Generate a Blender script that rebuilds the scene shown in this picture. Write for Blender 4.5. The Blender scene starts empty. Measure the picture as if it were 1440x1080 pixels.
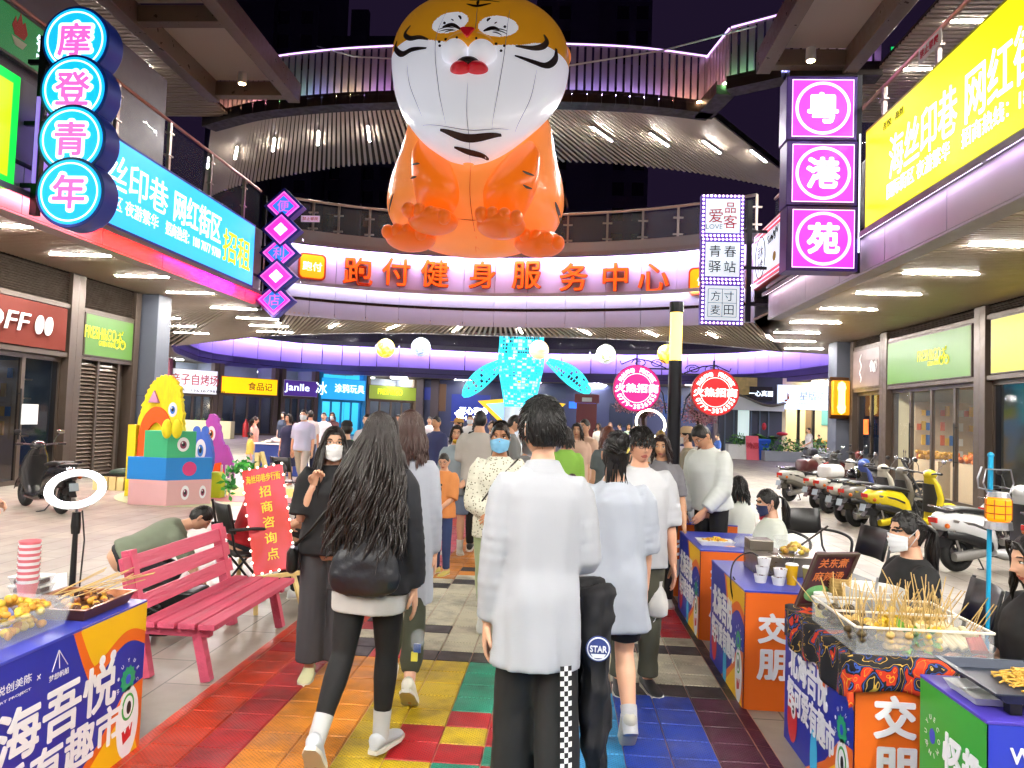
import bpy, bmesh, math, random
from mathutils import Vector as V, Matrix as M, noise
random.seed(7)
S = bpy.context.scene
COL = S.collection
R_ = math.radians
# ---------------------------------------------------------------- camera
CAM_H = 1.65; FPX = 1050.0
YAW, PITCH, ROLL = R_(-3.81), R_(2.65), R_(2.02)
_f = V((math.sin(YAW)*math.cos(PITCH), math.cos(YAW)*math.cos(PITCH), math.sin(PITCH)))
_r = V((math.cos(YAW), -math.sin(YAW), 0)); _u = _r.cross(_f)
CR = _r*math.cos(ROLL)+_u*math.sin(ROLL); CU = -_r*math.sin(ROLL)+_u*math.cos(ROLL); CF = _f
cd = bpy.data.cameras.new('camera'); cam = bpy.data.objects.new('camera', cd); COL.objects.link(cam)
cd.sensor_width = 36; cd.lens = 36*FPX/1440; cd.clip_start = 0.05; cd.clip_end = 600
cam.matrix_world = M(((CR.x, CU.x, -CF.x, 0), (CR.y, CU.y, -CF.y, 0), (CR.z, CU.z, -CF.z, CAM_H), (0, 0, 0, 1)))
S.camera = cam
# ---------------------------------------------------------------- world: night sky with a faint city glow
W = bpy.data.worlds.new('World'); S.world = W; W.use_nodes = True
nt = W.node_tree; bg = nt.nodes['Background']
sky = nt.nodes.new('ShaderNodeTexSky'); sky.sky_type = 'NISHITA'; sky.sun_disc = False
sky.sun_elevation = R_(-6); sky.sun_rotation = R_(200)
mx = nt.nodes.new('ShaderNodeMix'); mx.data_type = 'RGBA'; mx.blend_type = 'ADD'; mx.inputs[0].default_value = 1
glow = nt.nodes.new('ShaderNodeRGB'); glow.outputs[0].default_value = (0.09, 0.05, 0.16, 1)
nt.links.new(sky.outputs[0], mx.inputs[6]); nt.links.new(glow.outputs[0], mx.inputs[7])
nt.links.new(mx.outputs[2], bg.inputs[0]); bg.inputs[1].default_value = 0.1
# ---------------------------------------------------------------- exposure
S.view_settings.view_transform = 'Standard'; S.view_settings.look = 'None'
S.view_settings.gamma = 1; S.view_settings.use_curve_mapping = False
S.view_settings.exposure = 0.4
LAMP = 580.0          # brightness of the white ceiling lamps
try:
 S.cycles.use_denoising = True; S.cycles.max_bounces = 6; S.cycles.diffuse_bounces = 3; S.cycles.glossy_bounces = 3
 S.cycles.transparent_max_bounces = 12; S.cycles.caustics_reflective = False; S.cycles.caustics_refractive = False
 S.cycles.sample_clamp_indirect = 4.0
except Exception: pass
# ---------------------------------------------------------------- pixel -> place helpers (photo pixels of 1440 x 1080)
def ray(px, py): return CF + CR*((px-720)/FPX) - CU*((py-540)/FPX)
def G(px, py, z=0.0):
 d = ray(px, py); t = (z-CAM_H)/d.z; return V((d.x*t, d.y*t, z))
def AY(px, py, Y):
 d = ray(px, py); t = Y/d.y; return V((d.x*t, Y, CAM_H+d.z*t))
def AX(px, py, X):
 d = ray(px, py); t = X/d.x; return V((X, d.y*t, CAM_H+d.z*t))
def lin(c):
 if isinstance(c, str):
  c = c.lstrip('#'); c = [int(c[i:i+2], 16)/255 for i in (0, 2, 4)]
 return tuple(x/12.92 if x <= .04045 else ((x+.055)/1.055)**2.4 for x in c)
# ---------------------------------------------------------------- materials
MATS = {}
def mat(name, col='#808080', rough=.5, metal=0.0, var=0.0, vs=6.0, bump=0.0, bs=40.0, em=None, es=0.0, alpha=1.0, trans=0.0, coat=0.0, stretch=None, spec=None, chip=None):
 if name in MATS: return MATS[name]
 m = bpy.data.materials.new(name); m.use_nodes = True; t = m.node_tree; b = t.nodes['Principled BSDF']
 c = lin(col) if isinstance(col, str) else col
 b.inputs['Base Color'].default_value = (*c, 1); b.inputs['Roughness'].default_value = rough; b.inputs['Metallic'].default_value = metal
 if coat: b.inputs['Coat Weight'].default_value = coat
 if spec is not None: b.inputs['Specular IOR Level'].default_value = spec
 if trans: b.inputs['Transmission Weight'].default_value = trans; b.inputs['IOR'].default_value = 1.3
 if alpha < 1: b.inputs['Alpha'].default_value = alpha
 if em is not None:
  b.inputs['Emission Color'].default_value = (*(lin(em) if isinstance(em, str) else em), 1); b.inputs['Emission Strength'].default_value = es
 if var or bump or chip:
  tc = t.nodes.new('ShaderNodeTexCoord'); mp = t.nodes.new('ShaderNodeMapping'); t.links.new(tc.outputs['Object'], mp.inputs[0])
  if stretch: mp.inputs['Scale'].default_value = stretch
 if var:
  n = t.nodes.new('ShaderNodeTexNoise'); n.inputs['Scale'].default_value = vs; n.inputs['Detail'].default_value = 5; t.links.new(mp.outputs[0], n.inputs[0])
  x = t.nodes.new('ShaderNodeMix'); x.data_type = 'RGBA'; t.links.new(n.outputs[0], x.inputs[0])
  x.inputs[6].default_value = (*[max(0, v*(1-var)) for v in c], 1); x.inputs[7].default_value = (*[min(1, v*(1+var)) for v in c], 1)
  t.links.new(x.outputs[2], b.inputs['Base Color'])
  rr = t.nodes.new('ShaderNodeMapRange'); t.links.new(n.outputs[0], rr.inputs[0])
  rr.inputs[1].default_value = .3; rr.inputs[2].default_value = .7; rr.inputs[3].default_value = max(.02, rough-.12); rr.inputs[4].default_value = min(1, rough+.12)
  t.links.new(rr.outputs[0], b.inputs['Roughness'])
 if chip:
  n = t.nodes.new('ShaderNodeTexNoise'); n.inputs['Scale'].default_value = chip[1]; n.inputs['Detail'].default_value = 8; n.inputs['Roughness'].default_value = .75; t.links.new(tc.outputs['Object'], n.inputs[0])
  r = t.nodes.new('ShaderNodeMapRange'); r.inputs[1].default_value = chip[2]; r.inputs[2].default_value = chip[2]+.02; t.links.new(n.outputs[0], r.inputs[0])
  x2 = t.nodes.new('ShaderNodeMix'); x2.data_type = 'RGBA'; t.links.new(r.outputs[0], x2.inputs[0]); L_ = b.inputs['Base Color'].links
  if L_: t.links.new(L_[0].from_socket, x2.inputs[6])
  else: x2.inputs[6].default_value = (*c, 1)
  x2.inputs[7].default_value = (*lin(chip[0]), 1); t.links.new(x2.outputs[2], b.inputs['Base Color'])
 if bump:
  n2 = t.nodes.new('ShaderNodeTexNoise'); n2.inputs['Scale'].default_value = bs; n2.inputs['Detail'].default_value = 4; t.links.new(mp.outputs[0], n2.inputs[0])
  bp = t.nodes.new('ShaderNodeBump'); bp.inputs['Strength'].default_value = bump; bp.inputs['Distance'].default_value = .02
  t.links.new(n2.outputs[0], bp.inputs['Height']); t.links.new(bp.outputs[0], b.inputs['Normal'])
 MATS[name] = m; return m
def glowm(name, col, s, base=None):
 return mat(name, base or col, rough=.35, em=col, es=s)
# ---------------------------------------------------------------- mesh builder
def fm(o, x, y):
 """frame: origin o, unit directions x and y, z = x cross y"""
 x = V(x).normalized(); y = V(y).normalized(); z = x.cross(y)
 return M(((x.x, y.x, z.x, o[0]), (x.y, y.y, z.y, o[1]), (x.z, y.z, z.z, o[2]), (0, 0, 0, 1)))
def circle_pts(r, n=32, r2=None): return [(r*math.cos(2*math.pi*i/n), (r2 or r)*math.sin(2*math.pi*i/n)) for i in range(n)]
_TX = {}
def text_geo(s, bold, res=3):
 k = (s, bold, res)
 if k not in _TX:
  c = bpy.data.curves.new('t', 'FONT'); c.body = s; c.offset = bold; c.extrude = .5; c.resolution_u = res; c.align_x = 'LEFT'
  o = bpy.data.objects.new('t', c); COL.objects.link(o)
  m = bpy.data.meshes.new_from_object(o.evaluated_get(bpy.context.evaluated_depsgraph_get()))
  vs = [v.co.copy() for v in m.vertices]; fs = [tuple(p.vertices) for p in m.polygons]
  bpy.data.objects.remove(o); bpy.data.curves.remove(c); bpy.data.meshes.remove(m)
  if vs:
   x0 = min(v.x for v in vs); x1 = max(v.x for v in vs); y0 = min(v.y for v in vs); y1 = max(v.y for v in vs)
  else: x0 = y0 = 0; x1 = y1 = 1
  _TX[k] = (vs, fs, x0, x1, y0, y1)
 return _TX[k]
class MB:
 def __init__(s): s.v = []; s.f = []; s.mi = []; s.m = 0; s.T = None
 def add(s, vs, fs, mi=None):
  o = len(s.v); T = s.T
  s.v.extend([T @ V(p) for p in vs] if T else [V(p) for p in vs])
  s.f.extend([tuple(i+o for i in f) for f in fs]); s.mi.extend([s.m if mi is None else mi]*len(fs) if not isinstance(mi, list) else mi)
  return s
 def box(s, x0, y0, z0, x1, y1, z1, mt=None):
  p = [V((x, y, z)) for z in (z0, z1) for y in (y0, y1) for x in (x0, x1)]
  if mt: p = [mt @ q for q in p]
  return s.add(p, [(0, 2, 3, 1), (4, 5, 7, 6), (0, 1, 5, 4), (2, 6, 7, 3), (0, 4, 6, 2), (1, 3, 7, 5)])
 def bar(s, a, b, w, h, up=(0, 0, 1)):
  a = V(a); b = V(b); d = (b-a); L = d.length; d.normalize(); x = d.cross(V(up))
  if x.length < 1e-4: x = d.cross(V((0, 1, 0)))
  x.normalize(); z = x.cross(d)
  mt = M(((d.x, x.x, z.x, a.x), (d.y, x.y, z.y, a.y), (d.z, x.z, z.z, a.z), (0, 0, 0, 1)))
  return s.box(0, -w/2, -h/2, L, w/2, h/2, mt)
 def loft(s, rings, cap=True, closed=True):
  n = len(rings[0]); vs = [p for r in rings for p in r]; fs = []
  for i in range(len(rings)-1):
   for j in range(n if closed else n-1):
    k = (j+1) % n; fs.append((i*n+j, i*n+k, (i+1)*n+k, (i+1)*n+j))
  if cap: fs.append(tuple(range(n-1, -1, -1))); fs.append(tuple((len(rings)-1)*n+j for j in range(n)))
  return s.add(vs, fs)
 def tube(s, pts, r, n=8, cap=True, flat=1.0):
  pts = [V(p) for p in pts]; m = len(pts)
  if not isinstance(r, (list, tuple)): r = [r]*m
  rings = []; px = None
  for i, p in enumerate(pts):
   d = (pts[min(i+1, m-1)]-pts[max(i-1, 0)]).normalized()
   if px is None:
    px = d.cross(V((0, 0, 1)));
    if px.length < .05: px = d.cross(V((0, 1, 0)))
   px = (px-d*px.dot(d)); px.normalize(); py = d.cross(px)
   rings.append([p+px*(r[i]*math.cos(2*math.pi*j/n))+py*(r[i]*flat*math.sin(2*math.pi*j/n)) for j in range(n)])
  return s.loft(rings, cap)
 def prism(s, poly, d, mt=None, z0=0.0):
  n = len(poly); p = [V((x, y, z0)) for x, y in poly]+[V((x, y, z0+d)) for x, y in poly]
  if mt: p = [mt @ q for q in p]
  return s.add(p, [tuple(range(n-1, -1, -1)), tuple(range(n, 2*n))]+[(i, (i+1) % n, n+(i+1) % n, n+i) for i in range(n)])
 def lathe(s, prof, n=24, mt=None):
  vs = []; fs = []; k = len(prof)
  for j in range(n):
   a = 2*math.pi*j/n
   for r, z in prof: vs.append(V((r*math.cos(a), r*math.sin(a), z)))
  for j in range(n):
   q = (j+1) % n
   for i in range(k-1): fs.append((j*k+i, q*k+i, q*k+i+1, j*k+i+1))
  if mt: vs = [mt @ p for p in vs]
  return s.add(vs, fs)
 def ball(s, c, r, nu=16, nv=10, mt=None):
  if not isinstance(r, (tuple, list)): r = (r, r, r)
  vs = []; fs = []
  for i in range(nv+1):
   e = math.pi*(i/nv-.5)
   for j in range(nu):
    a = 2*math.pi*j/nu; p = V((r[0]*math.cos(e)*math.cos(a), r[1]*math.cos(e)*math.sin(a), r[2]*math.sin(e)))
    vs.append((mt @ p if mt else p)+V(c))
  for i in range(nv):
   for j in range(nu): k = (j+1) % nu; fs.append((i*nu+j, i*nu+k, (i+1)*nu+k, (i+1)*nu+j))
  return s.add(vs, fs)
 def torus(s, R, r, mt=None, n=40, k=8, flat=1.0, arc=1.0):
  pts = []; m = n if arc == 1 else n+1
  rings = []
  for i in range(m):
   a = 2*math.pi*arc*i/n; c = V((math.cos(a), math.sin(a), 0))
   rings.append([c*(R+r*math.cos(2*math.pi*j/k))+V((0, 0, r*flat*math.sin(2*math.pi*j/k))) for j in range(k)])
  if mt: rings = [[mt @ p for p in q] for q in rings]
  if arc == 1: rings.append(rings[0])
  return s.loft(rings, cap=arc < 1)
 def text(s, t, mt, w=None, h=None, bold=0.0, depth=.004, z=0.0, cx=0.0, cy=0.0, res=3, shear=0.0):
  if bold > 0:
   vs, fs, x0, x1, y0, y1 = text_geo(t, 0, res); em = (h/(y1-y0) if h else w/(x1-x0)); r = bold*em; n = 8 if bold < .05 else 12
   for i in range(n): s.text(t, mt, w, h, 0, depth, z+i*.00025, cx+r*math.cos(2*math.pi*i/n), cy+r*math.sin(2*math.pi*i/n), res, shear)
   return s
  vs, fs, x0, x1, y0, y1 = text_geo(t, 0, res)
  sx = w/(x1-x0) if w else None; sy = h/(y1-y0) if h else None
  if sx is None: sx = sy
  if sy is None: sy = sx
  out = []
  for p in vs:
   y = (p.y-(y0+y1)/2)*sy
   out.append(mt @ V(((p.x-(x0+x1)/2)*sx+cx+shear*y, y+cy, (p.z+.5)*depth+z)))
  return s.add(out, fs)
 def build(s, name, mats, parent=None, smooth=None, bev=0.0, link=True, recalc=False):
  me = bpy.data.meshes.new(name); me.from_pydata([tuple(p) for p in s.v], [], s.f)
  if not isinstance(mats, (list, tuple)): mats = [mats]
  for m in mats: me.materials.append(m)
  if len(mats) > 1: me.polygons.foreach_set('material_index', s.mi)
  if recalc:
   b = bmesh.new(); b.from_mesh(me); bmesh.ops.recalc_face_normals(b, faces=b.faces); b.to_mesh(me); b.free()
  if smooth is not None:
   me.polygons.foreach_set('use_smooth', [True]*len(me.polygons))
   if smooth < 179: me.set_sharp_from_angle(angle=R_(smooth))
  me.update(); o = bpy.data.objects.new(name, me)
  if link: COL.objects.link(o)
  if parent: o.parent = parent
  if bev:
   b = o.modifiers.new('bevel', 'BEVEL'); b.width = bev; b.segments = 2; b.limit_method = 'ANGLE'; b.angle_limit = R_(40)
  return o
def tag(o, label, cat, group=None):
 o['label'] = label; o['category'] = cat
 if group: o['group'] = group
 return o
def struct(o, kind='structure'): o['kind'] = kind; return o
def thing(name, label, cat, loc=(0, 0, 0), rz=0.0, group=None):
 o = bpy.data.objects.new(name, None); COL.objects.link(o); o.location = loc; o.rotation_euler = (0, 0, rz); o.empty_display_size = .2
 return tag(o, label, cat, group)
def kids(o): return [c for c in ALLCH.get(o.name, [])] if False else list(o.children)
def dup(o, loc=None, rz=None, label=None, group=None, parent=None):
 c = o.copy(); COL.objects.link(c)
 if parent: c.parent = parent
 if loc is not None: c.location = loc
 if rz is not None: c.rotation_euler = (0, 0, rz)
 if label: c['label'] = label
 if group: c['group'] = group
 for ch in list(o.children): dup(ch, parent=c)
 return c
# ---------------------------------------------------------------- shared materials
m_dark = mat('dark bronze metal', '#3a322e', .45, .6, var=.15)
m_frame = mat('brown grey aluminium', '#5b5048', .42, .55, var=.12)
m_grey = mat('grey cladding', '#77777c', .45, .35, var=.08)
m_lgrey = mat('pale grey panel', '#b9b6bd', .4, .2, var=.05)
m_slat = mat('beige aluminium slat', '#c2b2a0', .45, .3, var=.08)
m_void = mat('dark ceiling void', '#3a3028', .9)
m_black = mat('black plastic', '#0c0c0d', .45)
m_steel = mat('brushed steel', '#b8b8bc', .3, .9)
m_white = mat('white paint', '#e6e6e6', .45, var=.04)
m_lamp = glowm('lamp white', (1, .96, .9), LAMP, base='#ffffff')
m_navy = mat('navy post paint', '#14141c', .35, .4)
# ================================================================ SETTING
def paving(name, c1, c2, mort, sx, sy, rot=0.0, bump=.25):
 m = bpy.data.materials.new(name); m.use_nodes = True; t = m.node_tree; b = t.nodes['Principled BSDF']
 tc = t.nodes.new('ShaderNodeTexCoord'); mp = t.nodes.new('ShaderNodeMapping'); mp.inputs['Rotation'].default_value = (0, 0, rot)
 t.links.new(tc.outputs['Object'], mp.inputs[0])
 br = t.nodes.new('ShaderNodeTexBrick'); br.inputs['Scale'].default_value = 1; br.inputs['Brick Width'].default_value = sx; br.inputs['Row Height'].default_value = sy
 br.inputs['Mortar Size'].default_value = .006; br.inputs['Mortar Smooth'].default_value = .2; br.offset = .37; br.inputs['Bias'].default_value = -.2
 br.inputs['Color1'].default_value = (*lin(c1), 1); br.inputs['Color2'].default_value = (*lin(c2), 1); br.inputs['Mortar'].default_value = (*lin(mort), 1)
 t.links.new(mp.outputs[0], br.inputs[0])
 n = t.nodes.new('ShaderNodeTexNoise'); n.inputs['Scale'].default_value = 1.3; n.inputs['Detail'].default_value = 8; n.inputs['Roughness'].default_value = .65; t.links.new(tc.outputs['Object'], n.inputs[0])
 cr = t.nodes.new('ShaderNodeMapRange'); cr.inputs[1].default_value = .3; cr.inputs[2].default_value = .75; cr.inputs[3].default_value = .62; cr.inputs[4].default_value = 1.08; t.links.new(n.outputs[0], cr.inputs[0])
 x = t.nodes.new('ShaderNodeMix'); x.data_type = 'RGBA'; x.blend_type = 'MULTIPLY'; x.inputs[0].default_value = 1
 t.links.new(br.outputs[0], x.inputs[6]); t.links.new(cr.outputs[0], x.inputs[7]); t.links.new(x.outputs[2], b.inputs['Base Color'])
 n2 = t.nodes.new('ShaderNodeTexNoise'); n2.inputs['Scale'].default_value = 3; n2.inputs['Detail'].default_value = 6; t.links.new(tc.outputs['Object'], n2.inputs[0])
 r2 = t.nodes.new('ShaderNodeMapRange'); r2.inputs[3].default_value = .3; r2.inputs[4].default_value = .62; t.links.new(n2.outputs[0], r2.inputs[0]); t.links.new(r2.outputs[0], b.inputs['Roughness'])
 bp = t.nodes.new('ShaderNodeBump'); bp.inputs['Strength'].default_value = bump; bp.inputs['Distance'].default_value = .006; bp.invert = True
 t.links.new(br.outputs[1], bp.inputs['Height']); t.links.new(bp.outputs[0], b.inputs['Normal'])
 return m
g = MB(); g.add([(-150, -60, 0), (150, -60, 0), (150, 200, 0), (-150, 200, 0)], [(0, 1, 2, 3)])
struct(g.build('ground', paving('stone paving', '#a0978a', '#8d857b', '#5c5750', 1.1, .33, R_(90))))
# ---- colourful interlocking tile walkway
TILE = {k: mat('tile '+k, c, .5, var=.13, vs=5, bump=.0) for k, c in dict(red='#b4141e', orr='#c8360f', ora='#d88418', yel='#cfae12', gre='#1f8f72', sky='#2f93cf', blu='#1c43b4', pur='#4a1634', whi='#cfc8b0', blk='#2b2728', pnk='#cc4a5c').items()}
for m in list(TILE.values()):     # little drainage holes and a rim on each tile, in the surface's own relief
 t = m.node_tree; b = t.nodes['Principled BSDF']
 tc = t.nodes.new('ShaderNodeTexCoord'); mp = t.nodes.new('ShaderNodeMapping'); mp.inputs['Scale'].default_value = (1, 1, 0); mp.inputs['Rotation'].default_value = (0, 0, R_(45)); t.links.new(tc.outputs['Object'], mp.inputs[0])
 ck = t.nodes.new('ShaderNodeTexVoronoi'); ck.inputs['Scale'].default_value = 62; ck.inputs['Randomness'].default_value = 0; t.links.new(mp.outputs[0], ck.inputs[0])
 mr = t.nodes.new('ShaderNodeMapRange'); mr.inputs[1].default_value = .22; mr.inputs[2].default_value = .34; t.links.new(ck.outputs[0], mr.inputs[0])
 src = b.inputs['Base Color'].links[0].from_socket
 x = t.nodes.new('ShaderNodeMix'); x.data_type = 'RGBA'; x.blend_type = 'MULTIPLY'; x.inputs[0].default_value = 1
 ad = t.nodes.new('ShaderNodeMapRange'); ad.inputs[3].default_value = .62; ad.inputs[4].default_value = 1.0; t.links.new(mr.outputs[0], ad.inputs[0])
 dn = t.nodes.new('ShaderNodeTexNoise'); dn.inputs['Scale'].default_value = 2.2; dn.inputs['Detail'].default_value = 9; dn.inputs['Roughness'].default_value = .7; t.links.new(tc.outputs['Object'], dn.inputs[0])
 dm = t.nodes.new('ShaderNodeMapRange'); dm.inputs[1].default_value = .36; dm.inputs[2].default_value = .56; dm.inputs[3].default_value = .45; dm.inputs[4].default_value = 1; t.links.new(dn.outputs[0], dm.inputs[0])
 mm = t.nodes.new('ShaderNodeMath'); mm.operation = 'MULTIPLY'; t.links.new(ad.outputs[0], mm.inputs[0]); t.links.new(dm.outputs[0], mm.inputs[1])
 t.links.new(src, x.inputs[6]); t.links.new(mm.outputs[0], x.inputs[7]); t.links.new(x.outputs[2], b.inputs['Base Color'])
 bp = t.nodes.new('ShaderNodeBump'); bp.inputs['Strength'].default_value = .5; bp.inputs['Distance'].default_value = .004
 t.links.new(mr.outputs[0], bp.inputs['Height']); t.links.new(bp.outputs[0], b.inputs['Normal'])
WX0, WT, WR = -1.945, .2312, .21
keys = list(TILE); tm = MB()
rainbow = ['orr', 'red', 'ora', 'ora', 'yel', 'yel', 'gre', 'gre', 'sky', 'sky', 'blu', 'blu', 'pur']
def tile_col(c, r):
 if r < 0:
  k = rainbow[c]
  if c in (6, 7) and r == -5: k = 'red'
  if r == -6: k = {5: 'red', 6: 'yel', 7: 'red'}.get(c, k)
  if r == -7: k = {6: 'red', 5: 'red'}.get(c, k)
  if r == -8: k = {6: 'gre', 7: 'red'}.get(c, k)
  if r == -1 and c >= 8: k = 'whi'
  if r == -2 and c >= 8: k = 'blk'
  return k
 if c < 2: return 'orr' if (r*3+c) % 5 else 'red'
 if r < 10:
  if r == 0: return 'blk' if c in (2, 4, 5, 6, 7) else ('red' if c == 3 else 'whi')
  if c >= 9:
   if c >= 11: return 'whi' if r < 2 else ('blk' if r == 2 else ('whi' if r == 3 else ('blk' if r == 4 and c == 11 else 'red')))
   return {2: 'blk', 3: 'blk', 4: 'whi', 5: 'red', 6: 'red', 7: 'whi', 8: 'red', 9: 'red'}.get(r, 'whi') if c == 10 else ('blk' if r in (5, 9) else 'whi')
  if (c, r) in ((2, 1), (4, 3), (3, 2), (7, 2), (8, 3), (2, 4), (6, 6)): return 'blk'
  if (c, r) in ((3, 1), (2, 3)): return 'red'
  return 'whi'
 if r < 15:
  tb = {10: ['ora', 'ora', 'blk', 'blk', 'whi', 'whi', 'blk', 'whi', 'blk', 'red', 'red', 'red', 'whi'],
    11: ['red', 'ora', 'blk', 'whi', 'blk', 'whi', 'red', 'red', 'blk', 'red', 'whi', 'red', 'red'],
    12: ['red', 'red', 'ora', 'ora', 'whi', 'whi', 'blk', 'blk', 'blk', 'whi', 'red', 'blk', 'red'],
    13: ['red', 'orr', 'ora', 'ora', 'ora', 'blk', 'ora', 'ora', 'yel', 'blk', 'gre', 'blk', 'blu'],
    14: ['red', 'red', 'blk', 'ora', 'blk', 'blk', 'yel', 'yel', 'gre', 'gre', 'blk', 'sky', 'blu']}
  return tb[r][c]
 return ['red', 'pnk', 'pnk', 'ora', 'ora', 'ora', 'yel', 'gre', 'gre', 'sky', 'sky', 'blu', 'pur'][c]
for r in range(-22, 150):
 y0 = 5.06+r*WR
 for c in range(13):
  x0 = WX0+c*WT; e = .0016; k = keys.index(tile_col(c, r)); z = .012; q = .006
  i0 = (x0+e, y0+e); i1 = (x0+WT-e, y0+WR-e)
  vs = [(i0[0], i0[1], .004), (i1[0], i0[1], .004), (i1[0], i1[1], .004), (i0[0], i1[1], .004),
    (i0[0]+q, i0[1]+q, z), (i1[0]-q, i0[1]+q, z), (i1[0]-q, i1[1]-q, z), (i0[0]+q, i1[1]-q, z)]
  tm.add(vs, [(4, 5, 6, 7), (0, 1, 5, 4), (1, 2, 6, 5), (2, 3, 7, 6), (3, 0, 4, 7)], k)
 for x, dx, kk in ((WX0, -.075, 'orr' if r < 14 else 'red'), (WX0+13*WT, .075, 'pur' if r < -2 else 'blk')):
  a, b2 = sorted((x, x+dx)); za, zb = (.004, .012) if dx < 0 else (.012, .004)
  tm.add([(a, y0+.001, za), (b2, y0+.001, zb), (b2, y0+WR-.001, zb), (a, y0+WR-.001, za)], [(0, 1, 2, 3)], keys.index(kk))
g = MB(); g.add([(WX0-.08, .2, .003), (WX0+13*WT+.08, .2, .003), (WX0+13*WT+.08, 36.7, .003), (WX0-.08, 36.7, .003)], [(0, 1, 2, 3)])
rim = g.build('walkway_underlay', mat('tile rim', '#b98a76', .6)); struct(rim)
struct(tm.build('walkway', list(TILE.values())))
# ---------------------------------------------------------------- ceiling lamps (one kind, copied)
def make_lamp(L, label, group):
 t = thing('ceiling_light', label, 'ceiling light', group=group)
 a = MB(); a.box(-L/2-.02, -.032, 0.0, L/2+.02, .032, .06); a.build('housing', m_steel, t)
 b = MB(); b.box(-L/2, -.026, -.007, L/2, .026, .0005); b.build('diffuser', m_lamp, t)
 return t
lamp_proto = make_lamp(1.25, 'long white strip lamp set in the slatted ceiling over the walk', 'strip lamps in the slatted ceilings')
_first = [True]
def lamp(x, y, z, rz=0.0):
 if _first[0]:
  _first[0] = False; lamp_proto.location = (x, y, z); lamp_proto.rotation_euler = (0, 0, rz); return lamp_proto
 return dup(lamp_proto, (x, y, z), rz)
def strip_between(fr, bk, n):
 """n pairs of points between two polylines"""
 def rs(pl, k):
  L = [0]
  for a, b in zip(pl, pl[1:]): L.append(L[-1]+(V(b)-V(a)).length)
  out = []
  for i in range(k):
   t = L[-1]*i/(k-1); j = 0
   while j < len(L)-2 and L[j+1] < t: j += 1
   u = (t-L[j])/max(1e-6, L[j+1]-L[j]); out.append(V(pl[j]).lerp(V(pl[j+1]), u))
  return out
 return rs(fr, n), rs(bk, n)
def smooth_pl(pl, n):
 pl = [V(p) for p in pl]; out = []
 P = [2*pl[0]-pl[1]]+pl+[2*pl[-1]-pl[-2]]
 for i in range(1, len(P)-2):
  for k in range(n):
   t = k/n; a, b, c, d = P[i-1], P[i], P[i+1], P[i+2]
   out.append(.5*((2*b)+(c-a)*t+(2*a-5*b+4*c-d)*t*t+(3*b-a-3*c+d)*t**3))
 out.append(pl[-1]); return out
def wall_strip(mb, pl, z0, z1, off0=0.0, off1=0.0, thick=.06, gap=0.0, step=None):
 """panelled vertical band along a plan polyline; off shifts it outward (towards smaller y side normal)"""
 for a, b in zip(pl, pl[1:]):
  a = V(a); b = V(b); d = (b-a).normalized(); n = V((d.y, -d.x))
  a2 = a+d*gap; b2 = b-d*gap
  q = []
  for (o, z) in ((off0, z0), (off1, z1)):
   for p in (a2, b2):
    for th in (0, -thick): q.append((p.x+n.x*(o+th), p.y+n.y*(o+th), z))
  mb.add(q, [(0, 2, 6, 4), (1, 5, 7, 3), (0, 4, 5, 1), (2, 3, 7, 6), (4, 6, 7, 5), (0, 1, 3, 2)])
Z1 = 4.45     # soffit over the ground floor
Z3 = 10.5     # soffit over the upper galleries
m_pinkpanel = mat('lit fascia panel', '#d9cfe0', .4, var=.03)
m_glass = mat('clear glass', '#b8c4cc', .04, alpha=.07, spec=.5)
m_shopglass = mat('dark shop glass', '#0d141c', .06, alpha=.72, spec=.7)
m_rail = mat('pale rail steel', '#b9aaa4', .3, .8)
def led(name, col, s): return glowm('led '+name, col, s)
led_v = led('violet', '#b096f6', 95); led_p = led('pink', '#e0c8ff', 62)
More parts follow.
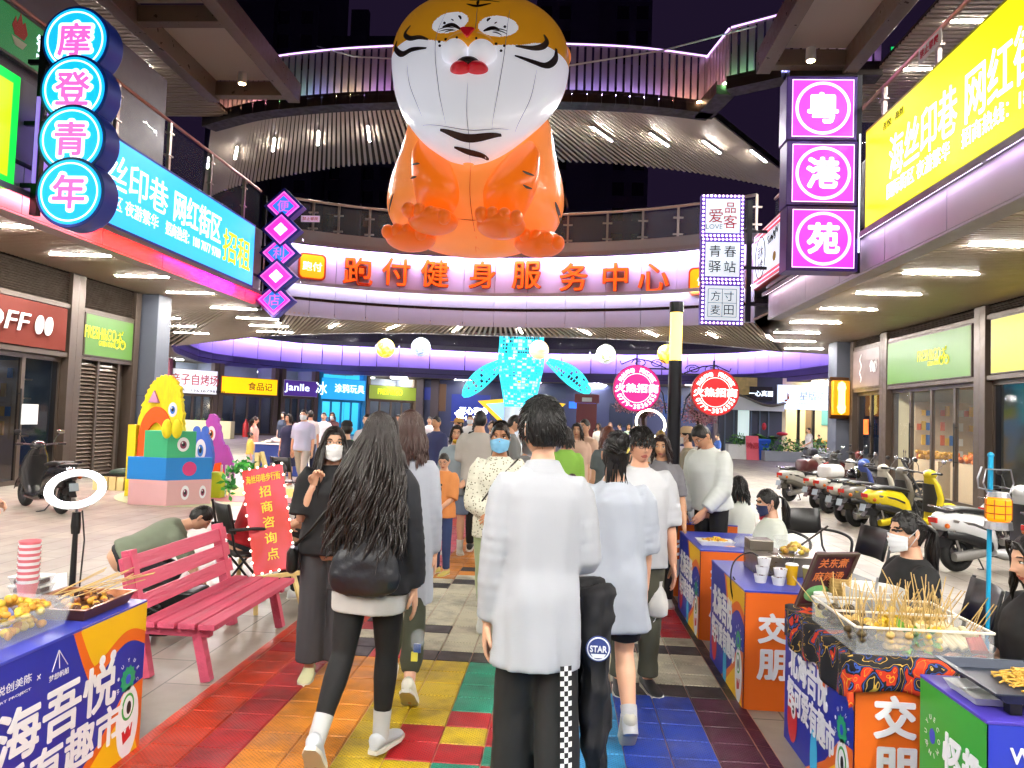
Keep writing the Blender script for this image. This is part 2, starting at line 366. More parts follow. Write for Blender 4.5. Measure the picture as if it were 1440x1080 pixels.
# ---------------------------------------------------------------- side galleries
def gallery(name, label, xf, xs, sgn, y0, y1):
 """xf fascia plane, xs shopfront plane, sgn = direction from fascia to shops"""
 t = thing(name, label, 'shopping gallery', (0, 0, 0))
 a = MB(); a.box(min(xf+sgn*.1, xs+sgn*4), y0, Z1+.06, max(xf+sgn*.1, xs+sgn*4), y1, Z1+.1); a.build('soffit_plate', m_void, t)
 a = MB(); y = y0
 while y < y1:
  a.box(min(xf+sgn*.25, xs), y, Z1, max(xf+sgn*.25, xs), y+.07, Z1+.05); y += .115
 a.build('slatted_soffit', m_slat, t)
 a = MB()
 y = y0
 while y < y1-.1:
  ye = min(y+1.9, y1)-.012; xa, xb = sorted((xf, xf+sgn*.12))
  a.box(xa, y, Z1-.12, xb, ye, Z1+.56); y += 1.9
 a.box(*sorted((xf+sgn*.001, xf+sgn*.3))[:1], y0, Z1-.16, sorted((xf, xf+sgn*.3))[1], y1, Z1-.124)
 a.build('fascia', m_lgrey, t, bev=.008)
 a = MB(); xa, xb = sorted((xf-sgn*.06, xf+sgn*.3)); a.box(xa, y0, Z1+.6, xb, y1, Z1+.68)
 a.box(*[sorted((xf+sgn*.02, xf+sgn*.2))[0]], y0, Z1+.68, sorted((xf+sgn*.02, xf+sgn*.2))[1], y1, 6.25); a.build('parapet', m_grey, t)
 a = MB(); xa, xb = sorted((xf+sgn*.22, xs+sgn*4)); a.box(xa, y0, 4.9, xb, y1, 5.1); a.build('upper_floor', m_grey, t)
 # upper shop front wall
 a = MB(); xa, xb = sorted((xs, xs+sgn*.2)); a.box(xa, y0, 5.1, xb, y1, 10.2); a.build('upper_wall', mat('upper wall', '#6c6470', .5, var=.1), t)
 # glass balustrade
 gl = MB(); xg = xf+sgn*.12
 y = y0+.1
 while y < y1-.2:
  ye = min(y+1.75, y1); gl.add([(xg, y+.03, 6.28), (xg, ye-.03, 6.28), (xg, ye-.03, 7.2), (xg, y+.03, 7.2)], [(0, 1, 2, 3)]); y += 1.75
 gl.build('glass_panel', m_glass, t)
 rl = MB(); rl.tube([(xg, y0, 7.3), (xg, y1, 7.3)], .035, 8); rl.build('handrail', mat('rosy handrail', '#b08a80', .35, .7), t, smooth=40)
 y = y0+.1
 while y < y1:
  p = MB(); p.box(xg-.03, y-.04, 6.25, xg+.03, y+.04, 7.28); p.box(xg-.05, y-.09, 6.6, xg+.05, y+.09, 6.63); p.box(xg-.05, y-.09, 7.05, xg+.05, y+.09, 7.08); p.build('baluster', m_rail, t); y += 1.75
 # upper soffit with slats
 a = MB(); xa, xb = sorted((xf+sgn*2.5, xs+sgn*6)); a.box(xa, y0, Z3+.08, xb, y1+3, Z3+.14); a.build('upper_soffit_plate', m_void, t)
 a = MB(); y = y0
 while y < y1+3:
  a.box(xa, y, Z3, xb, y+.1, Z3+.06); y += .17
 a.build('upper_slatted_soffit', m_slat, t)
 return t
galL = gallery('shopping_gallery', 'two storey gallery carrying the blue rental billboard on its red lit fascia', -7.8, -10.6, -1, -7.0, 18.6)
galR = gallery('shopping_gallery', 'two storey gallery carrying the yellow rental billboard above the parked scooters', 5.0, 9.1, 1, -7.0, 18.6)
for y in [-5.5, -3.4, -1.3, .8, 2.9, 5.0, 7.1, 9.2, 11.3, 13.4, 15.5, 17.6]:
 lamp(-9.1, y, Z1-.004); lamp(6.55, y, Z1-.004)
for y in [-5, -2, 1, 4, 7.3, 9.5, 11.7, 14, 16.2, 18.4]:
 lamp(-11.6, y, Z3-.004); lamp(8.6, y, Z3-.004)
# extra soffit of the ground floor that curves away into the court, both sides
def soffit_patch(name, fr, bk, n, slats, parent, lampn=0, z=Z1, w=.08, lamps_at=(.5,), lamprot=0.0):
 a, b = strip_between(fr, bk, n)
 p = MB()
 vs = [(q.x, q.y, z+.08) for q in a]+[(q.x, q.y, z+.08) for q in b]
 p.add(vs, [(i, i+1, n+i+1, n+i) for i in range(n-1)])
 p.build('soffit_plate', m_void, parent)
 A, B = strip_between(fr, bk, slats); s = MB()
 for q, r in zip(A, B): s.bar((q.x, q.y, z+.03), (r.x, r.y, z+.03), w, .05)
 s.build('slatted_soffit', m_slat, parent)
 if lampn:
  A, B = strip_between(fr, bk, lampn)
  for i, (q, r) in enumerate(zip(A, B)):
   for f in lamps_at:
    c = q.lerp(r, f); d = r-q; lamp(c.x, c.y, z-(.004 if z < 6 else .07), math.atan2(d.y, d.x))
def fascia_leds(gal, xf, out, segs, z):
 a = MB(); xa, xb = sorted((xf+out*.02, xf+out*.16)); a.box(xa, 4.0, z-.035, xb, 18.6, z); xa, xb = sorted((xf+out*.148, xf+out*.16)); a.box(xa, 4.0, z-.09, xb, 18.6, z-.0355); a.build('ledge', m_grey, gal)
 for y0, y1, c, s in segs:
  a = MB(); xa, xb = sorted((xf+out*.09, xf+out*.14)); a.box(xa, y0, z-.055, xb, y1, z-.036); a.build('colour_light', led('fascia'+c+str(s), c, s), gal)
fascia_leds(galL, -7.8, 1, [(6, 9.5, '#ffa0b0', 50), (9.6, 11.6, '#ff7080', 70), (11.7, 13.8, '#ff0c08', 160), (13.9, 15.4, '#ff1040', 130), (15.5, 17.0, '#d010b0', 130), (17.1, 18.5, '#ff0828', 120)], 4.632)
fascia_leds(galR, 5.0, -1, [(5, 9, '#e0c0f0', 11), (9.1, 13.5, '#e0c4ec', 10), (13.6, 18.5, '#f0d0e0', 10)], 4.94)
# unseen footbridge added behind the viewpoint so that its lamps light the near walkway
brb = thing('footbridge', 'unseen second floor footbridge added behind the viewpoint for its lamps', 'footbridge')
soffit_patch('x', [V((-7.8, 2.2)), V((5, 2.2))], [V((-7.8, -7)), V((5, -7))], 8, 60, brb)
for x in (-5.4, -1.4, 2.6):
 for y in (-4.4, -1.4, 1.2): lamp(x, y, Z1-.004, R_(90))
P2 = lambda L: [V((x, y)) for x, y in L]
front2 = smooth_pl(P2([(-8.0, 20.85), (-6.75, 21.5), (-4.97, 22.1), (-3.06, 22.37), (-1.12, 22.29), (1.19, 21.8), (3.13, 21.07), (5.0, 19.9)]), 4)
back2 = smooth_pl(P2([(-11.0, 27.4), (-8.3, 26.1), (-5.65, 25.3), (-2.24, 25.2), (0.4, 25.2), (2.6, 25.4), (5.1, 26.2), (8.1, 28.0)]), 4)
# ---- second floor footbridge with the service centre lettering
br2 = thing('footbridge', 'curved second floor footbridge carrying orange letters under the inflatable tiger', 'footbridge')
soffit_patch('x', front2, back2, 30, 105, br2, 9, lamps_at=(.45,), w=.07)
bands = MB(); wall_strip(bands, front2[::2], Z1-.05, Z1+.42, gap=.008); wall_strip(bands, front2[::2], Z1+.5, Z1+.9, .05, .05, gap=.008); bands.build('lower_band', m_lgrey, br2)
gap = MB(); wall_strip(gap, front2, Z1+.4, Z1+.52, -.05, -.05); gap.build('shadow_gap', m_dark, br2)
l2 = MB(); wall_strip(l2, front2, Z1+.875, Z1+.898, .28, .28, thick=.06); wall_strip(lg0 := MB(), front2, Z1+.9, Z1+.925, .36, .36, thick=.34); wall_strip(lg0, front2, Z1+.82, Z1+.899, .37, .37, thick=.015); lg0.build('lower_ledge', m_lgrey, br2); l2.build('added_light_strip', led('lower', '#ccc6ee', 30), br2)  # light strip added under the ledge to brighten the lower band
sp = MB(); wall_strip(sp, front2[::2], Z1+.92, 6.5, .0, .0, gap=.008); sp.build('sign_panel', m_pinkpanel, br2)
cp = MB(); wall_strip(cp, front2, 6.56, 6.85, .42, .36, thick=.54); wall_strip(cp, front2, 6.45, 6.558, .44, .44, thick=.015); cp.build('coping', m_grey, br2)
ls = MB(); wall_strip(ls, front2, 6.52, 6.555, .38, .38, thick=.06); ls.build('light_strip', led_p, br2)
gl = MB(); wall_strip(gl, front2[::2], 6.9, 7.7, 0, 0, thick=.012, gap=.03); gl.build('glass_panel', m_glass, br2)
hr = MB(); hr.tube([(p.x, p.y, 7.8) for p in front2], .04, 8); hr.build('handrail', m_rail, br2, smooth=40)
for p in front2[::2]:
 b = MB(); b.box(p.x-.03, p.y-.03, 6.85, p.x+.03, p.y+.03, 7.8); b.box(p.x-.14, p.y-.04, 7.45, p.x+.14, p.y+.02, 7.49); b.box(p.x-.14, p.y-.04, 6.98, p.x+.14, p.y+.02, 7.02); b.build('baluster', m_rail, br2)
fl = MB(); A, B = strip_between(front2, back2, 30); n = 30
fl.add([(q.x, q.y, 6.3) for q in A]+[(q.x, q.y, 6.3) for q in B], [(i, i+1, n+i+1, n+i) for i in range(n-1)]); fl.build('deck', m_grey, br2)
rb = MB(); wall_strip(rb, [V(p) for p in back2][::-1], Z1-.02, 6.3, 0, 0); rb.build('rear_fascia', m_lgrey, br2)
# fascia returns to the galleries (concave corners)
# ground floor ceiling left and right of the footbridge, running on to the court
ctL = thing('arcade_ceiling', 'slatted arcade ceiling behind the diamond sign running back to the purple ring', 'ceiling')
soffit_patch('x', [V((-10.6, 18.6)), V((-7.9, 18.6)), V((-8.0, 20.85))][::1], [V((-26, 30)), V((-18, 33.5)), V((-11.0, 27.4))], 14, 60, ctL)
soffit_patch('x', [V((-30, 18.6)), V((-10.6, 18.6))], [V((-40, 34)), V((-26, 30))], 6, 60, ctL)
for (x, y) in [(-9.2, 20.2), (-9.4, 22.3), (-9.8, 24.2), (-10.3, 26), (-12.3, 20.6), (-12.8, 22.8), (-13.4, 25), (-14, 27.2), (-15.6, 21), (-16.2, 23.6), (-17, 26.4), (-18, 29.5)]: lamp(x, y, Z1-.004, R_(8))
ctR = thing('arcade_ceiling', 'slatted arcade ceiling in front of the purple ring by the grey column', 'ceiling')
soffit_patch('x', [V((5.0, 19.9)), V((5.05, 18.6)), V((9.1, 18.6))], [V((8.1, 28.0)), V((10.4, 28.7)), V((15, 30))], 14, 70, ctR)
soffit_patch('x', [V((9.1, 18.6)), V((9.1, 25))], [V((16, 18.6)), V((15, 30))], 6, 40, ctR)
for (x, y) in [(6.6, 20), (6.8, 22.2), (7.4, 24.4), (8.4, 26.6), (10.2, 26.4)]: lamp(x, y, Z1-.004, R_(-6))
# ---- court ring of the second floor behind, lit violet
ring = [G(*p, Z1) for p in [(243, 488), (246, 494), (258, 500), (297, 511), (394, 521), (480, 526), (560, 529), (700, 535), (830, 538), (930, 540), (1037, 540), (1100, 537), (1181, 529), (1260, 518)]]
ring = smooth_pl([V((p.x, p.y)) for p in ring], 3)
rg = thing('court_ring', 'violet lit curved upper floor edge round the far court', 'balcony')
a = MB(); wall_strip(a, ring, Z1-.02, Z1+.25, 0, .02); wall_strip(a, ring, Z1+.28, Z1+.62, .03, .03); a.build('lower_band', mat('violet grey band', '#5d5488', .4, .2), rg)
a = MB(); wall_strip(a, ring[::1], Z1+.66, 6.5, 0, 0, gap=.03); a.build('sign_panel', mat('violet panel', '#c4b4e0', .4), rg)
a = MB(); wall_strip(a, ring, Z1+.6, Z1+.64, .2, .2, thick=.3); a.build('ledge', mat('violet ledge', '#4a3f78', .4), rg)
a = MB(); wall_strip(a, ring, 6.61, 6.81, .5, .5, thick=.5); wall_strip(a, ring, 6.45, 6.608, .52, .52, thick=.02); a.build('coping', m_grey, rg)
a = MB(); wall_strip(a, ring, 6.53, 6.605, .42, .42, thick=.06); a.build('light_strip', led_v, rg)
a = MB(); wall_strip(a, ring, 6.83, 7.7, .05, .05, thick=.012, gap=.03); a.build('glass_panel', m_glass, rg)
a = MB(); a.tube([(p.x, p.y, 7.75) for p in ring], .04, 6); a.build('handrail', m_rail, rg)
a = MB(); out = []
for i, p in enumerate(ring):
 d = (V(ring[min(i+1, len(ring)-1)])-V(ring[max(0, i-1)])).normalized(); out.append(V((p.x, p.y))+V((-d.y, d.x))*9)
n = len(ring)
a.add([(p.x, p.y, Z1+.06) for p in ring]+[(p.x, p.y, Z1+.06) for p in out], [(i, i+1, n+i+1, n+i) for i in range(n-1)])
a.build('soffit_plate', mat('court soffit', '#6d6258', .6, var=.1), rg)
a = MB(); a.add([(p.x, p.y, 6.1) for p in ring]+[(p.x, p.y, 6.1) for p in out], [(i, i+1, n+i+1, n+i) for i in range(n-1)])
wall_strip(a, out, 6.1, 10, 0, 0); a.build('upper_wall', mat('upper court wall', '#5a5060', .6, var=.25, vs=.7), rg)
for i in range(0, n-1, 2):
 p = V((ring[i].x, ring[i].y)); q = out[i]
 for f in (.16, .42): c = p.lerp(q, f); lamp(c.x, c.y, Z1+.0, R_(4))
# ---- third floor footbridge with the slatted parapet
front3 = smooth_pl(P2([(-11.2, 22.4), (-9.2, 21.4), (-7.0, 20.85), (-4.9, 20.6), (-2.4, 20.45), (0, 20.5), (1.94, 20.7), (3.9, 21.2)]), 5)
back3 = smooth_pl(P2([(-15.5, 30.5), (-13.2, 28.6), (-9.1, 26.5), (-6.3, 25.7), (0, 25.3), (3.7, 26.0), (7.3, 27.6), (9.5, 29)]), 5)
br3 = thing('footbridge', 'third floor footbridge with a slatted metal parapet behind the tiger head', 'footbridge')
soffit_patch('x', front3, back3, 36, 120, br3, 12, z=Z3, lamps_at=(.4,), w=.085)
kink = [V((3.9, 21.2)), V((4.2, 19.6)), V((5.4, 18.9)), V((7.6, 18.8))]
par = MB(); tr = MB(); br = MB(); full = front3+kink[1:]
cols = ['#ff7a30', '#ffb040', '#ff5090', '#40ff60', '#4060ff', '#ffe060', '#b050ff', '#ff70c0', '#8050ff', '#5070ff', '#c060ff', '#ffe080', '#6040ff', '#9a60ff', '#a060ff']
L = [0]
for a, b in zip(full, full[1:]): L.append(L[-1]+(b-a).length)
ns = int(L[-1]/.215); A, _b = strip_between(full, full, ns)
for i, p in enumerate(A):
 d = (A[min(i+1, ns-1)]-A[max(0, i-1)]).normalized(); nrm = V((d.y, -d.x))
 q = p+nrm*.05
 par.bar((q.x, q.y, Z3+.12), (q.x, q.y, Z3+1.62), .15, .03, up=(nrm.x, nrm.y, 0))
par.build('parapet_slats', mat('bronze slat', '#a0929a', .4, .5, var=.08), br3)
wall_strip(br, full, Z3-.14, Z3+.1, .4, .4, thick=.52); wall_strip(br, full, Z3+.102, Z3+.2, .4, .4, thick=.02); br.build('edge_beam', m_dark, br3)
bk = MB(); wall_strip(bk, full, Z3+.1, Z3+1.3, -.25, -.25, thick=.02); bk.build('inner_panel', mat('inner dark panel', '#221c26', .6), br3)
tr.tube([(p.x, p.y, Z3+1.68) for p in full], .06, 8); tr.build('top_rail', m_rail, br3, smooth=40)
tl = MB(); A2 = full
wall_strip(tl, A2, Z3+1.63, Z3+1.66, .1, .1, thick=.03); tl.build('top_light_strip', glowm('rail led', '#cfa8f0', 2.2), br3)
ns2 = 22; A, _b = strip_between(full, full, ns2+1)
for i in range(ns2):
 s = MB(); p, q = A[i], A[i+1]; d = (q-p).normalized(); nn = V((d.y, -d.x))*.3
 s.bar((p.x+nn.x, p.y+nn.y, Z3+.125), (q.x+nn.x, q.y+nn.y, Z3+.125), .03, .03)
 c = cols[i % len(cols)]; s.build('base_light', led('base'+c, tuple(.3+.7*v for v in lin(c)), 85), br3)
fl = MB(); A, B = strip_between(front3, back3, 30); n = 30
fl.add([(q.x, q.y, Z3+.3) for q in A]+[(q.x, q.y, Z3+.3) for q in B], [(i, i+1, n+i+1, n+i) for i in range(n-1)]); fl.build('deck', m_grey, br3)
# ---- pergola eaves on each side
def pergola(label, x0, x1, y0, y1, xend):
 t = thing('eaves_frame', label, 'roof frame')
 m_beam = mat('bronze beam', '#85766c', .38, .55, var=.12)
 for x in (x0, x1):
  a = MB(); a.box(x-.17, y0, Z3-.1, x+.17, y1, Z3+.45); a.build('long_beam', m_beam, t, bev=.01)
 y = y1
 while y > y0:
  a = MB(); a.box(min(x0, x1)+.17, y-.32, Z3-.02, max(x0, x1)-.17, y-.02, Z3+.38); a.build('cross_beam', m_beam, t, bev=.01)
  p = MB(); p.box(min(x0, x1)+.19, y-3.6, Z3+.4, max(x0, x1)-.19, y-.33, Z3+.44); p.build('ceiling_panel', mat('cream soffit panel', '#c9bdb0', .5), t)
  y -= 3.9
 return t
pergola('bronze roof frame with cream panels over the blue billboard side', -10.2, -7.85, -6, 20.4, 0)
pergola('bronze roof frame with cream panels over the yellow billboard side', 6.8, 4.73, -6, 18.5, 0)
def spot(x, y, z, label):
 t = thing('downlight', label, 'downlight', (x, y, z))
 a = MB(); a.lathe([(0, .3), (.11, .3), (.12, .02), (.1, .0), (.0, .02)], 16); a.build('can', m_white, t, smooth=40)
 b = MB(); b.lathe([(0, -.012), (.085, -.012), (.085, -.002), (0, -.002)], 16); b.build('bulb', glowm('warm bulb', '#ffdf9a', 60), t)
spot(-8.9, 19.3, Z3-.05, 'small warm downlight under the roof frame beside the slatted bridge')
spot(5.6, 17.6, Z3-.2, 'small warm downlight above the stack of pink square signs')
# ---- towers far behind
def tower(label, x, y, w, d, h, col, rows, cw, lit):
 t = thing('apartment_tower', label, 'tower', (x, y, 0))
 a = MB(); a.box(-w/2, -d/2, 0, w/2, d/2, h); a.box(-w*.2, -d/2-1, 0, w*.05, -d/2-.01, h+3); a.box(-w/2-2.5, -d/2+1, 0, -w/2-.01, d/2-1, h*.9); a.build('wall', mat('tower '+col, col, .8, var=.1, vs=.3), t)
 wm = mat('dark tower window', '#0c0b14', .15); lm = glowm('lit tower window', '#c8d2e8', .6)
 for i in range(rows):
  for j in range(cw):
   z = 4+i*3.1; xx = -w/2+(j+.5)*w/cw
   if -w*.25 < xx < w*.1: continue
   b = MB(); b.box(xx-.7, -d/2-.06, z, xx+.7, -d/2-.002, z+1.6); b.build('window', lm if random.random() < lit else wm, t)
tower('dark violet apartment tower behind the bridge beside the tiger head', 2.5, 95, 14, 12, 58, '#4a3f63', 17, 6, .0)
tower('dim apartment tower rising behind the slatted bridge near the left roof frame', -38, 96, 12, 12, 62, '#3d3a55', 18, 4, .04)
tower('low dark block behind the bridge at the foot of the slim tower', -27, 100, 9, 12, 51, '#35324d', 14, 4, .0)
# ================================================================ SHOP FRONTS
m_brz = mat('shop frame bronze', '#54483f', .4, .5, var=.12)
def louvres(mb, x, y0, y1, z0, z1, sgn, pitch=.075):
 z = z0
 while z < z1:
  mb.bar((x, y0, z), (x, y1, z), .09, .014, up=(sgn*.75, 0, 1)); z += pitch
def bay(label, x, y0, y1, sgn, kind, ndoor=4, cat='shop front'):
 za, zc = (2.62, 3.66) if sgn > 0 else (2.82, 4.12)
 """shop bay on plane x, outward normal sgn; kind louvre | dark | lit"""
 t = thing('storefront', label, cat)
 X = lambda a, b: sorted((x+sgn*a, x+sgn*b))
 for y in (y0, y1-.22):
  f = MB(); a, b = X(-.25, .1); f.box(a, y, 0, b, y+.22, Z1-.02); f.build('pier', m_brz, t, bev=.006)
 for z in (za, zc):
  f = MB(); a, b = X(-.1, .07); f.box(a, y0+.22, z, b, y1-.22, z+.1); f.build('transom', m_brz, t, bev=.005)
 f = MB(); louvres(f, x-sgn*.02, y0+.22, y1-.22, zc+.14, 4.42, sgn, .05); f.build('vent', m_brz, t)
 f = MB(); a, b = X(-.16, -.12); f.box(a, y0+.22, za+.1, b, y1-.22, 4.45); f.build('sign_recess', m_dark, t)
 if kind == 'louvre':
  f = MB(); a, b = X(-.2, -.16); f.box(a, y0+.2, 0, b, y1-.2, za); f.build('back_panel', m_void, t)
  ym = (y0+y1-.5)/2
  for u, v in ((y0+.24, ym-.04), (ym+.04, y1-.7)):
   f = MB(); louvres(f, x-sgn*.05, u, v,   .06, za-.02, sgn, .085); f.build('louvre_shutter', mat('louvre', '#7a6c60', .4, .5, var=.1), t)
  f = MB(); a, b = X(-.12, .02); f.box(a, ym-.04, 0, b, ym+.04, za); f.box(a, y1-.7, 0, b, y1-.62, za); f.build('shutter_post', m_brz, t)
 else:
  n = ndoor; w = (y1-y0-.44)/n
  for i in range(n):
   u, v = y0+.22+i*w, y0+.22+(i+1)*w
   f = MB(); a, b = X(-.14, -.06)
   f.box(a, u, 0, b, u+.05, za); f.box(a, v-.05, 0, b, v, za); f.box(a, u+.05, 0, b, v-.05, .09); f.box(a, u+.05, za-.1, b, v-.05, za)
   d = f.build('door', m_brz, t)
   gq = MB(); xx = x-sgn*.1; gq.add([(xx, u+.05, .09), (xx, v-.05, .09), (xx, v-.05, za-.1), (xx, u+.05, za-.1)], [(0, 1, 2, 3)]); gq.build('pane', m_glass if kind == 'lit' else m_shopglass, d)
   if i % 2 == 0 and n > 1:
    h = MB(); h.tube([(x+sgn*.0, v-.1, .9), (x+sgn*.0, v-.1, 1.9)], .018, 8); h.bar((x, v-.1, 1.0), (x-sgn*.08, v-.1, 1.0), .02, .02); h.bar((x, v-.1, 1.8), (x-sgn*.08, v-.1, 1.8), .02, .02); h.build('handle', m_black, d)
 return t
def interior(label, x0, x1, y0, y1, wall, em, lampcol, strength, goods=True):
 t = thing('shop_interior', label, 'shop interior')
 a = MB(); xa, xb = sorted((x0, x1)); h = 3.0
 far = x1
 a.box(far-.02, y0, 0, far+.02, y1, h); a.box(xa, y0-.04, 0, xb, y0, h); a.box(xa, y1, 0, xb, y1+.04, h); a.build('wall', mat('interior '+wall, wall, .7, var=.06), t)
 a = MB(); a.box(xa, y0, .004, xb, y1, .03); a.build('floor_finish', mat('interior floor', '#b0a08a', .4), t)
 a = MB(); a.box(xa, y0, h, xb, y1, h+.04); y = y0
 while y < y1: a.box(xa, y, h-.12, xb, y+.05, h-.002); y += .16
 a.build('slatted_ceiling', mat('wood slats', '#c9a870', .5), t)
 n = max(2, int((y1-y0)/1.6))
 for i in range(n):
  l = MB(); yy = y0+(i+.5)*(y1-y0)/n; l.box((x0+x1)/2-.5, yy-.05, h-.2, (x0+x1)/2+.5, yy+.05, h-.16); l.build('lamp', glowm('interior lamp '+lampcol+str(strength), lampcol, strength), t)
 if goods:
  rnd = random.Random(int(y0*10)); d = 1 if x1 > x0 else -1
  for k in range(3):
   yy = y0+.5+k*(y1-y0-.8)/3
   s = MB(); xs = x0+d*(.7+.5*k)
   s.box(min(xs, xs+d*.5), yy, .03, max(xs, xs+d*.5), yy+.9, .8); s.build('display_stand', mat('pale wood', '#c8b08c', .5, var=.1), t)
   gm = MB()
   for q in range(26):
    gm.ball((xs+d*rnd.uniform(.05, .45), yy+rnd.uniform(.05, .85), .86+rnd.uniform(0, .08)), .06, 8, 6)
   gm.build('goods', mat('orange fruit', ['#e88a1c', '#d8c030', '#d84a1c'][k], .5), t, smooth=180)
  s = MB(); s.box(xa+.3, y1-.32, .03, xb-.4, y1-.3, 2.5)
  for z in (.9, 1.3, 1.7, 2.1): s.box(xa+.3, y1-.3, z, xb-.4, y1-.01, z+.03)
  s.build('shelf', mat('pale wood', '#c8b08c'), t)
  for ci, cc in enumerate(('#c85a20', '#e0b030', '#3a6ab0', '#b03030', '#e8e4d8')):
   g2 = MB()
   for z in (.93, 1.33, 1.73, 2.13):
    xq = xa+.35+ci*.12
    while xq < xb-.6:
     if rnd.random() < .6: g2.box(xq, y1-.298, z+.001, xq+.1, y1-.36, z+rnd.uniform(.14, .3))
     xq += .62
   g2.build('packet', mat('packet '+cc, cc, .4), t)
  for k in range(2):
   s = MB(); s.box(xa+.15, y0+.5+2*k, .03, xa+.7, y0+1.9+2*k, .95); s.build('fruit_stand', mat('pale wood', '#c8b08c'), t); gm = MB()
   for q in range(60): gm.ball((xa+rnd.uniform(.18, .66), y0+.55+2*k+rnd.uniform(0, 1.3), 1.0+rnd.uniform(0, .16)), .055, 8, 6)
   gm.build('fruit', mat('ripe fruit '+str(k), ['#e07818', '#d8a020'][k], .45), t, smooth=180)
  s = MB(); xb2 = x1-d*.3
  for z in (.5, 1.0, 1.5, 2.0): s.box(min(xb2, x1), y0+.2, z, max(xb2, x1), y1-.2, z+.03)
  s.build('shelf', m_white, t)
  cols = ['#3a6ab0', '#b03030', '#e0c040', '#f0f0f0', '#307040']
  for z in (.53, 1.03, 1.53, 2.03):
   for ci, cc in enumerate(cols):
    g2 = MB(); y = y0+.3+ci*.05
    while y < y1-.4:
     hh = rnd.uniform(.12, .34)
     if rnd.random() < .45: g2.box(min(xb2, xb2+d*.2)+.01, y, z+.001, max(xb2, xb2+d*.2), y+.11, z+hh)
     y += .62
    if g2.v: g2.build('packet', mat('packet '+cc, cc, .4), t)
 return t
# left side (plane x=-10.6)
bay('dark glass shop front under the brown corrugated coffee sign', -10.6, 10.6, 15.45, 1, 'dark', 4)
bay('louvred brown shutter under the green grocer sign beside the grey column', -10.6, 15.45, 17.85, 1, 'louvre')
bay('dark glass shop front opposite the scooter row, nearest on the left side', -10.6, 5.6, 10.6, 1, 'dark', 4)
interior('dim shop interior behind the coffee shop glass', -10.85, -14, 10.9, 15.2, '#4a5560', 0, '#c8d8ff', 8)
def column(label, x, y, w, h, m):
 t = thing('column', label, 'column', (x, y, 0))
 a = MB(); a.box(-w/2, -w/2, 0, w/2, w/2, h); a.build('shaft', m, t, bev=.012)
 a = MB(); a.box(-w/2-.02, -w/2-.02, 0, w/2+.02, w/2+.02, .15); a.box(-w/2-.004, -w/2-.004, 1.9, w/2+.004, w/2+.004, 1.906); a.build('plinth', m_dark, t)
 return t
m_col = mat('blue grey column', '#4a4e59', .5, .0, var=.05, vs=1.5)
column('blue grey square column beside the louvred shutter and yellow cardboard monster', -10.45, 18.3, .62, Z1, m_col)
column('blue grey square column carrying the yellow wall lantern behind the scooters', 9.05, 24.6, .75, Z1+.02, m_col)
# right side (plane x=9.1)
bay('dark bakery front with an orange notice beside the grey column', 9.1, 21.6, 24.0, -1, 'dark', 2)
bay('brightly lit grocery with glass doors behind the yellow scooter', 9.1, 16.75, 21.6, -1, 'lit', 4)
bay('shop front with dark glass under the plain yellow sign', 9.1, 11.6, 16.75, -1, 'dark', 4)
bay('dark glass shop front beyond the near end of the scooter row', 9.1, 6.0, 11.6, -1, 'dark', 4)
interior('warm lit grocery interior with fruit and shelves', 9.35, 14.5, 17.0, 21.4, '#d8cfa8', 0, '#ffe8b0', 5)
a = MB(); a.box(9.02, 22.6, 1.55, 9.035, 22.95, 2.0); tag(a.build('door_notice', mat('orange paper', '#e06a1c', .6)), 'orange paper notice stuck on the dark bakery glass', 'notice')
a = MB(); a.box(-10.475, 12.4, 1.75, -10.462, 13.0, 2.1); tag(a.build('door_notice', mat('peach paper', '#e0a078', .6)), 'peach paper notice stuck on the coffee shop glass', 'notice')
a = MB(); a.box(-10.475, 13.9, 1.2, -10.462, 14.35, 1.6); tag(a.build('door_notice', mat('white paper', '#d8dce0', .6)), 'white paper notice stuck low on the coffee shop glass', 'notice')
# ================================================================ SIGNS
XL = dict(x=(0, 1, 0), y=(0, 0, 1)); XR = dict(x=(0, -1, 0), y=(0, 0, 1)); XC = dict(x=(1, 0, 0), y=(0, 0, 1))
def sign(name, label, cat, o, ori, w, h, d, face, frame=None, texts=(), fw=.05, group=None, shapes=None, bev=.006):
 """flat sign: frame box of depth d behind the plane, face panel, lettering children; o = centre of the face"""
 F = fm(o, ori['x'], ori['y'])
 t = thing(name, label, cat, o, 0, group); inv = M.Translation(V(o)).inverted(); F = inv @ F
 a = MB(); a.box(-w/2-fw, -h/2-fw, -d, w/2+fw, h/2+fw, -.006, F); a.build('casing', frame or m_frame, t, bev=bev)
 p = MB(); p.box(-w/2, -h/2, -.0055, w/2, h/2, .0, F); pn = p.build('panel', face, t)
 for tx in texts:
  q, tw, th, cx, cy, bold, m = tx[:7]; mb = MB(); mb.text(q, F, w=tw, h=th, bold=bold, depth=.006, z=.003, cx=cx, cy=cy); mb.build('lettering', m, t)
 if shapes: shapes(t, F)
 return t
E_ = glowm
em_lime = E_('lime light face', '#b4dc00', 1.1); em_green = E_('green light edge', '#10d040', 1.1)
em_cyan = E_('cyan light face', '#12a8ea', 1.05); em_cyan2 = E_('cyan billboard', '#28b4ea', 1.0)
em_white = E_('white light letters', '#e4f0ff', 1.5); em_ywl = E_('yellow light letters', '#d8f000', 1.2)
em_yel = E_('yellow billboard face', '#f2ea00', 1.05); em_mag = E_('magenta light face', '#e838d8', 1.0)
em_pinkline = E_('pale pink light', '#ffd8ff', 1.2); em_wface = E_('white light face', '#d4dee8', .7)
em_pinktx = E_('pink light letters', '#e060c0', 1.0)
m_purpcase = mat('purple sign casing', '#4a2a8c', .35, .2)
m_bluecase = mat('blue sign casing', '#1c3cae', .35, .2)
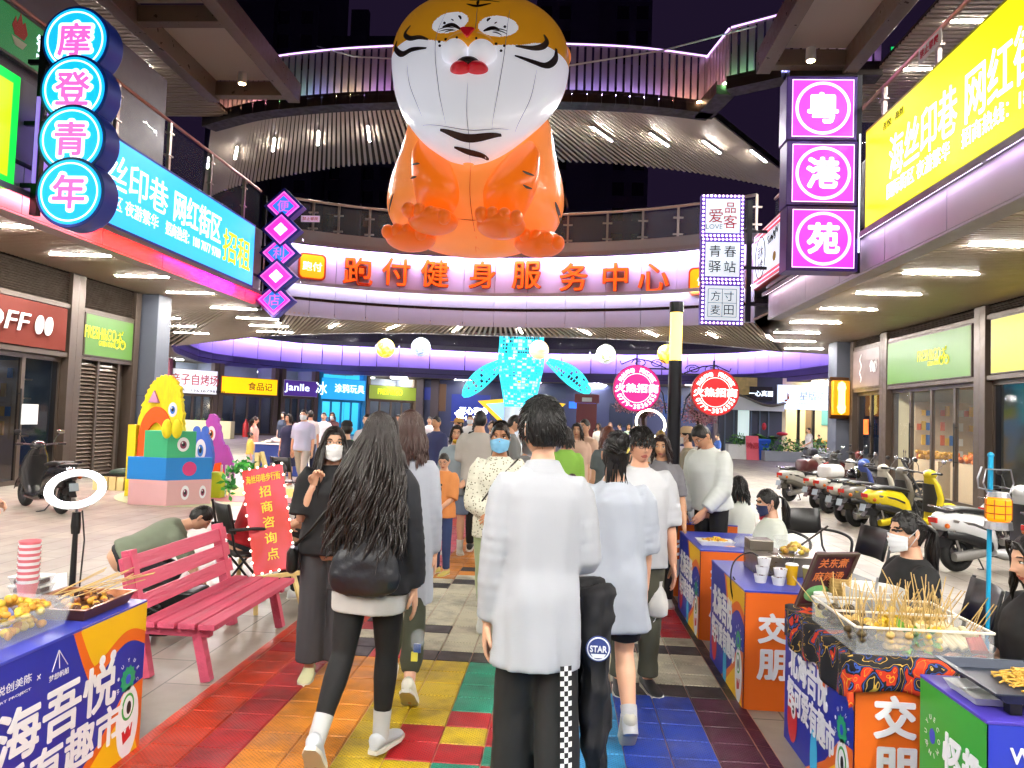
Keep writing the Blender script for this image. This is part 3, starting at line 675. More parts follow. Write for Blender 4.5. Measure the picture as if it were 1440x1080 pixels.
ink = mat('black ink', '#101216', .6); red_ink = mat('red ink', '#c81e3c', .5)
sign('billboard', 'lime green light box billboard with a bright green edge', 'billboard', (-7.66, 3.4, 5.37), XL, 12.4, 1.3, .14, em_lime, em_green, fw=.14)
sign('billboard', 'long cyan light box billboard offering the street for rent', 'billboard', (-7.66, 14.3, 5.42), XL, 6.9, 1.46, .14, em_cyan2, m_bluecase, [
 ('海丝印巷', 2.62, .62, -1.52-.4, .17, .004, em_white), ('网红街区', 2.0, .62, .72-.08, .17, .012, em_white), ('国际街区 夜游繁华', 2.2, .26, -2.0, -.34, .002, em_white),
 ('招商热线：180 7077 9780', 2.3, .26, .52, -.34, .002, em_white), ('招租', 1.45, .72, 2.5, -.08, .012, em_ywl)], fw=.05)
sign('billboard', 'long yellow light box billboard with white lettering for rent', 'billboard', (4.9, 8.4, 5.79), XR, 8.2, 1.58, .14, em_yel, mat('yellow casing', '#c8c800', .4), [
 ('海丝印巷', 1.95, .66, -2.25+.02, .03, .005, em_white), ('网红街区', 2.0, .66, -.05, .03, .005, em_white), ('国际街区 夜游繁华', 1.85, .24, -2.35, -.46, .002, em_white),
 ('招商热线：180 7077 9780', 2.5, .24, .12, -.46, .002, em_white), ('招租', 1.5, .9, 2.5, -.1, .012, E_('red light letters', '#e03020', 1)), ('吾悦 · 海丝', .7, .12, -3.1, .62, 0, mat('olive ink', '#7a7a10', .6))])
def shp_round(t, F):
 c = MB(); c.torus(.46, .012, F @ M.Translation((-1.35, 0, .004)) @ M.Diagonal((1, 1.15, 1, 1)), 40, 6); c.build('ring', ink, t)
 s = MB(); pts = [(-.3+i*.04, -.25+.09*math.sin(i*1.3)+.01*i) for i in range(16)]; s.tube([F @ V((x-.1, y+.5, .006)) for x, y in pts], .012, 5); s.build('flourish', ink, t)
 s = MB(); s.ball(F @ V((-.1, -.22, .0)), (.02, .14, .12), 10, 6); s.build('motif', mat('ochre ink', '#b09030', .6), t)
 r = MB()
 for y in (.57, -.57): r.box(-1.95, y-.012, .001, 1.95, y+.012, .006, F)
 r.build('white_line', em_pinkline, t)
 b = MB()
 for y in (.57, -.57): b.box(-1.96, y-.09, -.0008, 1.96, y+.09, .0008, F)
 b.build('red_band', E_('red band', '#d05060', .6), t)
sign('shop_sign', 'white light box sign with red borders and an inked ring beside the bulb sign', 'shop sign', (4.9, 17.7, 5.92), XR, 4.0, 1.36, .14, em_wface, mat('red casing', '#c04048', .4), [('豆木', .5, .3, -1.35, .14, 0, ink), ('小食', .5, .3, -1.35, -.2, 0, ink), ('Sun 8', .7, .2, -.35, .28, 0, ink)], fw=.03, shapes=shp_round)
# green restaurant sign on the upper floor, left
def shp_flame(t, F):
 f = MB(); f.prism([(-.12, -.05), (-.2, .1), (-.12, .3), (-.08, .18), (0, .42), (.06, .22), (.12, .3), (.2, .1), (.12, -.05)], .01, F @ M.Translation((1.0, .02, .001))); f.build('flame', mat('flame red', '#d0281c', .5), t)
 f = MB(); f.prism([(-.2, -.07), (.2, -.07), (.1, -.22), (-.1, -.22)], .01, F @ M.Translation((1.0, .0, .001))); f.build('bowl', mat('cream ink', '#e0e0c8', .5), t)
sign('shop_sign', 'green restaurant sign with a red flame above the lime billboard', 'shop sign', (-10.4, 12.1, 8.52), XL, 4.4, .86, .1, E_('green sign face', '#2f8a4a', .35), m_frame, [('锅', .34, .34, 1.62, .12, .01, em_white), ('POT', .3, .08, 1.62, -.14, 0, em_white)], shapes=shp_flame)
a = MB(); a.box(-7.6, 9.98, 4.75, -7.55, 10.7, 6.0); st = tag(a.build('glowing_light_box', E_('violet panel light', '#9a78e0', .8)), 'violet lit panel between the lime and the cyan billboards', 'light panel')
# stack of four round drum signs
def drum_stack():
 t = thing('drum_sign', 'stack of four round blue drum signs lettered in pink and white', 'sign', (-7.0, 9.9, 0))
 for i, (ch, dx, z) in enumerate([('摩', -.02, 6.78), ('登', .02, 6.06), ('青', .06, 5.33), ('年', .11, 4.57)]):
  F = fm((dx, -.035*i, z), (1, 0, 0), (0, 0, 1))
  a = MB(); a.prism(circle_pts(.5, 56), .34, F @ M.Translation((0, 0, -.34))); d = a.build('drum', m_bluecase, t, smooth=40, bev=.012)
  b = MB(); b.prism(circle_pts(.455, 56), .012, F); b.build('face', em_cyan, d)
  c = MB(); c.torus(.405, .011, F @ M.Translation((0, 0, .014)), 56, 6); c.build('ring', em_white, d)
  w = MB(); w.text(ch, F, h=.5, bold=.075, depth=.006, z=.013); w.build('letter_outline', em_white, d)
  w = MB(); w.text(ch, F, h=.46, bold=.022, depth=.006, z=.022); w.build('letter', em_pinktx, d)
 a = MB(); a.box(-.62, .1, 4.3, -.52, .2, 6.9)
 for z in (4.7, 5.6, 6.5): a.box(-.8, .12, z, -.45, .18, z+.06)
 a.build('bracket', m_navy, t)
drum_stack()
def diamond_stack():
 t = thing('diamond_sign', 'column of five pink and blue diamond signs for a convenience store', 'sign', (-7.25, 18.3, 0))
 dm = lambda r, q: [(r, 0), (0, q), (-r, 0), (0, -q)]
 mb = E_('diamond blue', '#2a78e8', .95); mg = E_('diamond magenta', '#f030b8', 1.0); ln = E_('diamond line', '#f070d8', 1.05)
 for i, ch in enumerate(['便', None, '利', None, '店']):
  F = fm((.06-.03*i, -.02*(i % 2), 6.83-.6*i), (1, 0, 0), (0, 0, 1))
  a = MB(); a.prism(dm(.52, .48), .26, F @ M.Translation((0, 0, -.26))); d = a.build('box', mat('violet casing', '#3a3ab4', .35), t, bev=.01)
  a = MB(); a.prism(dm(.42, .385), .008, F); a.build('border', ln, d)
  a = MB(); a.prism(dm(.37, .34), .006, F @ M.Translation((0, 0, .0081))); a.build('field', mg, d)
  if ch:
   a = MB(); a.prism(dm(.29, .27), .005, F @ M.Translation((0, 0, .0142))); a.build('face', mb, d)
   w = MB(); w.text(ch, F, h=.29, bold=.006, depth=.005, z=.0195); w.build('letter', E_('diamond letter', '#d060e0', .95), d)
  else:
   a = MB();
   for u, v in ((.095, 0), (-.095, 0), (0, .088), (0, -.088)): a.prism([(u+.085, v), (u, v+.08), (u-.085, v), (u, v-.08)], .005, F @ M.Translation((0, 0, .0142)))
   a.build('white_square', em_white, d)
 a = MB(); a.box(-.62, .3, 4.2, -.52, .4, 7.2)
 for z in (4.6, 5.8): a.box(-.7, .25, z, -.3, .31, z+.06)
 a.build('bracket', m_navy, t)
diamond_stack()
def pink_stack():
 t = thing('box_sign', 'stack of three pink square light boxes each with a ringed white character', 'sign', (4.24, 12.7, 0))
 for i, ch in enumerate('粤港苑'):
  z = 7.08-1.115*i; F = fm((.0+.02*i, 0, z), (1, 0, 0), (0, 0, 1)); w = .585; h = .55
  a = MB(); a.box(-w, -h, -.42, w, h, -.004, F); d = a.build('casing', m_purpcase, t, bev=.012)
  a = MB(); a.box(-w+.09, -h+.05, -.0035, w-.06, h-.06, .004, F); a.build('face', em_mag, d)
  a = MB()
  for x0, y0, x1, y1 in ((-w+.09, h-.075, w-.06, h-.06), (-w+.09, -h+.05, w-.06, -h+.065), (-w+.09, -h+.065, -w+.103, h-.075), (w-.073, -h+.065, w-.06, h-.075)): a.box(x0, y0, .0045, x1, y1, .007, F)
  a.torus(.43, .026, F @ M.Translation((.015, -.005, .006)), 56, 8, flat=.3); a.build('ring', em_pinkline, d)
  a = MB(); a.text(ch, F, h=.5, bold=.035, depth=.006, z=.005, cx=.015); a.build('letter', em_white, d)
 a = MB(); a.box(.62, .1, 4.3, .7, .2, 7.7); a.box(.58, .02, 4.9, .63, .09, 7.2); a.build('bracket', m_navy, t)
 a = MB(); a.box(.59, -.1, 4.6, .61, -.08, 6.6); a.build('light_tube', em_white, t)
pink_stack()
def bulb_stack():
 t = thing('bulb_sign', 'three stacked white light boxes edged with small bulbs', 'sign', (3.79, 18.3, 0))
 bm = E_('small bulb', '#ffd0e4', 4); cas = mat('lilac casing', '#5a48c0', .4)
 for i in range(3):
  z = 6.77-1.07*i; w = .47; F = fm((.0+.015*i, 0, z), (1, 0, 0), (0, 0, 1))
  a = MB(); a.box(-w-.05, -.53, -.22, w+.05, .53, -.004, F); d = a.build('casing', cas, t, bev=.02)
  a = MB(); a.box(-w+.06, -.42, -.0035, w-.06, .42, .004, F); a.build('face', em_wface, d)
  a = MB()
  pts = [(-w+.1*k*.94, s) for k in range(11) for s in (-.49, .49)]+[(s, -.4+.1*k) for k in range(9) for s in (-w-.0, w+.0)]
  for x, y in pts: a = MB(); a.ball(F @ V((x, y, .012)), .027, 8, 5); a.build('bulb', bm, d, smooth=180)
  a = MB()
  m = red_ink if i == 0 else ink; a = MB()
  if i == 0:
   a.text('爱', F, h=.34, bold=.004, z=.005, cx=-.17, cy=.0); a.text('品', F, h=.26, bold=.004, z=.005, cx=.18, cy=.2); a.text('客', F, h=.33, bold=.004, z=.005, cx=.18, cy=-.14)
   b = MB(); b.text('LOVE', F, h=.12, z=.005, cx=-.2, cy=-.27); b.build('lettering', mat('grey ink', '#707884', .6), d)
  elif i == 1:
   for ch, x, y in (('青', -.18, .2), ('春', .18, .2), ('驿', -.18, -.18), ('站', .18, -.18)): a.text(ch, F, h=.28, bold=.004, z=.005, cx=x, cy=y)
  else:
   for ch, x, y in (('方', -.16, .17), ('寸', .16, .17), ('麦', -.16, -.17), ('田', .16, -.17)): a.text(ch, F, h=.24, bold=0, z=.005, cx=x, cy=y)
   for s in (-.34, 0, .34): a.box(s-.006, -.34, .0045, s+.006, .34, .008, F); a.box(-.34, s-.006, .0082, .34, s+.006, .011, F)
  a.build('lettering', m, d)
 a = MB(); a.box(.62, .1, 4.2, .74, .2, 7.2)
 for z in (4.6, 5.5, 6.4): a.box(.5, .12, z, 1.15, .18, z+.07)
 a.build('bracket', m_navy, t)
bulb_stack()
# shop name boards
m_corr = mat('rust corrugated sheet', '#6e2c22', .5, .3, var=.15)
def coffee():
 t = thing('shop_sign', 'rust brown corrugated coffee sign with two white beans', 'shop sign', (-10.5, 13, 3.19))
 a = MB(); n = 90; z0, z1 = -.45, .45
 ys = [-2.1+4.2*i/n for i in range(n+1)]
 a.loft([[V((.03*math.sin(i*math.pi/1.5), y, z0)) for i, y in enumerate(ys)], [V((.03*math.sin(i*math.pi/1.5), y, z1)) for i, y in enumerate(ys)]], cap=False, closed=False); a.build('corrugated_sheet', m_corr, t)
 F = fm((.05, 0, 0), (0, 1, 0), (0, 0, 1)); w = MB()
 w.text('COFF', F, h=.36, w=1.7, bold=.0, depth=.02, cx=.05, cy=.0, shear=.25); w.build('lettering', m_white, t)
 for k in (0, 1):
  b = MB(); b.ball((0, 0, 0), (.012, .11, .2), 20, 12, F.to_3x3().to_4x4() @ M.Rotation(0, 4, 'Z'));
  b = MB(); pts = [(.105*math.cos(u), .19*math.sin(u)) for u in [2*math.pi*i/28 for i in range(28)]]
  for sgn in (-1, 1):
   hp = [(x*1.0+sgn*.008+.12*y, y) for x, y in pts if x*sgn >= -.001]; hp.sort(key=lambda p: math.atan2(p[1], p[0]*1.0 if sgn > 0 else -p[0]));
   if sgn < 0: hp = hp[::-1]
   b.prism(hp, .02, F @ M.Translation((1.2+.27*k, 0, 0)))
  b.build('bean', m_white, t)
coffee()
def grocer(label, o, ori, w, h, col, es=.45, tx=0.0, dk='#3c6416'):
 yl = mat('yellow letters '+col, '#b0a808', .45, em='#f0e820', es=.35)
 def shp(t, F):
  b = MB(); cx = tx+.62; s = .55
  for x in (-.16, .16): b.torus(.1*1, .016, F @ M.Translation((cx+x*s*1.3, -.12, .004)), 18, 5)
  for p, q in (((-.12, -.1), (.0, .06)), ((.0, .06), (.12, -.1)), ((0, .06), (-.04, .16)), ((-.1, .1), (.08, .12)), ((.06, .12), (.1, .2))): b.bar(F @ V((cx+p[0], p[1], .006)), F @ V((cx+q[0], q[1], .006)), .03, .012)
  b.build('bicycle_mark', yl, t)
 return sign('shop_sign', label, 'shop sign', o, ori, w, h, .06, mat('green face '+col, dk, .45, em=col, es=es), m_brz, [('FRESH&GO', 1.15, .27, tx-.12, .06, .008, yl), ('GREEN IDEAS', .6, .11, tx+.12, -.16, 0, yl)], fw=.03, shapes=shp)
grocer('green grocer sign with yellow letters over the louvred shutter', (-10.5, 16.65, 3.19), XL, 1.8, .9, '#7fae4c', .12, -.25)
grocer('green grocer sign with yellow letters over the lit glass doors', (9.0, 19.2, 3.52), XR, 4.2, 1.12, '#86b844', .15, .35)
def shp_script(t, F):
 s = MB(); s.tube([F @ V((.35+.28*i*.1+.06*math.sin(i*1.9), .18*math.sin(i*1.35)+.02, .01)) for i in range(17)], .014, 5)
 s.tube([F @ V((-.35+.06*math.sin(i*.9), -.4+.055*i, .01)) for i in range(16)], .016, 5); s.build('script_line', m_white, t)
sign('shop_sign', 'grey brown bakery sign with a white script flourish beside the grey column', 'shop sign', (9.0, 22.8, 3.52), XR, 1.9, 1.1, .06, mat('taupe board', '#6d5c58', .4, var=.2, vs=2), m_brz, [], shapes=shp_script)
sign('shop_sign', 'plain yellow shop sign at the right edge of the view', 'shop sign', (9.0, 14.0, 3.52), XR, 4.6, 1.12, .06, mat('plain yellow face', '#8a8208', .45, em='#e6dc10', es=.4), m_brz, [], fw=.03)
# orange letters on the footbridge
def hit(px, py, pl):
 best = None
 for a, b in zip(pl, pl[1:]):
  d = ray(px, py); dx, dy = d.x, d.y; ex, ey = b.x-a.x, b.y-a.y; den = dx*ey-dy*ex
  if abs(den) < 1e-9: continue
  t = (a.x*ey-a.y*ex)/den; u = (a.x*dy-a.y*dx)/den
  if -.02 <= u <= 1.02 and t > 0: best = (V((d.x*t, d.y*t, CAM_H+d.z*t)), V((ex, ey, 0)).normalized())
 return best
o_side = mat('orange letter return', '#d8460c', .35); o_face = E_('orange letter face', '#ff5a10', .75)
lt = thing('channel_letters', 'row of big orange characters naming the service centre on the footbridge', 'sign')
for ch, px, py in (('跑', 503, 383), ('付', 557, 384), ('健', 612, 386), ('身', 679, 388), ('服', 742, 388), ('务', 808, 391), ('中', 867, 391), ('心', 921, 392)):
 p, d = hit(px, py, front2); F = fm(p+V((d.y, -d.x, 0))*.06, d, (0, 0, 1))
 a = MB(); a.text(ch, F, h=.82, bold=.012, depth=.12, z=0); l = a.build('letter', o_side, lt)
 a = MB(); a.text(ch, F, h=.80, bold=.009, depth=.006, z=.122); a.build('face', o_face, l)
def rr(w, h, r, n=6): return [(sx*(w-r)+r*math.cos(q), sy*(h-r)+r*math.sin(q)) for sx, sy, q0 in ((1, 1, 0), (-1, 1, 90), (-1, -1, 180), (1, -1, 270)) for q in [R_(q0+90*i/n) for i in range(n+1)]]
for px, py, txt, lab, base in ((438, 376, '跑付', 'rounded orange logo tile with white characters at the start of the orange letters', 0), (990, 396, '体', 'rounded orange logo tile with a glowing character half behind the bulb sign', 0)):
 p, d = hit(px, py, front2); F = fm(p+V((d.y, -d.x, 0))*.05, d, (0, 0, 1)); t = thing('logo_tile', lab, 'sign', p); Fi = M.Translation(-p) @ F
 a = MB(); a.prism(rr(.39, .38, .13), .1, Fi); a.build('tile', o_side, t)
 a = MB(); a.prism(rr(.34, .33, .11), .006, Fi @ M.Translation((0, 0, .101))); a.build('face', E_('amber face', '#ff9a08', .9), t)
 a = MB(); a.text(txt, Fi, h=.26, bold=.006, depth=.008, z=.109); a.build('letter', E_('warm white letter', '#fff6d0', 1.6), t)
p = hit(438, 309, front2)[0]
sign('notice', 'small pale notice of red rings fixed to the footbridge glass', 'notice', (p.x, p.y-.1, 7.25), XC, .55, .18, .02, E_('pink notice', '#d8b8d8', .4), m_lgrey, [('禁止攀爬', .46, .1, 0, 0, 0, red_ink)], fw=.01)
p = AX(1330, 50, 5.15)
sign('notice', 'white notice fixed to the glass rail above the yellow billboard', 'notice', (4.93, p.y, 7.0), XR, .62, .2, .012, mat('notice white', '#d8d4d0', .5), m_lgrey, [('禁止攀爬', .52, .12, 0, 0, 0, red_ink)], fw=.01)
p = AY(1270, 73, 20)
sign('exit_sign', 'small green running man exit sign under the upper slatted ceiling', 'exit sign', (p.x, p.y, p.z), XC, .62, .28, .06, E_('exit green', '#10b060', 1.2), m_black, [('出口', .4, .18, 0, 0, .01, em_white)], fw=.02)
# ================================================================ INFLATABLE TIGER
def lerp_pl(P, x):
 if x <= P[0][0]: return P[0][1]
 for (a, b), (c, d) in zip(P, P[1:]):
  if x <= c: return b+(d-b)*(x-a)/(c-a)
 return P[-1][1]
def tiger():
 D = 18.0; k = D/FPX; c0 = AY(675, 110, D)
 t = thing('inflatable_tiger', 'giant orange and white inflatable tiger sitting at the footbridge edge', 'inflatable', c0)
 L = lambda px, py: ((px-675)*k, (110-py)*k)
 Z = lambda x, y: L(520+x/2.843, y/2.843)          # from the 2.843x enlargement
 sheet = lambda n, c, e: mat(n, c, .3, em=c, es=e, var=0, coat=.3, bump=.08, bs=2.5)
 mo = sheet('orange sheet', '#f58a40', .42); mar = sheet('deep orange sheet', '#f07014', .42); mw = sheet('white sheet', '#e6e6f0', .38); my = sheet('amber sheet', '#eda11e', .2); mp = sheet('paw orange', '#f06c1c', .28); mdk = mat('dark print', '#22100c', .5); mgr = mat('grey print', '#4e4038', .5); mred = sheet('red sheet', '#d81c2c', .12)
 hp = [tuple(p) for p in smooth_pl([V(q) for q in ((9, 6), (10.5, 26), (15, 52), (25, 82), (40, 106), (60, 121), (85, 127.5), (112, 126), (138, 119), (160, 106), (180, 89), (200, 68), (216, 46), (226, 27), (231, 8))], 9)]
 def dyo(py): u = max(0, min(1, (py-112)/95)); return -1.5*u*u*(3-2*u)
 HZ = []
 for a, b in hp: d = dyo(a); HZ.append((AY(675, a, D+d).z-c0.z, b*(D+d)/FPX, d))
 for i in range(1, len(HZ)): HZ[i] = (min(HZ[i][0], HZ[i-1][0]-.004), HZ[i][1], HZ[i][2])
 def hr(z):
  if z >= HZ[0][0]: return HZ[0][1:]
  for (z0, r0, d0), (z1, r1, d1) in zip(HZ, HZ[1:]):
   if z >= z1: u = (z0-z)/max(1e-6, z0-z1); return r0+(r1-r0)*u, d0+(d1-d0)*u
  return HZ[-1][1:]
 def hy(x, z, off=0.0):
  R, d = hr(z); return d-.86*math.sqrt(max(0.0, R*R-x*x))-off
 nu = 540; h = MB(); vs = []; nv = len(HZ)-1
 zz = [HZ[0][0]+(HZ[-1][0]-HZ[0][0])*i/260 for i in range(261)]; nv = 260
 for z in zz:
  R, d = hr(z)
  for j in range(nu): a = 2*math.pi*j/nu; vs.append((R*math.cos(a), d+.86*R*math.sin(a), z))
 fs = []; mi = []
 def on(px, py, surf):
  Y = D-1.5
  for _ in range(12):
   p = AY(px, py, Y); x, z = p.x-c0.x, p.z-c0.z; Y = D+surf(x, z)
  return x, z
 OZ = lambda x, y, surf=None: on(520+x/2.843, y/2.843, surf or hy)
 ew, e2 = OZ(320, 88), OZ(513, 103); bline = [OZ(x, y) for x, y in ((190, 140), (240, 160), (300, 166), (400, 168), (500, 181), (600, 181), (680, 172))]
 for i in range(nv):
  for j in range(nu):
   q = (j+1) % nu; f = (i*nu+j, (i+1)*nu+j, (i+1)*nu+q, i*nu+q); fs.append(f)
   x = sum(vs[n][0] for n in f)/4; y = sum(vs[n][1] for n in f)/4; z = sum(vs[n][2] for n in f)/4
   bz = lerp_pl(bline, x)
   w = z < bz
   if y < 0:
    for (cx, cz), rx, rz in ((ew, .42, .24), (e2, .44, .24)):
     u = (x-cx)*math.cos(.12)-(z-cz)*math.sin(-.12); v = (x-cx)*math.sin(-.12)+(z-cz)*math.cos(.12)
     if (u/rx)**2+(v/rz)**2 < 1: w = True
   elif z > -.6: w = False
   mi.append(0 if w else 1)
 h.add(vs, fs, mi); hd = h.build('head', [mw, my], t, smooth=180)
 def stroke(mb, pts, wd, off=.045, n=8, surf=hy, wk=k/2.843*.9):
  P = [V(OZ(*p, surf)) for p in pts]; P = smooth_pl(P, n) if len(P) > 2 else P
  m = len(P); l = []; r = []
  for i, p in enumerate(P):
   d = (P[min(i+1, m-1)]-P[max(i-1, 0)]).normalized(); u = i/(m-1); ww = wd*wk*(math.sin(math.pi*(.06+.88*u))**.7)/2
   nrm = V((-d.y, d.x)); a, b = p+nrm*ww, p-nrm*ww
   l.append((a.x, surf(a.x, a.y, off), a.y)); r.append((b.x, surf(b.x, b.y, off), b.y))
  mb.add(l+r, [(i, i+1, m+i+1, m+i) for i in range(m-1)])
 s = MB()
 for pts, w in (([(388, 20), (430, 28), (485, 18)], 12), ([(437, 4), (433, 14), (432, 26)], 12), ([(400, 6), (440, 4), (520, 12)], 7),
     ([(110, 168), (104, 198), (130, 220), (170, 202), (228, 196)], 22), ([(580, 226), (650, 250), (705, 266), (742, 240), (746, 198)], 24),
     ([(282, 522), (395, 556), (527, 543)], 24), ([(338, 592), (400, 611), (467, 601)], 15),
     ([(292, 112), (330, 103), (367, 122)], 16), ([(455, 128), (490, 116), (520, 122)], 16), ([(275, 122), (310, 112), (340, 116)], 5), ([(276, 130), (310, 122), (336, 122)], 5), ([(300, 133), (318, 127), (345, 124)], 5),
     ([(550, 128), (520, 120), (490, 124)], 5), ([(550, 140), (522, 128), (495, 128)], 5), ([(530, 146), (512, 136), (490, 132)], 5),
     ([(355, 66), (362, 72), (366, 82)], 10), ([(484, 76), (474, 82), (470, 90)], 10), ([(326, 80), (331, 83), (337, 87)], 6), ([(510, 92), (504, 95), (499, 99)], 6)): stroke(s, pts, w)
 for x, y in ((278, 168), (304, 158), (280, 184), (525, 204), (538, 184), (505, 176), (299, 93), (540, 108)):
  a, b = OZ(x, y); s.add([(a+.035*math.cos(q), hy(a, b, .014), b+.035*math.sin(q)) for q in [R_(60*i) for i in range(6)]], [tuple(range(6))])
 s.build('print', mdk, hd)
 s = MB()
 for pts, w in (([(164, 106), (142, 140), (162, 157), (200, 153), (235, 162)], 20), ([(583, 188), (650, 196), (690, 190), (708, 170), (697, 142)], 22)): stroke(s, pts, w)
 s.build('grey_print', mgr, hd)
 s = MB()
 for pts in ([(430, 30), (425, 90), (420, 130)], [(392, 330), (388, 450), (398, 560), (402, 650)], [(310, 40), (262, 180), (275, 350), (305, 500)], [(560, 40), (540, 200), (510, 380), (488, 520)], [(148, 250), (160, 340), (210, 470)], [(668, 280), (640, 400), (580, 530)], [(200, 505), (390, 520), (560, 520)]): stroke(s, pts, 3.2, .006)
 s.build('seam', mat('seam grey', '#b8b4c0', .5), hd)
 # muzzle
 mz = MB()
 for px, py, rx, rz in ((346, 214, .335, .31), (447, 217, .34, .31)):
  x, z = OZ(px, py); mz.ball((x, hy(x, z)+.05, z), (rx, .42, rz), 32, 20)
 mu = mz.build('muzzle', mw, hd, smooth=180)
 x, z = OZ(398, 172); tp = MB(); tp.ball((x, hy(x, z)+.1, z), (.56, .38, .26), 32, 16); tp.build('muzzle_top', my, hd, smooth=180)
 x, z = OZ(397, 160); ns = MB(); ns.prism([(-.17, .1), (-.1, .13), (.1, .13), (.17, .1), (.02, -.09), (-.02, -.09)], .08, fm((x, hy(x, z)-.3, z-.02), (1, 0, 0), (0, 0, 1))); ns.build('nose', mred, hd, bev=.03)
 x, z = OZ(395, 258); mo2 = MB(); mo2.ball((x, hy(x, z)+.16, z), (.32, .4, .19), 24, 14); mo2.build('mouth', mdk, hd, smooth=180)
 tg = MB()
 for px in (365, 428):
  x, z = OZ(px, 276); tg.ball((x, hy(x, z)+.1, z), (.26, .34, .18), 20, 12)
 tg.build('tongue', mred, hd, smooth=180)
 w = MB()
 for x, y in ((320, 180), (322, 206), (355, 176), (330, 190), (432, 182), (462, 200), (478, 188), (475, 224), (460, 208)):
  a, b = OZ(x, y); w.ball((a, hy(a, b)-.34+.25*((a-.0)/.6)**2, b), .028, 6, 4)
 w.build('whisker_dot', mdk, hd)
 for s_ in (-1, 1):
  e = MB(); e.ball((s_*2.0-.03, .5, .78), (.26, .2, .34), 20, 12); e.build('ear', mo, hd, smooth=180)
 # body
 def rings(mb, prof, yc, dep, n=48):
  R = []
  for px, py, hw in prof:
   x, z = L(px, py); r = hw*k; R.append([V((x+r*math.cos(2*math.pi*i/n), yc+r*dep*math.sin(2*math.pi*i/n), z)) for i in range(n)])
  mb.loft(R)
 def dense(prof, n=5):
  P = smooth_pl([V(p) for p in prof], n); return [tuple(p) for p in P]
 bprof = dense([(676, 150, 85), (675, 170, 103), (674, 215, 114), (673, 262, 127), (672, 300, 128), (672, 330, 112), (674, 350, 78), (675, 360, 40), (675, 363, 8)])
 b = MB(); rings(b, bprof, .45, .86); bd = b.build('body', mo, t, smooth=180)
 def by(x, z, off=0):
  py = 110-z/k;
  for (p, q, r), (p2, q2, r2) in zip(bprof, bprof[1:]):
   if q <= py <= q2:
    u = (py-q)/(q2-q+1e-6); R = (r+(r2-r)*u)*k; cx = (p-675)*k
    return .45-.86*math.sqrt(max(0, R*R-(x-cx)**2))-off
  return -1
 s = MB()
 for pts, w in (([(78, 852), (84, 810), (95, 775)], 14), ([(742, 808), (755, 850), (770, 895)], 18), ([(782, 788), (787, 810), (790, 832)], 10)): stroke(s, pts, w, .015, surf=by)
 s.build('stripe', mgr, bd)
 s = MB()
 for pts in ([(404, 660), (402, 800), (425, 1010)], [(345, 875), (400, 880), (440, 880)]): stroke(s, pts, 3, .008, surf=by)
 s.build('seam', mat('seam brown', '#a8501c', .5), bd)
 for px0, pts in ((0, [(594, 186, 8), (598, 200, 20), (604, 222, 30), (611, 252, 35), (614, 280, 33), (610, 300, 27), (606, 312, 14)]), (1, [(742, 192, 8), (736, 208, 22), (725, 232, 33), (714, 260, 39), (708, 285, 34), (704, 302, 28), (703, 314, 14)])):
  a = MB(); dp = dense(pts, 4); R = []
  for px, py, hw in dp:
   x, z = on(px, py, lambda x, z: max(-2.2, min(by(x, z), -.6))-.25); yy = max(-2.2, min(by(x, z), -.6))+.12; r = hw*(D+yy)/FPX; R.append([V((x+r*math.cos(2*math.pi*i/32), yy+r*.85*math.sin(2*math.pi*i/32), z)) for i in range(32)])
  a.loft(R); arm = a.build('foreleg', mar, t, smooth=180)
  s = MB()
  sf = lambda x, z, off=0: by(x, z)+.12-.62-off
  for pts2 in (([(168, 660), (185, 656), (200, 655)], [(163, 715), (175, 710), (188, 708)]) if px0 == 0 else ([(610, 684), (630, 694), (658, 703)], [(612, 740), (630, 750), (650, 756)])): stroke(s, pts2, 11, .02, surf=sf)
  s.build('stripe', mgr, arm)
 for name, (px, py, rx, rz), toes, fy in (('forepaw', (606, 306, 33, 17), [(578, 297), (592, 298), (607, 301), (624, 305)], .55), ('forepaw', (703, 312, 32, 17), [(680, 303), (694, 303), (709, 304), (724, 307)], .55),
         ('hindpaw', (574, 331, 35, 18), [(548, 327), (560, 325), (575, 325), (592, 328)], .1), ('hindpaw', (758, 339, 35, 18), [(740, 332), (754, 333), (770, 336), (784, 341)], .1)):
  x, z = L(px, py); yy = by(max(-1.6, min(1.6, x)), z)-fy*.6-.1; q = AY(px, py, D+yy-.2)-c0; dx, dz = q.x-x, q.z-z; x, z = q.x, q.z
  a = MB(); a.ball((x, yy+.1, z), (rx*k, .62, rz*k), 28, 16)
  for tx, tz in toes:
   u, v = L(tx, tz); u += dx; v += dz; a.ball((u, yy-.33, v-.03), (.155, .2, .17), 18, 12)
  a.build(name, mp, t, smooth=180)
 for nm, a_, b_ in (('left', L(549, 76), AY(446, 65, 21.4)), ('right', L(798, 86), AY(1063, 37, 19.2))):
  r = MB(); p = V((a_[0], .2, a_[1])); q = V(b_)-V(c0); m = p.lerp(q, .5)-V((0, 0, .12)); r.tube([p, m, q], .022, 5); r.build('guy_rope', m_white, t)
tiger()
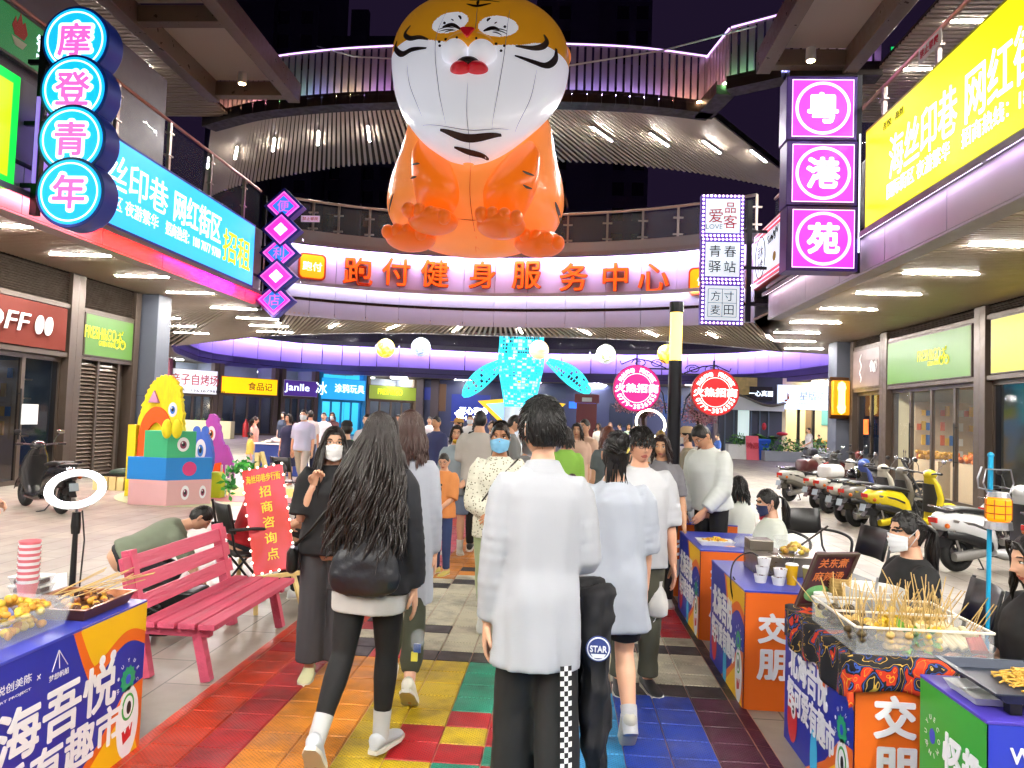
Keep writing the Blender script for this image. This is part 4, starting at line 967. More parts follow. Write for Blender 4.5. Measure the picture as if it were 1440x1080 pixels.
# ================================================================ WHALE TAIL LIGHT SCULPTURE, PLANETS
def whale():
 Y = 33.0; k = Y/FPX; b0 = AY(728, 640, Y)
 t = thing('light_sculpture', 'cyan mesh whale light sculpture hanging head down with spread fins', 'light sculpture', (b0.x, Y, 0))
 net = E_('cyan net', '#38d8e8', .95); tile = E_('cyan tile', '#20c8e4', 1.1); til2 = E_('white tile', '#b8e4f4', .9);
 Zp = lambda py: AY(728, py, Y).z
 prof = [(420, 40), (450, 34), (475, 31), (500, 32), (520, 31), (540, 27), (560, 23), (575, 20)]
 n = 30; R = []; P = smooth_pl([V((0, py, hw)) for py, hw in prof], 5)
 for p in P:
  r = p.z*k; R.append([V((r*math.cos(2*math.pi*i/n), r*math.sin(2*math.pi*i/n), Zp(p.y))) for i in range(n)])
 a = MB(); a.loft(R, cap=False); o = a.build('net_body', net, t); w = o.modifiers.new('w', 'WIREFRAME'); w.thickness = .03
 rnd = random.Random(3); a = MB(); b = MB()
 for i in range(len(R)-1):
  for j in range(n):
   q = (j+1) % n
   dens = .2+.6*(i/len(R))
   if rnd.random() < dens:
    c = (R[i][j]+R[i][q]+R[i+1][j]+R[i+1][q])/4; pts = [c+(p-c)*.84 for p in (R[i][j], R[i][q], R[i+1][q], R[i+1][j])]
    (a if rnd.random() < .62 else b).add(pts, [(0, 1, 2, 3)])
 a.build('cyan_tiles', tile, t)['kind'] = 'stuff'; b.build('pale_tiles', til2, t)['kind'] = 'stuff'
 for s, tip in ((-1, (648, 560)), (1, (826, 549))):
  base = (706, 508) if s < 0 else (766, 506); N = 16; m = 12; g = []
  bx = (base[0]-728)*k; bz = Zp(base[1]); tx = (tip[0]-728)*k; tz = Zp(tip[1])
  ax = V((tx-bx, tz-bz)); nn = V((-ax.y, ax.x)).normalized(); vs = []
  for i in range(N+1):
   u = i/N; c = V((bx, bz))+ax*u; wd = .12+.30*math.sin(math.pi*min(1, u*1.02))**.8*(.5+.75*u) if u < .995 else .05
   for j in range(m):
    q = 2*math.pi*j/m; vs.append((c.x+nn.x*wd*math.cos(q), .2*wd*math.sin(q)-.1, c.y+nn.y*wd*math.cos(q)+.12*math.sin(math.pi*u)))
  fs = [(i*m+j, i*m+(j+1) % m, (i+1)*m+(j+1) % m, (i+1)*m+j) for i in range(N) for j in range(m)]
  a = MB(); a.add(vs, fs); o = a.build('fin_net', net, t); w = o.modifiers.new('w', 'WIREFRAME'); w.thickness = .035
  b = MB()
  for f in fs:
   if rnd.random() < .4:
    c = sum((V(vs[i]) for i in f), V())/4; b.add([c+(V(vs[i])-c)*.8 for i in f], [(0, 1, 2, 3)])
  b.build('fin_tiles', tile, t)['kind'] = 'stuff'
 pl = thing('plinth', 'white tiled drum plinth under the cyan whale sculpture', 'plinth', (b0.x, Y, 0))
 a = MB(); a.lathe([(0, 2.2), (.62, 2.2), (.66, 2.15), (.7, 0.0), (0, 0)], 32); a.build('drum', mat('white tile plinth', '#c8d4e4', .35, var=.05), pl, smooth=40)
 st = thing('star_board', 'yellow edged star board standing behind the whale plinth', 'star board', (b0.x+.05, Y+1.0, 0))
 def star(r1, r2, cz): return [((r1 if i % 2 == 0 else r2)*math.sin(math.pi*i/5), (r1 if i % 2 == 0 else r2)*math.cos(math.pi*i/5)+cz) for i in range(10)]
 F = fm((0, 0, 0), (1, 0, 0), (0, 0, 1)); a = MB(); a.prism(star(2.1, 1.0, 1.75), .2, F); a.build('border', E_('yellow star', '#f2b81c', .5), st)
 a = MB(); a.prism(star(1.7, .8, 1.75), .012, F @ M.Translation((0, 0, .201))); a.build('field', E_('star field', '#9cc0ec', .5), st)
whale()
for px, py, col, c2, lab in ((542, 490, '#e8b810', '#fff080', 'golden round lantern hanging nearest the left end of the row'), (592, 488, '#c8d4e4', '#8098b8', 'silvery white round lantern beside the golden one'), (758, 492, '#f0dcb0', '#d8a878', 'cream striped round lantern hanging by the whale'), (852, 498, '#dfe4e0', '#90a070', 'white speckled round lantern between the whale and the lamp post'), (938, 498, '#e8a808', '#ffe060', 'golden round lantern half behind the lamp post')):
 p = AY(px, py, 24); t = thing('planet_lantern', lab, 'lantern', p)
 a = MB(); a.ball((0, 0, 0), .31, 24, 16); m = bpy.data.materials.new('planet '+str(px)); m.use_nodes = True; b = m.node_tree.nodes['Principled BSDF']
 tn = m.node_tree; nz = tn.nodes.new('ShaderNodeTexNoise'); nz.inputs['Scale'].default_value = 7; nz.inputs['Detail'].default_value = 6; nz.inputs['Distortion'].default_value = 1.5
 tc = tn.nodes.new('ShaderNodeTexCoord'); mp = tn.nodes.new('ShaderNodeMapping'); mp.inputs['Scale'].default_value = (.12, .12, 1.6) if px == 758 else (1, 1, 1); tn.links.new(tc.outputs['Object'], mp.inputs[0]); tn.links.new(mp.outputs[0], nz.inputs[0])
 x = tn.nodes.new('ShaderNodeValToRGB'); x.color_ramp.elements[0].position = .42; x.color_ramp.elements[1].position = .58; x.color_ramp.elements[0].color = (*lin(col), 1); x.color_ramp.elements[1].color = (*lin(c2), 1)
 tn.links.new(nz.outputs[0], x.inputs[0]); tn.links.new(x.outputs[0], b.inputs['Emission Color']); tn.links.new(x.outputs[0], b.inputs['Base Color']); b.inputs['Emission Strength'].default_value = .75
 a.build('globe', m, t, smooth=180); a = MB(); a.tube([(0, 0, .3), (0, 0, Z1-p.z)], .008, 5); a.lathe([(0, .34), (.04, .34), (.05, .29)], 10); a.build('cord', m_black, t)
# ================================================================ FAR COURT: shops, planting
FP0 = V((-20.8, 44.7, 0)); _d = AY(590, 560, 58); FD = (V((_d.x, 58, 0))-FP0).normalized(); FN = V((FD.y, -FD.x, 0))
def onpl(px, py, p0=FP0, n=FN):
 d = ray(px, py); o = V((0, 0, CAM_H)); t = (p0-o).dot(n)/d.dot(n); return o+d*t
def back_shop(label, slabel, px0, px1, pt, pb, face, casing, texts, door='dark', post='#54483f'):
 a = onpl(px0, pt); b = onpl(px1, pt); zt = a.z; zb = onpl((px0+px1)/2, pb).z; w = (V((b.x, b.y))-V((a.x, a.y))).length
 mid = V(((a.x+b.x)/2, (a.y+b.y)/2, 0)); d = FD
 t = thing('storefront', label, 'shop front', mid); F = fm((0, 0, 0), d, (0, 0, 1))
 m_ = mat('post '+post, post, .5, .2)
 for x in (-w/2, w/2-.3):
  p = MB(); p.box(x, 0, -.3, x+.3, 4.4, .15, F); p.build('pier', m_, t)
 p = MB(); p.box(-w/2+.3, zb-.18, -.2, w/2-.3, zb-.02, .1, F); p.build('transom', m_, t)
 p = MB(); p.box(-w/2+.3, 0, -2.02, w/2-.3, 4.4, -1.98, F); p.box(-w/2, 0, -1.97, -w/2+.29, 4.4, -.31, F); p.box(w/2-.29, 0, -1.97, w/2, 4.4, -.31, F); p.build('back_wall', mat('far shop wall', '#6c7480', .6, var=.4, vs=1.2) if door == 'dark' else glowm('lit shop '+door, door, .8), t)
 p = MB(); p.box(-w*.3, 2.7, -1.1, w*.3, 2.74, -.9, F); p.build('lamp', glowm('far shop lamp', '#e4ecff', 16), t)
 for q in range(3): p = MB(); u = -w*.3+q*w*.28; p.box(u, 0, -1.9, u+w*.16, .9+.4*(q % 2), -1.3, F); p.build('display', mat('far display %d' % q, ['#a89878', '#8090a8', '#b07060'][q], .5), t)
 n = 4; ww = (w-.6)/n
 for i in range(n):
  u = -w/2+.3+i*ww; p = MB(); p.box(u, 0, -.1, u+.06, zb-.18, .0, F); p.box(u+ww-.06, 0, -.1, u+ww, zb-.18, .0, F); p.box(u+.06, 0, -.1, u+ww-.06, .12, 0, F); d_ = p.build('door', m_, t)
  q = MB(); q.add([F @ V((u+.06, .12, -.05)), F @ V((u+ww-.06, .12, -.05)), F @ V((u+ww-.06, zb-.18, -.05)), F @ V((u+.06, zb-.18, -.05))], [(0, 1, 2, 3)]); q.build('pane', m_glass if door != 'dark' else m_shopglass, d_)
 sc = V((mid.x, mid.y, (zt+zb)/2))+FN*.2
 sign('shop_sign', slabel, 'shop sign', sc, dict(x=d, y=(0, 0, 1)), w-.3, zt-zb, .15, face, casing, texts, fw=.03)
brn = mat('brown ink', '#8a3a10', .5)
back_shop('far left shop front with a white sign over dark doors', 'white far shop sign lettered in red brush characters', 238, 307, 518, 553, E_('far white face', '#dcdce0', .75), m_lgrey, [('亲子自烤场', 2.9, .66, .0, .12, .006, red_ink), ('电话: 13636798888', 3.2, .2, .3, -.52, 0, ink)])
back_shop('far shop front with dark glass under the long yellow sign', 'long yellow far shop sign with a brown bowl mark', 307, 391, 529, 554, E_('far yellow face', '#f0c808', .85), mat('red rim', '#c84018', .5), [('食品记', 1.7, .5, .7, 0, .01, brn)])
back_shop('narrow far shop front under the purple sign', 'purple far shop sign with white script and a gem mark', 395, 447, 534, 557, E_('far purple face', '#4a2c88', .55), m_lgrey, [('Janlle', 1.9, .6, -.3, 0, .01, em_white)])
back_shop('cyan lit far toy shop front', 'bright blue far shop sign with a white character and orange band', 448, 514, 531, 562, E_('far cyan face', '#1c9ad8', .85), mat('cyan rim', '#1c9ad8', .5), [('冰', .9, .9, -1.9, 0, .006, em_white), ('涂鸦玩具', 2.6, .6, .5, .08, .006, em_white)], door='#38b0cc', post='#1c86b8')
back_shop('far shop front with brown doors under a small green sign', 'olive green far grocer sign with yellow letters', 515, 585, 541, 562, E_('far olive face', '#7a8c24', .6), m_brz, [('FRESH&GO', 2.4, .42, -.3, .06, 0, em_ywl)], post='#6a5848')
p = onpl(214, 540); a = MB(); a.box(-1.4, -.2, 2.6, 1.1, .1, 4.4); a.box(-1.4, -.12, 0, 1.1, .05, 2.6)
tg = thing('storefront', 'maroon shop front with part of a white letter beside the grey column', 'shop front', (p.x, p.y, 0)); a.build('wall', mat('maroon board', '#7a3448', .5), tg); w = MB(); w.text('T', XCF := fm((-.3, -.21, 3.1), (1, 0, 0), (0, 0, 1)), h=.6, depth=.02); w.build('lettering', em_white, tg)
# dark middle wall with blue screens
Yb = 58
t = thing('court_wall', 'dark back wall of the court with blue screens and a lit name board', 'wall', (0, Yb, 0))
a = MB(); x0 = AY(586, 560, Yb).x; x1 = AY(1010, 560, Yb).x; a.box(x0, 0, 0, x1, .3, 4.5); a.build('wall', mat('midnight wall', '#383e62', .4, .1, var=.3, vs=.4), t)
for px0, px1, py0, py1, col, e in ((592, 612, 545, 562, '#1c2a78', .6), (614, 628, 540, 578, '#503828', .5), (634, 690, 556, 592, '#10206a', .8), (700, 712, 556, 590, '#182450', .5), (800, 838, 566, 574, '#2060d8', 1.0), (856, 890, 568, 600, '#141c34', .4), (760, 796, 545, 560, '#283048', .5), (930, 960, 556, 590, '#1c3060', .5)):
 q0 = AY(px0, py1, Yb); q1 = AY(px1, py0, Yb); a = MB(); a.box(q0.x, -.06, q0.z, q1.x, -.01, q1.z); a.build('screen', glowm('screen '+col, col, e), t)
a = MB(); q = AY(666, 581, Yb); F = fm((q.x, -.1, q.z), (1, 0, 0), (0, 0, 1)); a.text('开心夜市', F, h=.55, w=2.2, bold=.02, cy=.18); a.text('HAPPY', F, h=.3, w=1.8, cy=-.4); a.build('lettering', E_('white neon', '#f0f4ff', 5), t)
for px in (590, 611, 905, 1010):
 q = AY(px, 560, Yb-.4); a = MB(); a.box(q.x-.3, -.5, 0, q.x+.3, -.02, 4.5); a.build('pier', mat('brown pier', '#4a4048', .5), t)
q = AY(823, 640, 46); t = thing('red_door', 'dark red panel door standing open in the far court', 'door', (q.x, 46, 0)); a = MB(); a.box(-.62, 0, 0, .62, .08, 2.75); a.box(-.75, -.02, 2.76, .75, .1, 3.3); a.build('leaf', mat('dark red door', '#7a1c28', .4), t); a = MB(); a.box(-.3, -.04, 2.85, .3, -.021, 3.1); a.build('plate', m_white, t); a = MB(); a.ball((.5, -.05, 1.1), .05); a.build('knob', m_steel, t)
q = AY(643, 583, 42); t = thing('work_lamp', 'bright bulb lamp on a thin stand in the far crowd', 'lamp', (q.x, 42, 0)); a = MB(); a.tube([(0, 0, 0), (0, 0, q.z)], .03, 6); a.build('stand', m_black, t); a = MB(); a.ball((.15, 0, q.z), .2); a.lathe([(0, .1), (.1, .1), (.3, -.1)], 12, M.Translation((.15, 0, q.z+.15))); a.build('bulb', E_('bulb', '#fff0d0', 25), t, smooth=60)
# right hand far shops
Yr = 42
m_cream = mat('cream cafe wall', '#d8cca8', .6)
t = thing('storefront', 'bright cream cafe front open to the court under the white sign', 'cafe front', (0, Yr, 0))
x0 = AY(1098, 560, Yr).x; x1 = AY(1192, 560, Yr).x
a = MB(); a.box(x0, 3.0, 0, x1, 3.1, 4.4); a.box(x0, 0, 0, x0+.3, 3, 4.4); a.box(x0, 0, 3.9, x1, 3, 4.0); a.build('wall', m_cream, t)
a = MB(); a.box(x0+.5, .6, 3.8, x1-.5, .75, 3.88); a.box(x0+.5, 1.8, 3.8, x1-.5, 1.95, 3.88); a.build('lamp', E_('cafe lamp', '#fff0d0', 55), t)
for u in (.9, 1.7):
 a = MB(); a.box(x0+u, -.05, 0, x0+u+.14, .1, 3.0); a.build('door_post', m_black, t)
for u, z, w, h, c in ((3.2, 1.9, .8, 1.2, '#6ab0b8'), (4.8, 1.6, .5, .6, '#c8a868'), (2.3, 1.4, .5, 1.4, '#70604c')):
 a = MB(); a.box(x0+u, 2.9, z, x0+u+w, 2.98, z+h); a.build('picture', mat('pic '+c, c, .5), t)
a = MB(); a.box(x0+2.2, 1.0, 0, x1-.3, 1.6, 1.05); a.build('counter', mat('yellow wood', '#d0a040', .5), t)
q = AY(1147, 562, Yr-.5)
sign('shop_sign', 'white lit cafe sign with a little seated figure mark', 'shop sign', (AY(1140, 562, Yr-.4).x, Yr-.4, 3.35), XC, 3.55, 1.3, .15, E_('cafe sign face', '#cfe0f4', .95), m_lgrey, [('星版の恋', 1.9, .5, .35, .1, .0, mat('grey letters', '#8c98a8', .5)), ('MUSIC CAFE STARRY', 1.9, .12, .35, -.32, 0, mat('grey letters', '#8c98a8', .5)), ('♪', .3, .5, -1.25, 0, 0, brn)], fw=.02)
t = thing('storefront', 'noodle house front with a wavy tiled eave and black name board', 'restaurant front', (0, Yr-.5, 0))
x0 = AY(1010, 560, Yr).x; x1 = AY(1098, 560, Yr).x
a = MB(); a.box(x0, .2, 0, x1, .5, 4.4); a.build('wall', mat('slate restaurant wall', '#3a404e', .5, var=.3, vs=1), t)
for i in range(6):
 a = MB(); u = x0+.3+i*(x1-x0-.6)/6; a.box(u, .1, .3, u+.06, .19, 2.6); a.build('screen_bar', mat('teal bar', '#5a6a80', .4), t)
a = MB(); n = 40
top = [(x0+(x1-x0)*i/n, 3.05+.28*math.sin(i/n*5.2+.6)) for i in range(n+1)]
a.prism(top+[(x1, 2.55), (x0, 2.55)], .35, fm((0, .15, 0), (1, 0, 0), (0, 0, 1))); a.build('eave_band', mat('pale eave', '#c8ccd0', .5), t)
a = MB()
for x, z in top: a.tube([(x, -.35, z+.06), (x, .15, z+.12)], .055, 6)
a.build('tile_row', mat('eave tile', '#6a6458', .5), t)
a = MB(); a.box(x0+.4, .1, 3.4, x0+2.0, .18, 4.35); a.build('mural', mat('gold mural', '#c8b070', .5, var=.5, vs=5), t)
a = MB(); u = AY(1068, 561, Yr-.5).x; a.box(u-.6, -.3, 3.1, u+.6, -.2, 3.85); a.build('name_board', m_black, t)
w = MB(); w.text('一心真面', fm((u, -.305, 3.48), (1, 0, 0), (0, 0, 1)), h=.3, bold=.02); w.build('lettering', em_white, t)
a = MB(); a.box(AY(1043, 590, Yr).x-.3, .05, 1.0, AY(1043, 590, Yr).x+.3, .12, 2.7); a.build('poster', E_('pale poster', '#c8dcd8', .5), t)
# planting
leafm = [mat('leaf green', '#3f7a34', .5, var=.3, vs=9), mat('leaf dark', '#24502a', .5, var=.3, vs=9), mat('leaf light', '#6a9c40', .5, var=.3, vs=9)]
def leaves(mb, c, r, n, s, rnd, nm=3):
 for _ in range(n):
  while True:
   p = V((rnd.uniform(-1, 1), rnd.uniform(-1, 1), rnd.uniform(-1, 1)))
   if p.length < 1: break
  p = V(c)+V((p.x*r[0], p.y*r[1], p.z*r[2])); d = V((rnd.gauss(0, 1), rnd.gauss(0, 1), rnd.gauss(0, .7))).normalized(); q = d.cross(V((rnd.gauss(0, 1), rnd.gauss(0, 1), 1))).normalized()
  l = s*rnd.uniform(.6, 1.3); mb.add([p, p+d*l*.5+q*l*.28, p+d*l, p+d*l*.5-q*l*.28], [(0, 1, 2, 3)], rnd.randrange(nm))
def planter(label, x, y, w, d, h, col, seed, n=260, lh=.35):
 t = thing('planter', label, 'planter', (x, y, 0)); a = MB(); a.box(-w/2, -d/2, 0, w/2, d/2, h); a.build('box', mat('planter '+col, col, .6, var=.08), t, bev=.01)
 r = random.Random(seed); b = MB(); leaves(b, (0, 0, h+lh*.5), (w*.52, d*.7, lh*.75), n, .2, r); b.build('foliage', leafm, t)
p = G(1100, 648); planter('long grey planter of white flowers and shrubs outside the cafe', AY(1125, 640, 38).x, 38, 3.6, .7, .5, '#8a8f98', 3, 420, .5)
planter('white lit planter trough under the cafe window', AY(1165, 640, 38.6).x, 39.2, 2.2, .6, .7, '#d8e0e4', 4, 150, .3)
planter('white box planter of low shrubs beside the red stand', AY(1040, 640, 39).x, 39, 1.3, .7, .75, '#d4d4d4', 5, 180, .4)
planter('cream box planter wall in front of the far white shop', AY(290, 600, 40).x, 40, 3.0, .5, .95, '#dccfa4', 6, 10, .1)
planter('wooden barrel planter between the yellow and blue cardboard monsters', AY(261, 640, 17.5).x, 17.5, .5, .5, .55, '#7a5a34', 7, 160, .3)
t = thing('potted_plant', 'big potted plant with red flowers outside the noodle house', 'plant', (AY(1080, 640, 39.5).x, 39.5, 0)); a = MB(); a.lathe([(0, .6), (.34, .6), (.26, 0), (0, 0)], 16); a.build('pot', m_black, t); r = random.Random(2); b = MB()
for i in range(26):
 az = r.uniform(0, 6.28); l = r.uniform(.7, 1.4); d = V((math.cos(az), math.sin(az), 0)); pts = [V((0, 0, .6))+d*l*u*.8+V((0, 0, l*1.2*u-.7*l*u*u)) for u in (0, .25, .5, .75, 1)]
 s = d.cross(V((0, 0, 1))); wv = [.02, .12, .16, .1, .01]
 b.add([p-s*w for p, w in zip(pts, wv)]+[p+s*w for p, w in zip(pts, wv)], [(i2, i2+1, i2+6, i2+5) for i2 in range(4)], r.randrange(3))
b.build('foliage', leafm, t); b = MB(); b.ball((.7, 0, 1.35), (.3, .12, .1), 10, 6); b.ball((-.2, .1, 1.7), (.12, .1, .2), 10, 6); b.build('flower', mat('red flower', '#b81c30', .5), t, smooth=180)
t = thing('litter_bin', 'blue plastic bin beside the potted plant', 'bin', (AY(1070, 640, 38.8).x, 38.8, 0)); a = MB(); a.loft([[V((sx*w, sy*w*.8, z)) for sx, sy in ((-1, -1), (1, -1), (1, 1), (-1, 1))] for w, z in ((.3, 0), (.36, .9), (.39, .91), (.39, 1.0))]); a.build('body', mat('blue bin', '#1c50b8', .4), t, bev=.02); a = MB(); a.box(-.4, -.33, 1.001, .4, .33, 1.06); a.build('lid', mat('blue lid', '#2a64d0', .4), t, bev=.02)
t = thing('sign_stand', 'pink red folding advertising stand beside the blue bin', 'stand sign', (AY(1057, 640, 38.5).x, 38.5, 0)); a = MB(); a.bar((0, -.25, 0), (0, 0, 1.2), .62, .03, up=(0, -1, .2)); a.build('board', mat('pink board', '#d85868', .5), t); a = MB(); a.bar((0, .25, 0), (0, .02, 1.2), .62, .03, up=(0, 1, .2)); a.build('rear_board', m_white, t); a = MB(); a.text('特惠', fm((0, -.14, .72), (1, 0, 0), V((0, .25, 1.2))), h=.3, bold=.02, depth=.02, z=.02); a.build('lettering', mat('red letters', '#a81c2c', .5), t)
def blossom(label, px, py0, seed, w, h0, h1, Y):
 q = AY(px, 590, Y); r = random.Random(seed); t = thing('blossom_tree', label, 'tree', (q.x, Y, 0)); a = MB()
 a.tube([(0, 0, 0), (.05, 0, h0*.5), (-.05, 0, h0)], [.16, .12, .09], 8)
 for i in range(8):
  az = r.uniform(0, 6.28); e = V((math.cos(az)*w*.7, math.sin(az)*w*.5, (h0+h1)/2+r.uniform(-.2, .4))); a.tube([(-.05, 0, h0*.85), V((0, 0, h0)).lerp(e, .5)+V((0, 0, .15)), e], [.07, .045, .02], 6)
 a.build('trunk', mat('blossom bark', '#4a3428', .8), t); b = MB()
 for i in range(26): leaves(b, (r.gauss(0, w*.42), r.gauss(0, w*.3), r.uniform(h0, h1)), (.4, .35, .26), 60, .15, r)
 b.build('crown', [mat('petal', '#e0a0a8', .6, var=.2), mat('petal pale', '#ecc4c4', .6, var=.2), mat('petal deep', '#c88088', .6, var=.2)], t)
blossom('pink blossom tree behind the lamp post, to its left', 905, 0, 1, 1.6, 2.2, 3.2, 44)
blossom('pink blossom tree between the lamp post and the red round sign', 985, 0, 2, 1.4, 1.8, 3.3, 43)
q = AY(915, 595, 40); t = thing('ring_lamp', 'tilted glowing oval ring lamp in front of the blossom', 'lamp', q); a = MB(); a.torus(.78, .06, M.Rotation(R_(20), 4, 'Y') @ M.Rotation(R_(62), 4, 'X') @ M.Scale(1, 4), 40, 8); a.build('ring', E_('warm ring', '#fff0d0', 6), t, smooth=180); a = MB(); a.tube([(.6, 0, -.3), (.65, 0, -q.z)], .03, 6); a.build('stand', m_black, t)
t = thing('fire_extinguisher', 'red fire extinguisher box outside the far yellow shop', 'extinguisher', (AY(345, 612, 43.5).x, 43.5, 0)); a = MB(); a.lathe([(0, 0), (.17, 0), (.17, .75), (.06, .95), (.05, 1.05), (0, 1.05)], 14); a.build('cylinder', mat('fire red', '#b81c1c', .4), t, smooth=40); a = MB(); a.box(-.1, -.03, 1.051, .12, .03, 1.12); a.build('valve', m_black, t)
# ================================================================ OBJECTS
m_pink = mat('pink painted wood', '#cf5570', .5, var=.22, vs=14, bump=.4, bs=38, stretch=(1, .1, 1), chip=('#d89aa0', 26, .66))
def bench():
 t = thing('park_bench', 'pink painted slatted wooden bench beside the red sign', 'bench', (-2.1, 4.42, 0))
 L = 1.28
 for i in range(4):
  a = MB(); x = -.39+i*.125; a.box(x, -.04, .325, x+.105, L+.02, .36); a.build('seat_slat', m_pink, t, bev=.004)
 for i, (z, x) in enumerate(((.44, -.435), (.56, -.465), (.68, -.495))):
  a = MB(); a.bar((x, -.06, z), (x, L+.04, z), .03, .095, up=(-.25, 0, 1)); a.build('back_slat', m_pink, t, bev=.004)
 for y in (.02, L-.08):
  a = MB(); a.bar((.02, y+.03, .0), (-.06, y+.03, .32), .06, .06, up=(0, 1, 0)); a.build('leg', m_pink, t, bev=.004)
  a = MB(); a.bar((-.36, y+.03, 0), (-.52, y+.03, .76), .07, .06, up=(0, 1, 0)); a.build('back_leg', m_pink, t, bev=.004)
  a = MB(); a.box(-.42, y+.005, .265, .03, y+.055, .323); a.build('rail', m_pink, t, bev=.004)
bench()
m_pine = mat('pale pine', '#d8bf7c', .5, var=.12, vs=8)
def easel():
 p = V((-2.24, 5.98, 0)); t = thing('easel_sign', 'red notice board lettered in yellow on a wooden easel', 'sign', p)
 bl = V((-.21, .02, .3)); br = V((.11, .1, .37)); tl = V((-.47, .28, 1.12)); x = (br-bl).normalized(); y = (tl-bl).normalized()
 w = (br-bl).length; h = (tl-bl).length; F = fm(bl, x, y)
 m = bpy.data.materials.new('red gradient board'); m.use_nodes = True; b = m.node_tree.nodes['Principled BSDF']; tn = m.node_tree
 n = tn.nodes.new('ShaderNodeTexNoise'); n.inputs['Scale'].default_value = 1.6; cr = tn.nodes.new('ShaderNodeValToRGB'); cr.color_ramp.elements[0].color = (*lin('#c8281c'), 1); cr.color_ramp.elements[1].color = (*lin('#d84458'), 1); cr.color_ramp.elements[0].position = .4; cr.color_ramp.elements[1].position = .6
 tn.links.new(n.outputs[0], cr.inputs[0]); tn.links.new(cr.outputs[0], b.inputs['Base Color']); b.inputs['Roughness'].default_value = .35
 a = MB(); a.box(0, 0, -.025, w, h, 0, F); a.build('board', m, t, bev=.003)
 yl = mat('yellow lettering', '#f0d820', .45); a = MB(); a.text('海丝印巷步行街', F, w=w*.84, h=.07, bold=.01, z=.0015, cx=w/2, cy=h*.895)
 for i, ch in enumerate('招商咨询点'): a.text(ch, F, h=.095, bold=.01, z=.0015, cx=w*.5, cy=h*(.76-.15*i))
 a.build('lettering', yl, t)
 PB = lambda u, v: F @ V((u*w, v, -.045)); v0 = -bl.z/y.z
 for a0, b0 in ((PB(-.1, v0), PB(.4, h*1.17)), (PB(1.0, v0*1.1), PB(.52, h*1.17)), ((-.75, .95, 0), PB(.46, h*1.15))):
  a = MB(); a.bar(a0, b0, .035, .025); a.build('leg', m_pine, t)
 a = MB(); a.bar((-.27, -.02, .27), (.17, .06, .335), .05, .03); a.build('ledge', m_pine, t)
 a = MB()
 for u in [i/9 for i in range(10)]: a.ball(F @ V((0, h*u, .012)), .011, 6, 4); a.ball(F @ V((w, h*u, .012)), .011, 6, 4)
 for u in (.2, .4, .6, .8): a.ball(F @ V((w*u, 0, .012)), .011, 6, 4); a.ball(F @ V((w*u, h, .012)), .011, 6, 4)
 a.build('light_string', E_('fairy light', '#fff4d8', 3), t, smooth=180)
easel()
def leafy():
 t = thing('leaf_garland', 'bunch of green artificial leaves tied on top of the easel', 'garland', (-2.72, 6.36, 1.10)); r = random.Random(8); b = MB(); leaves(b, (0, 0, .05), (.13, .1, .06), 110, .07, r); leaves(b, (-.14, 0, -.1), (.04, .05, .12), 40, .07, r); b.build('leaves', [mat('plastic leaf', '#2a9c3c', .4), mat('plastic leaf dark', '#1c7a30', .4), mat('plastic leaf light', '#58b84c', .4)], t)
leafy()
def ring_light():
 t = thing('ring_light', 'white glowing ring light on a black stand behind the food stall', 'ring light', (-2.47, 3.72, 0)); a = MB(); a.tube([(0, 0, .0), (0, 0, .7), (0, 0, 1.02)], [.016, .016, .012], 10); a.build('pole', m_black, t)
 for k in range(3):
  b = MB(); q = R_(120*k+20); b.bar((0, 0, .25), (.3*math.cos(q), .3*math.sin(q), .01), .015, .012); b.build('leg', m_black, t)
 c = MB(); c.lathe([(0, 1.09), (.02, 1.09), (.024, 1.02), (.02, .98), (0, .98)], 12); c.build('clamp', m_black, t)
 T = M.Translation((0, -.02, 1.215)) @ M.Rotation(R_(-58), 4, 'X')
 T = M.Translation((0, -.02, 1.215)) @ M.Rotation(R_(33), 4, 'Z') @ M.Rotation(R_(-8), 4, 'Y') @ M.Rotation(R_(38), 4, 'X')
 a = MB(); a.torus(.12, .018, T, 56, 10, flat=.45); a.build('ring_tube', E_('ring tube', '#f4f2ff', 9), t, smooth=180)
 a = MB(); a.torus(.12, .022, T @ M.Translation((0, 0, -.010)), 56, 10, flat=.4); a.build('ring_back', m_white, t, smooth=180)
 a = MB(); a.tube([T @ V((0, -.11, 0)), (0, 0, 1.09)], .008, 6); a.build('neck', m_steel, t)
 a = MB(); a.tube([(.03, 0, 1.1), (.05, 0, .95), (.035, 0, .6), (.03, .0, .05)], .004, 5); a.build('cable', m_black, t)
ring_light()
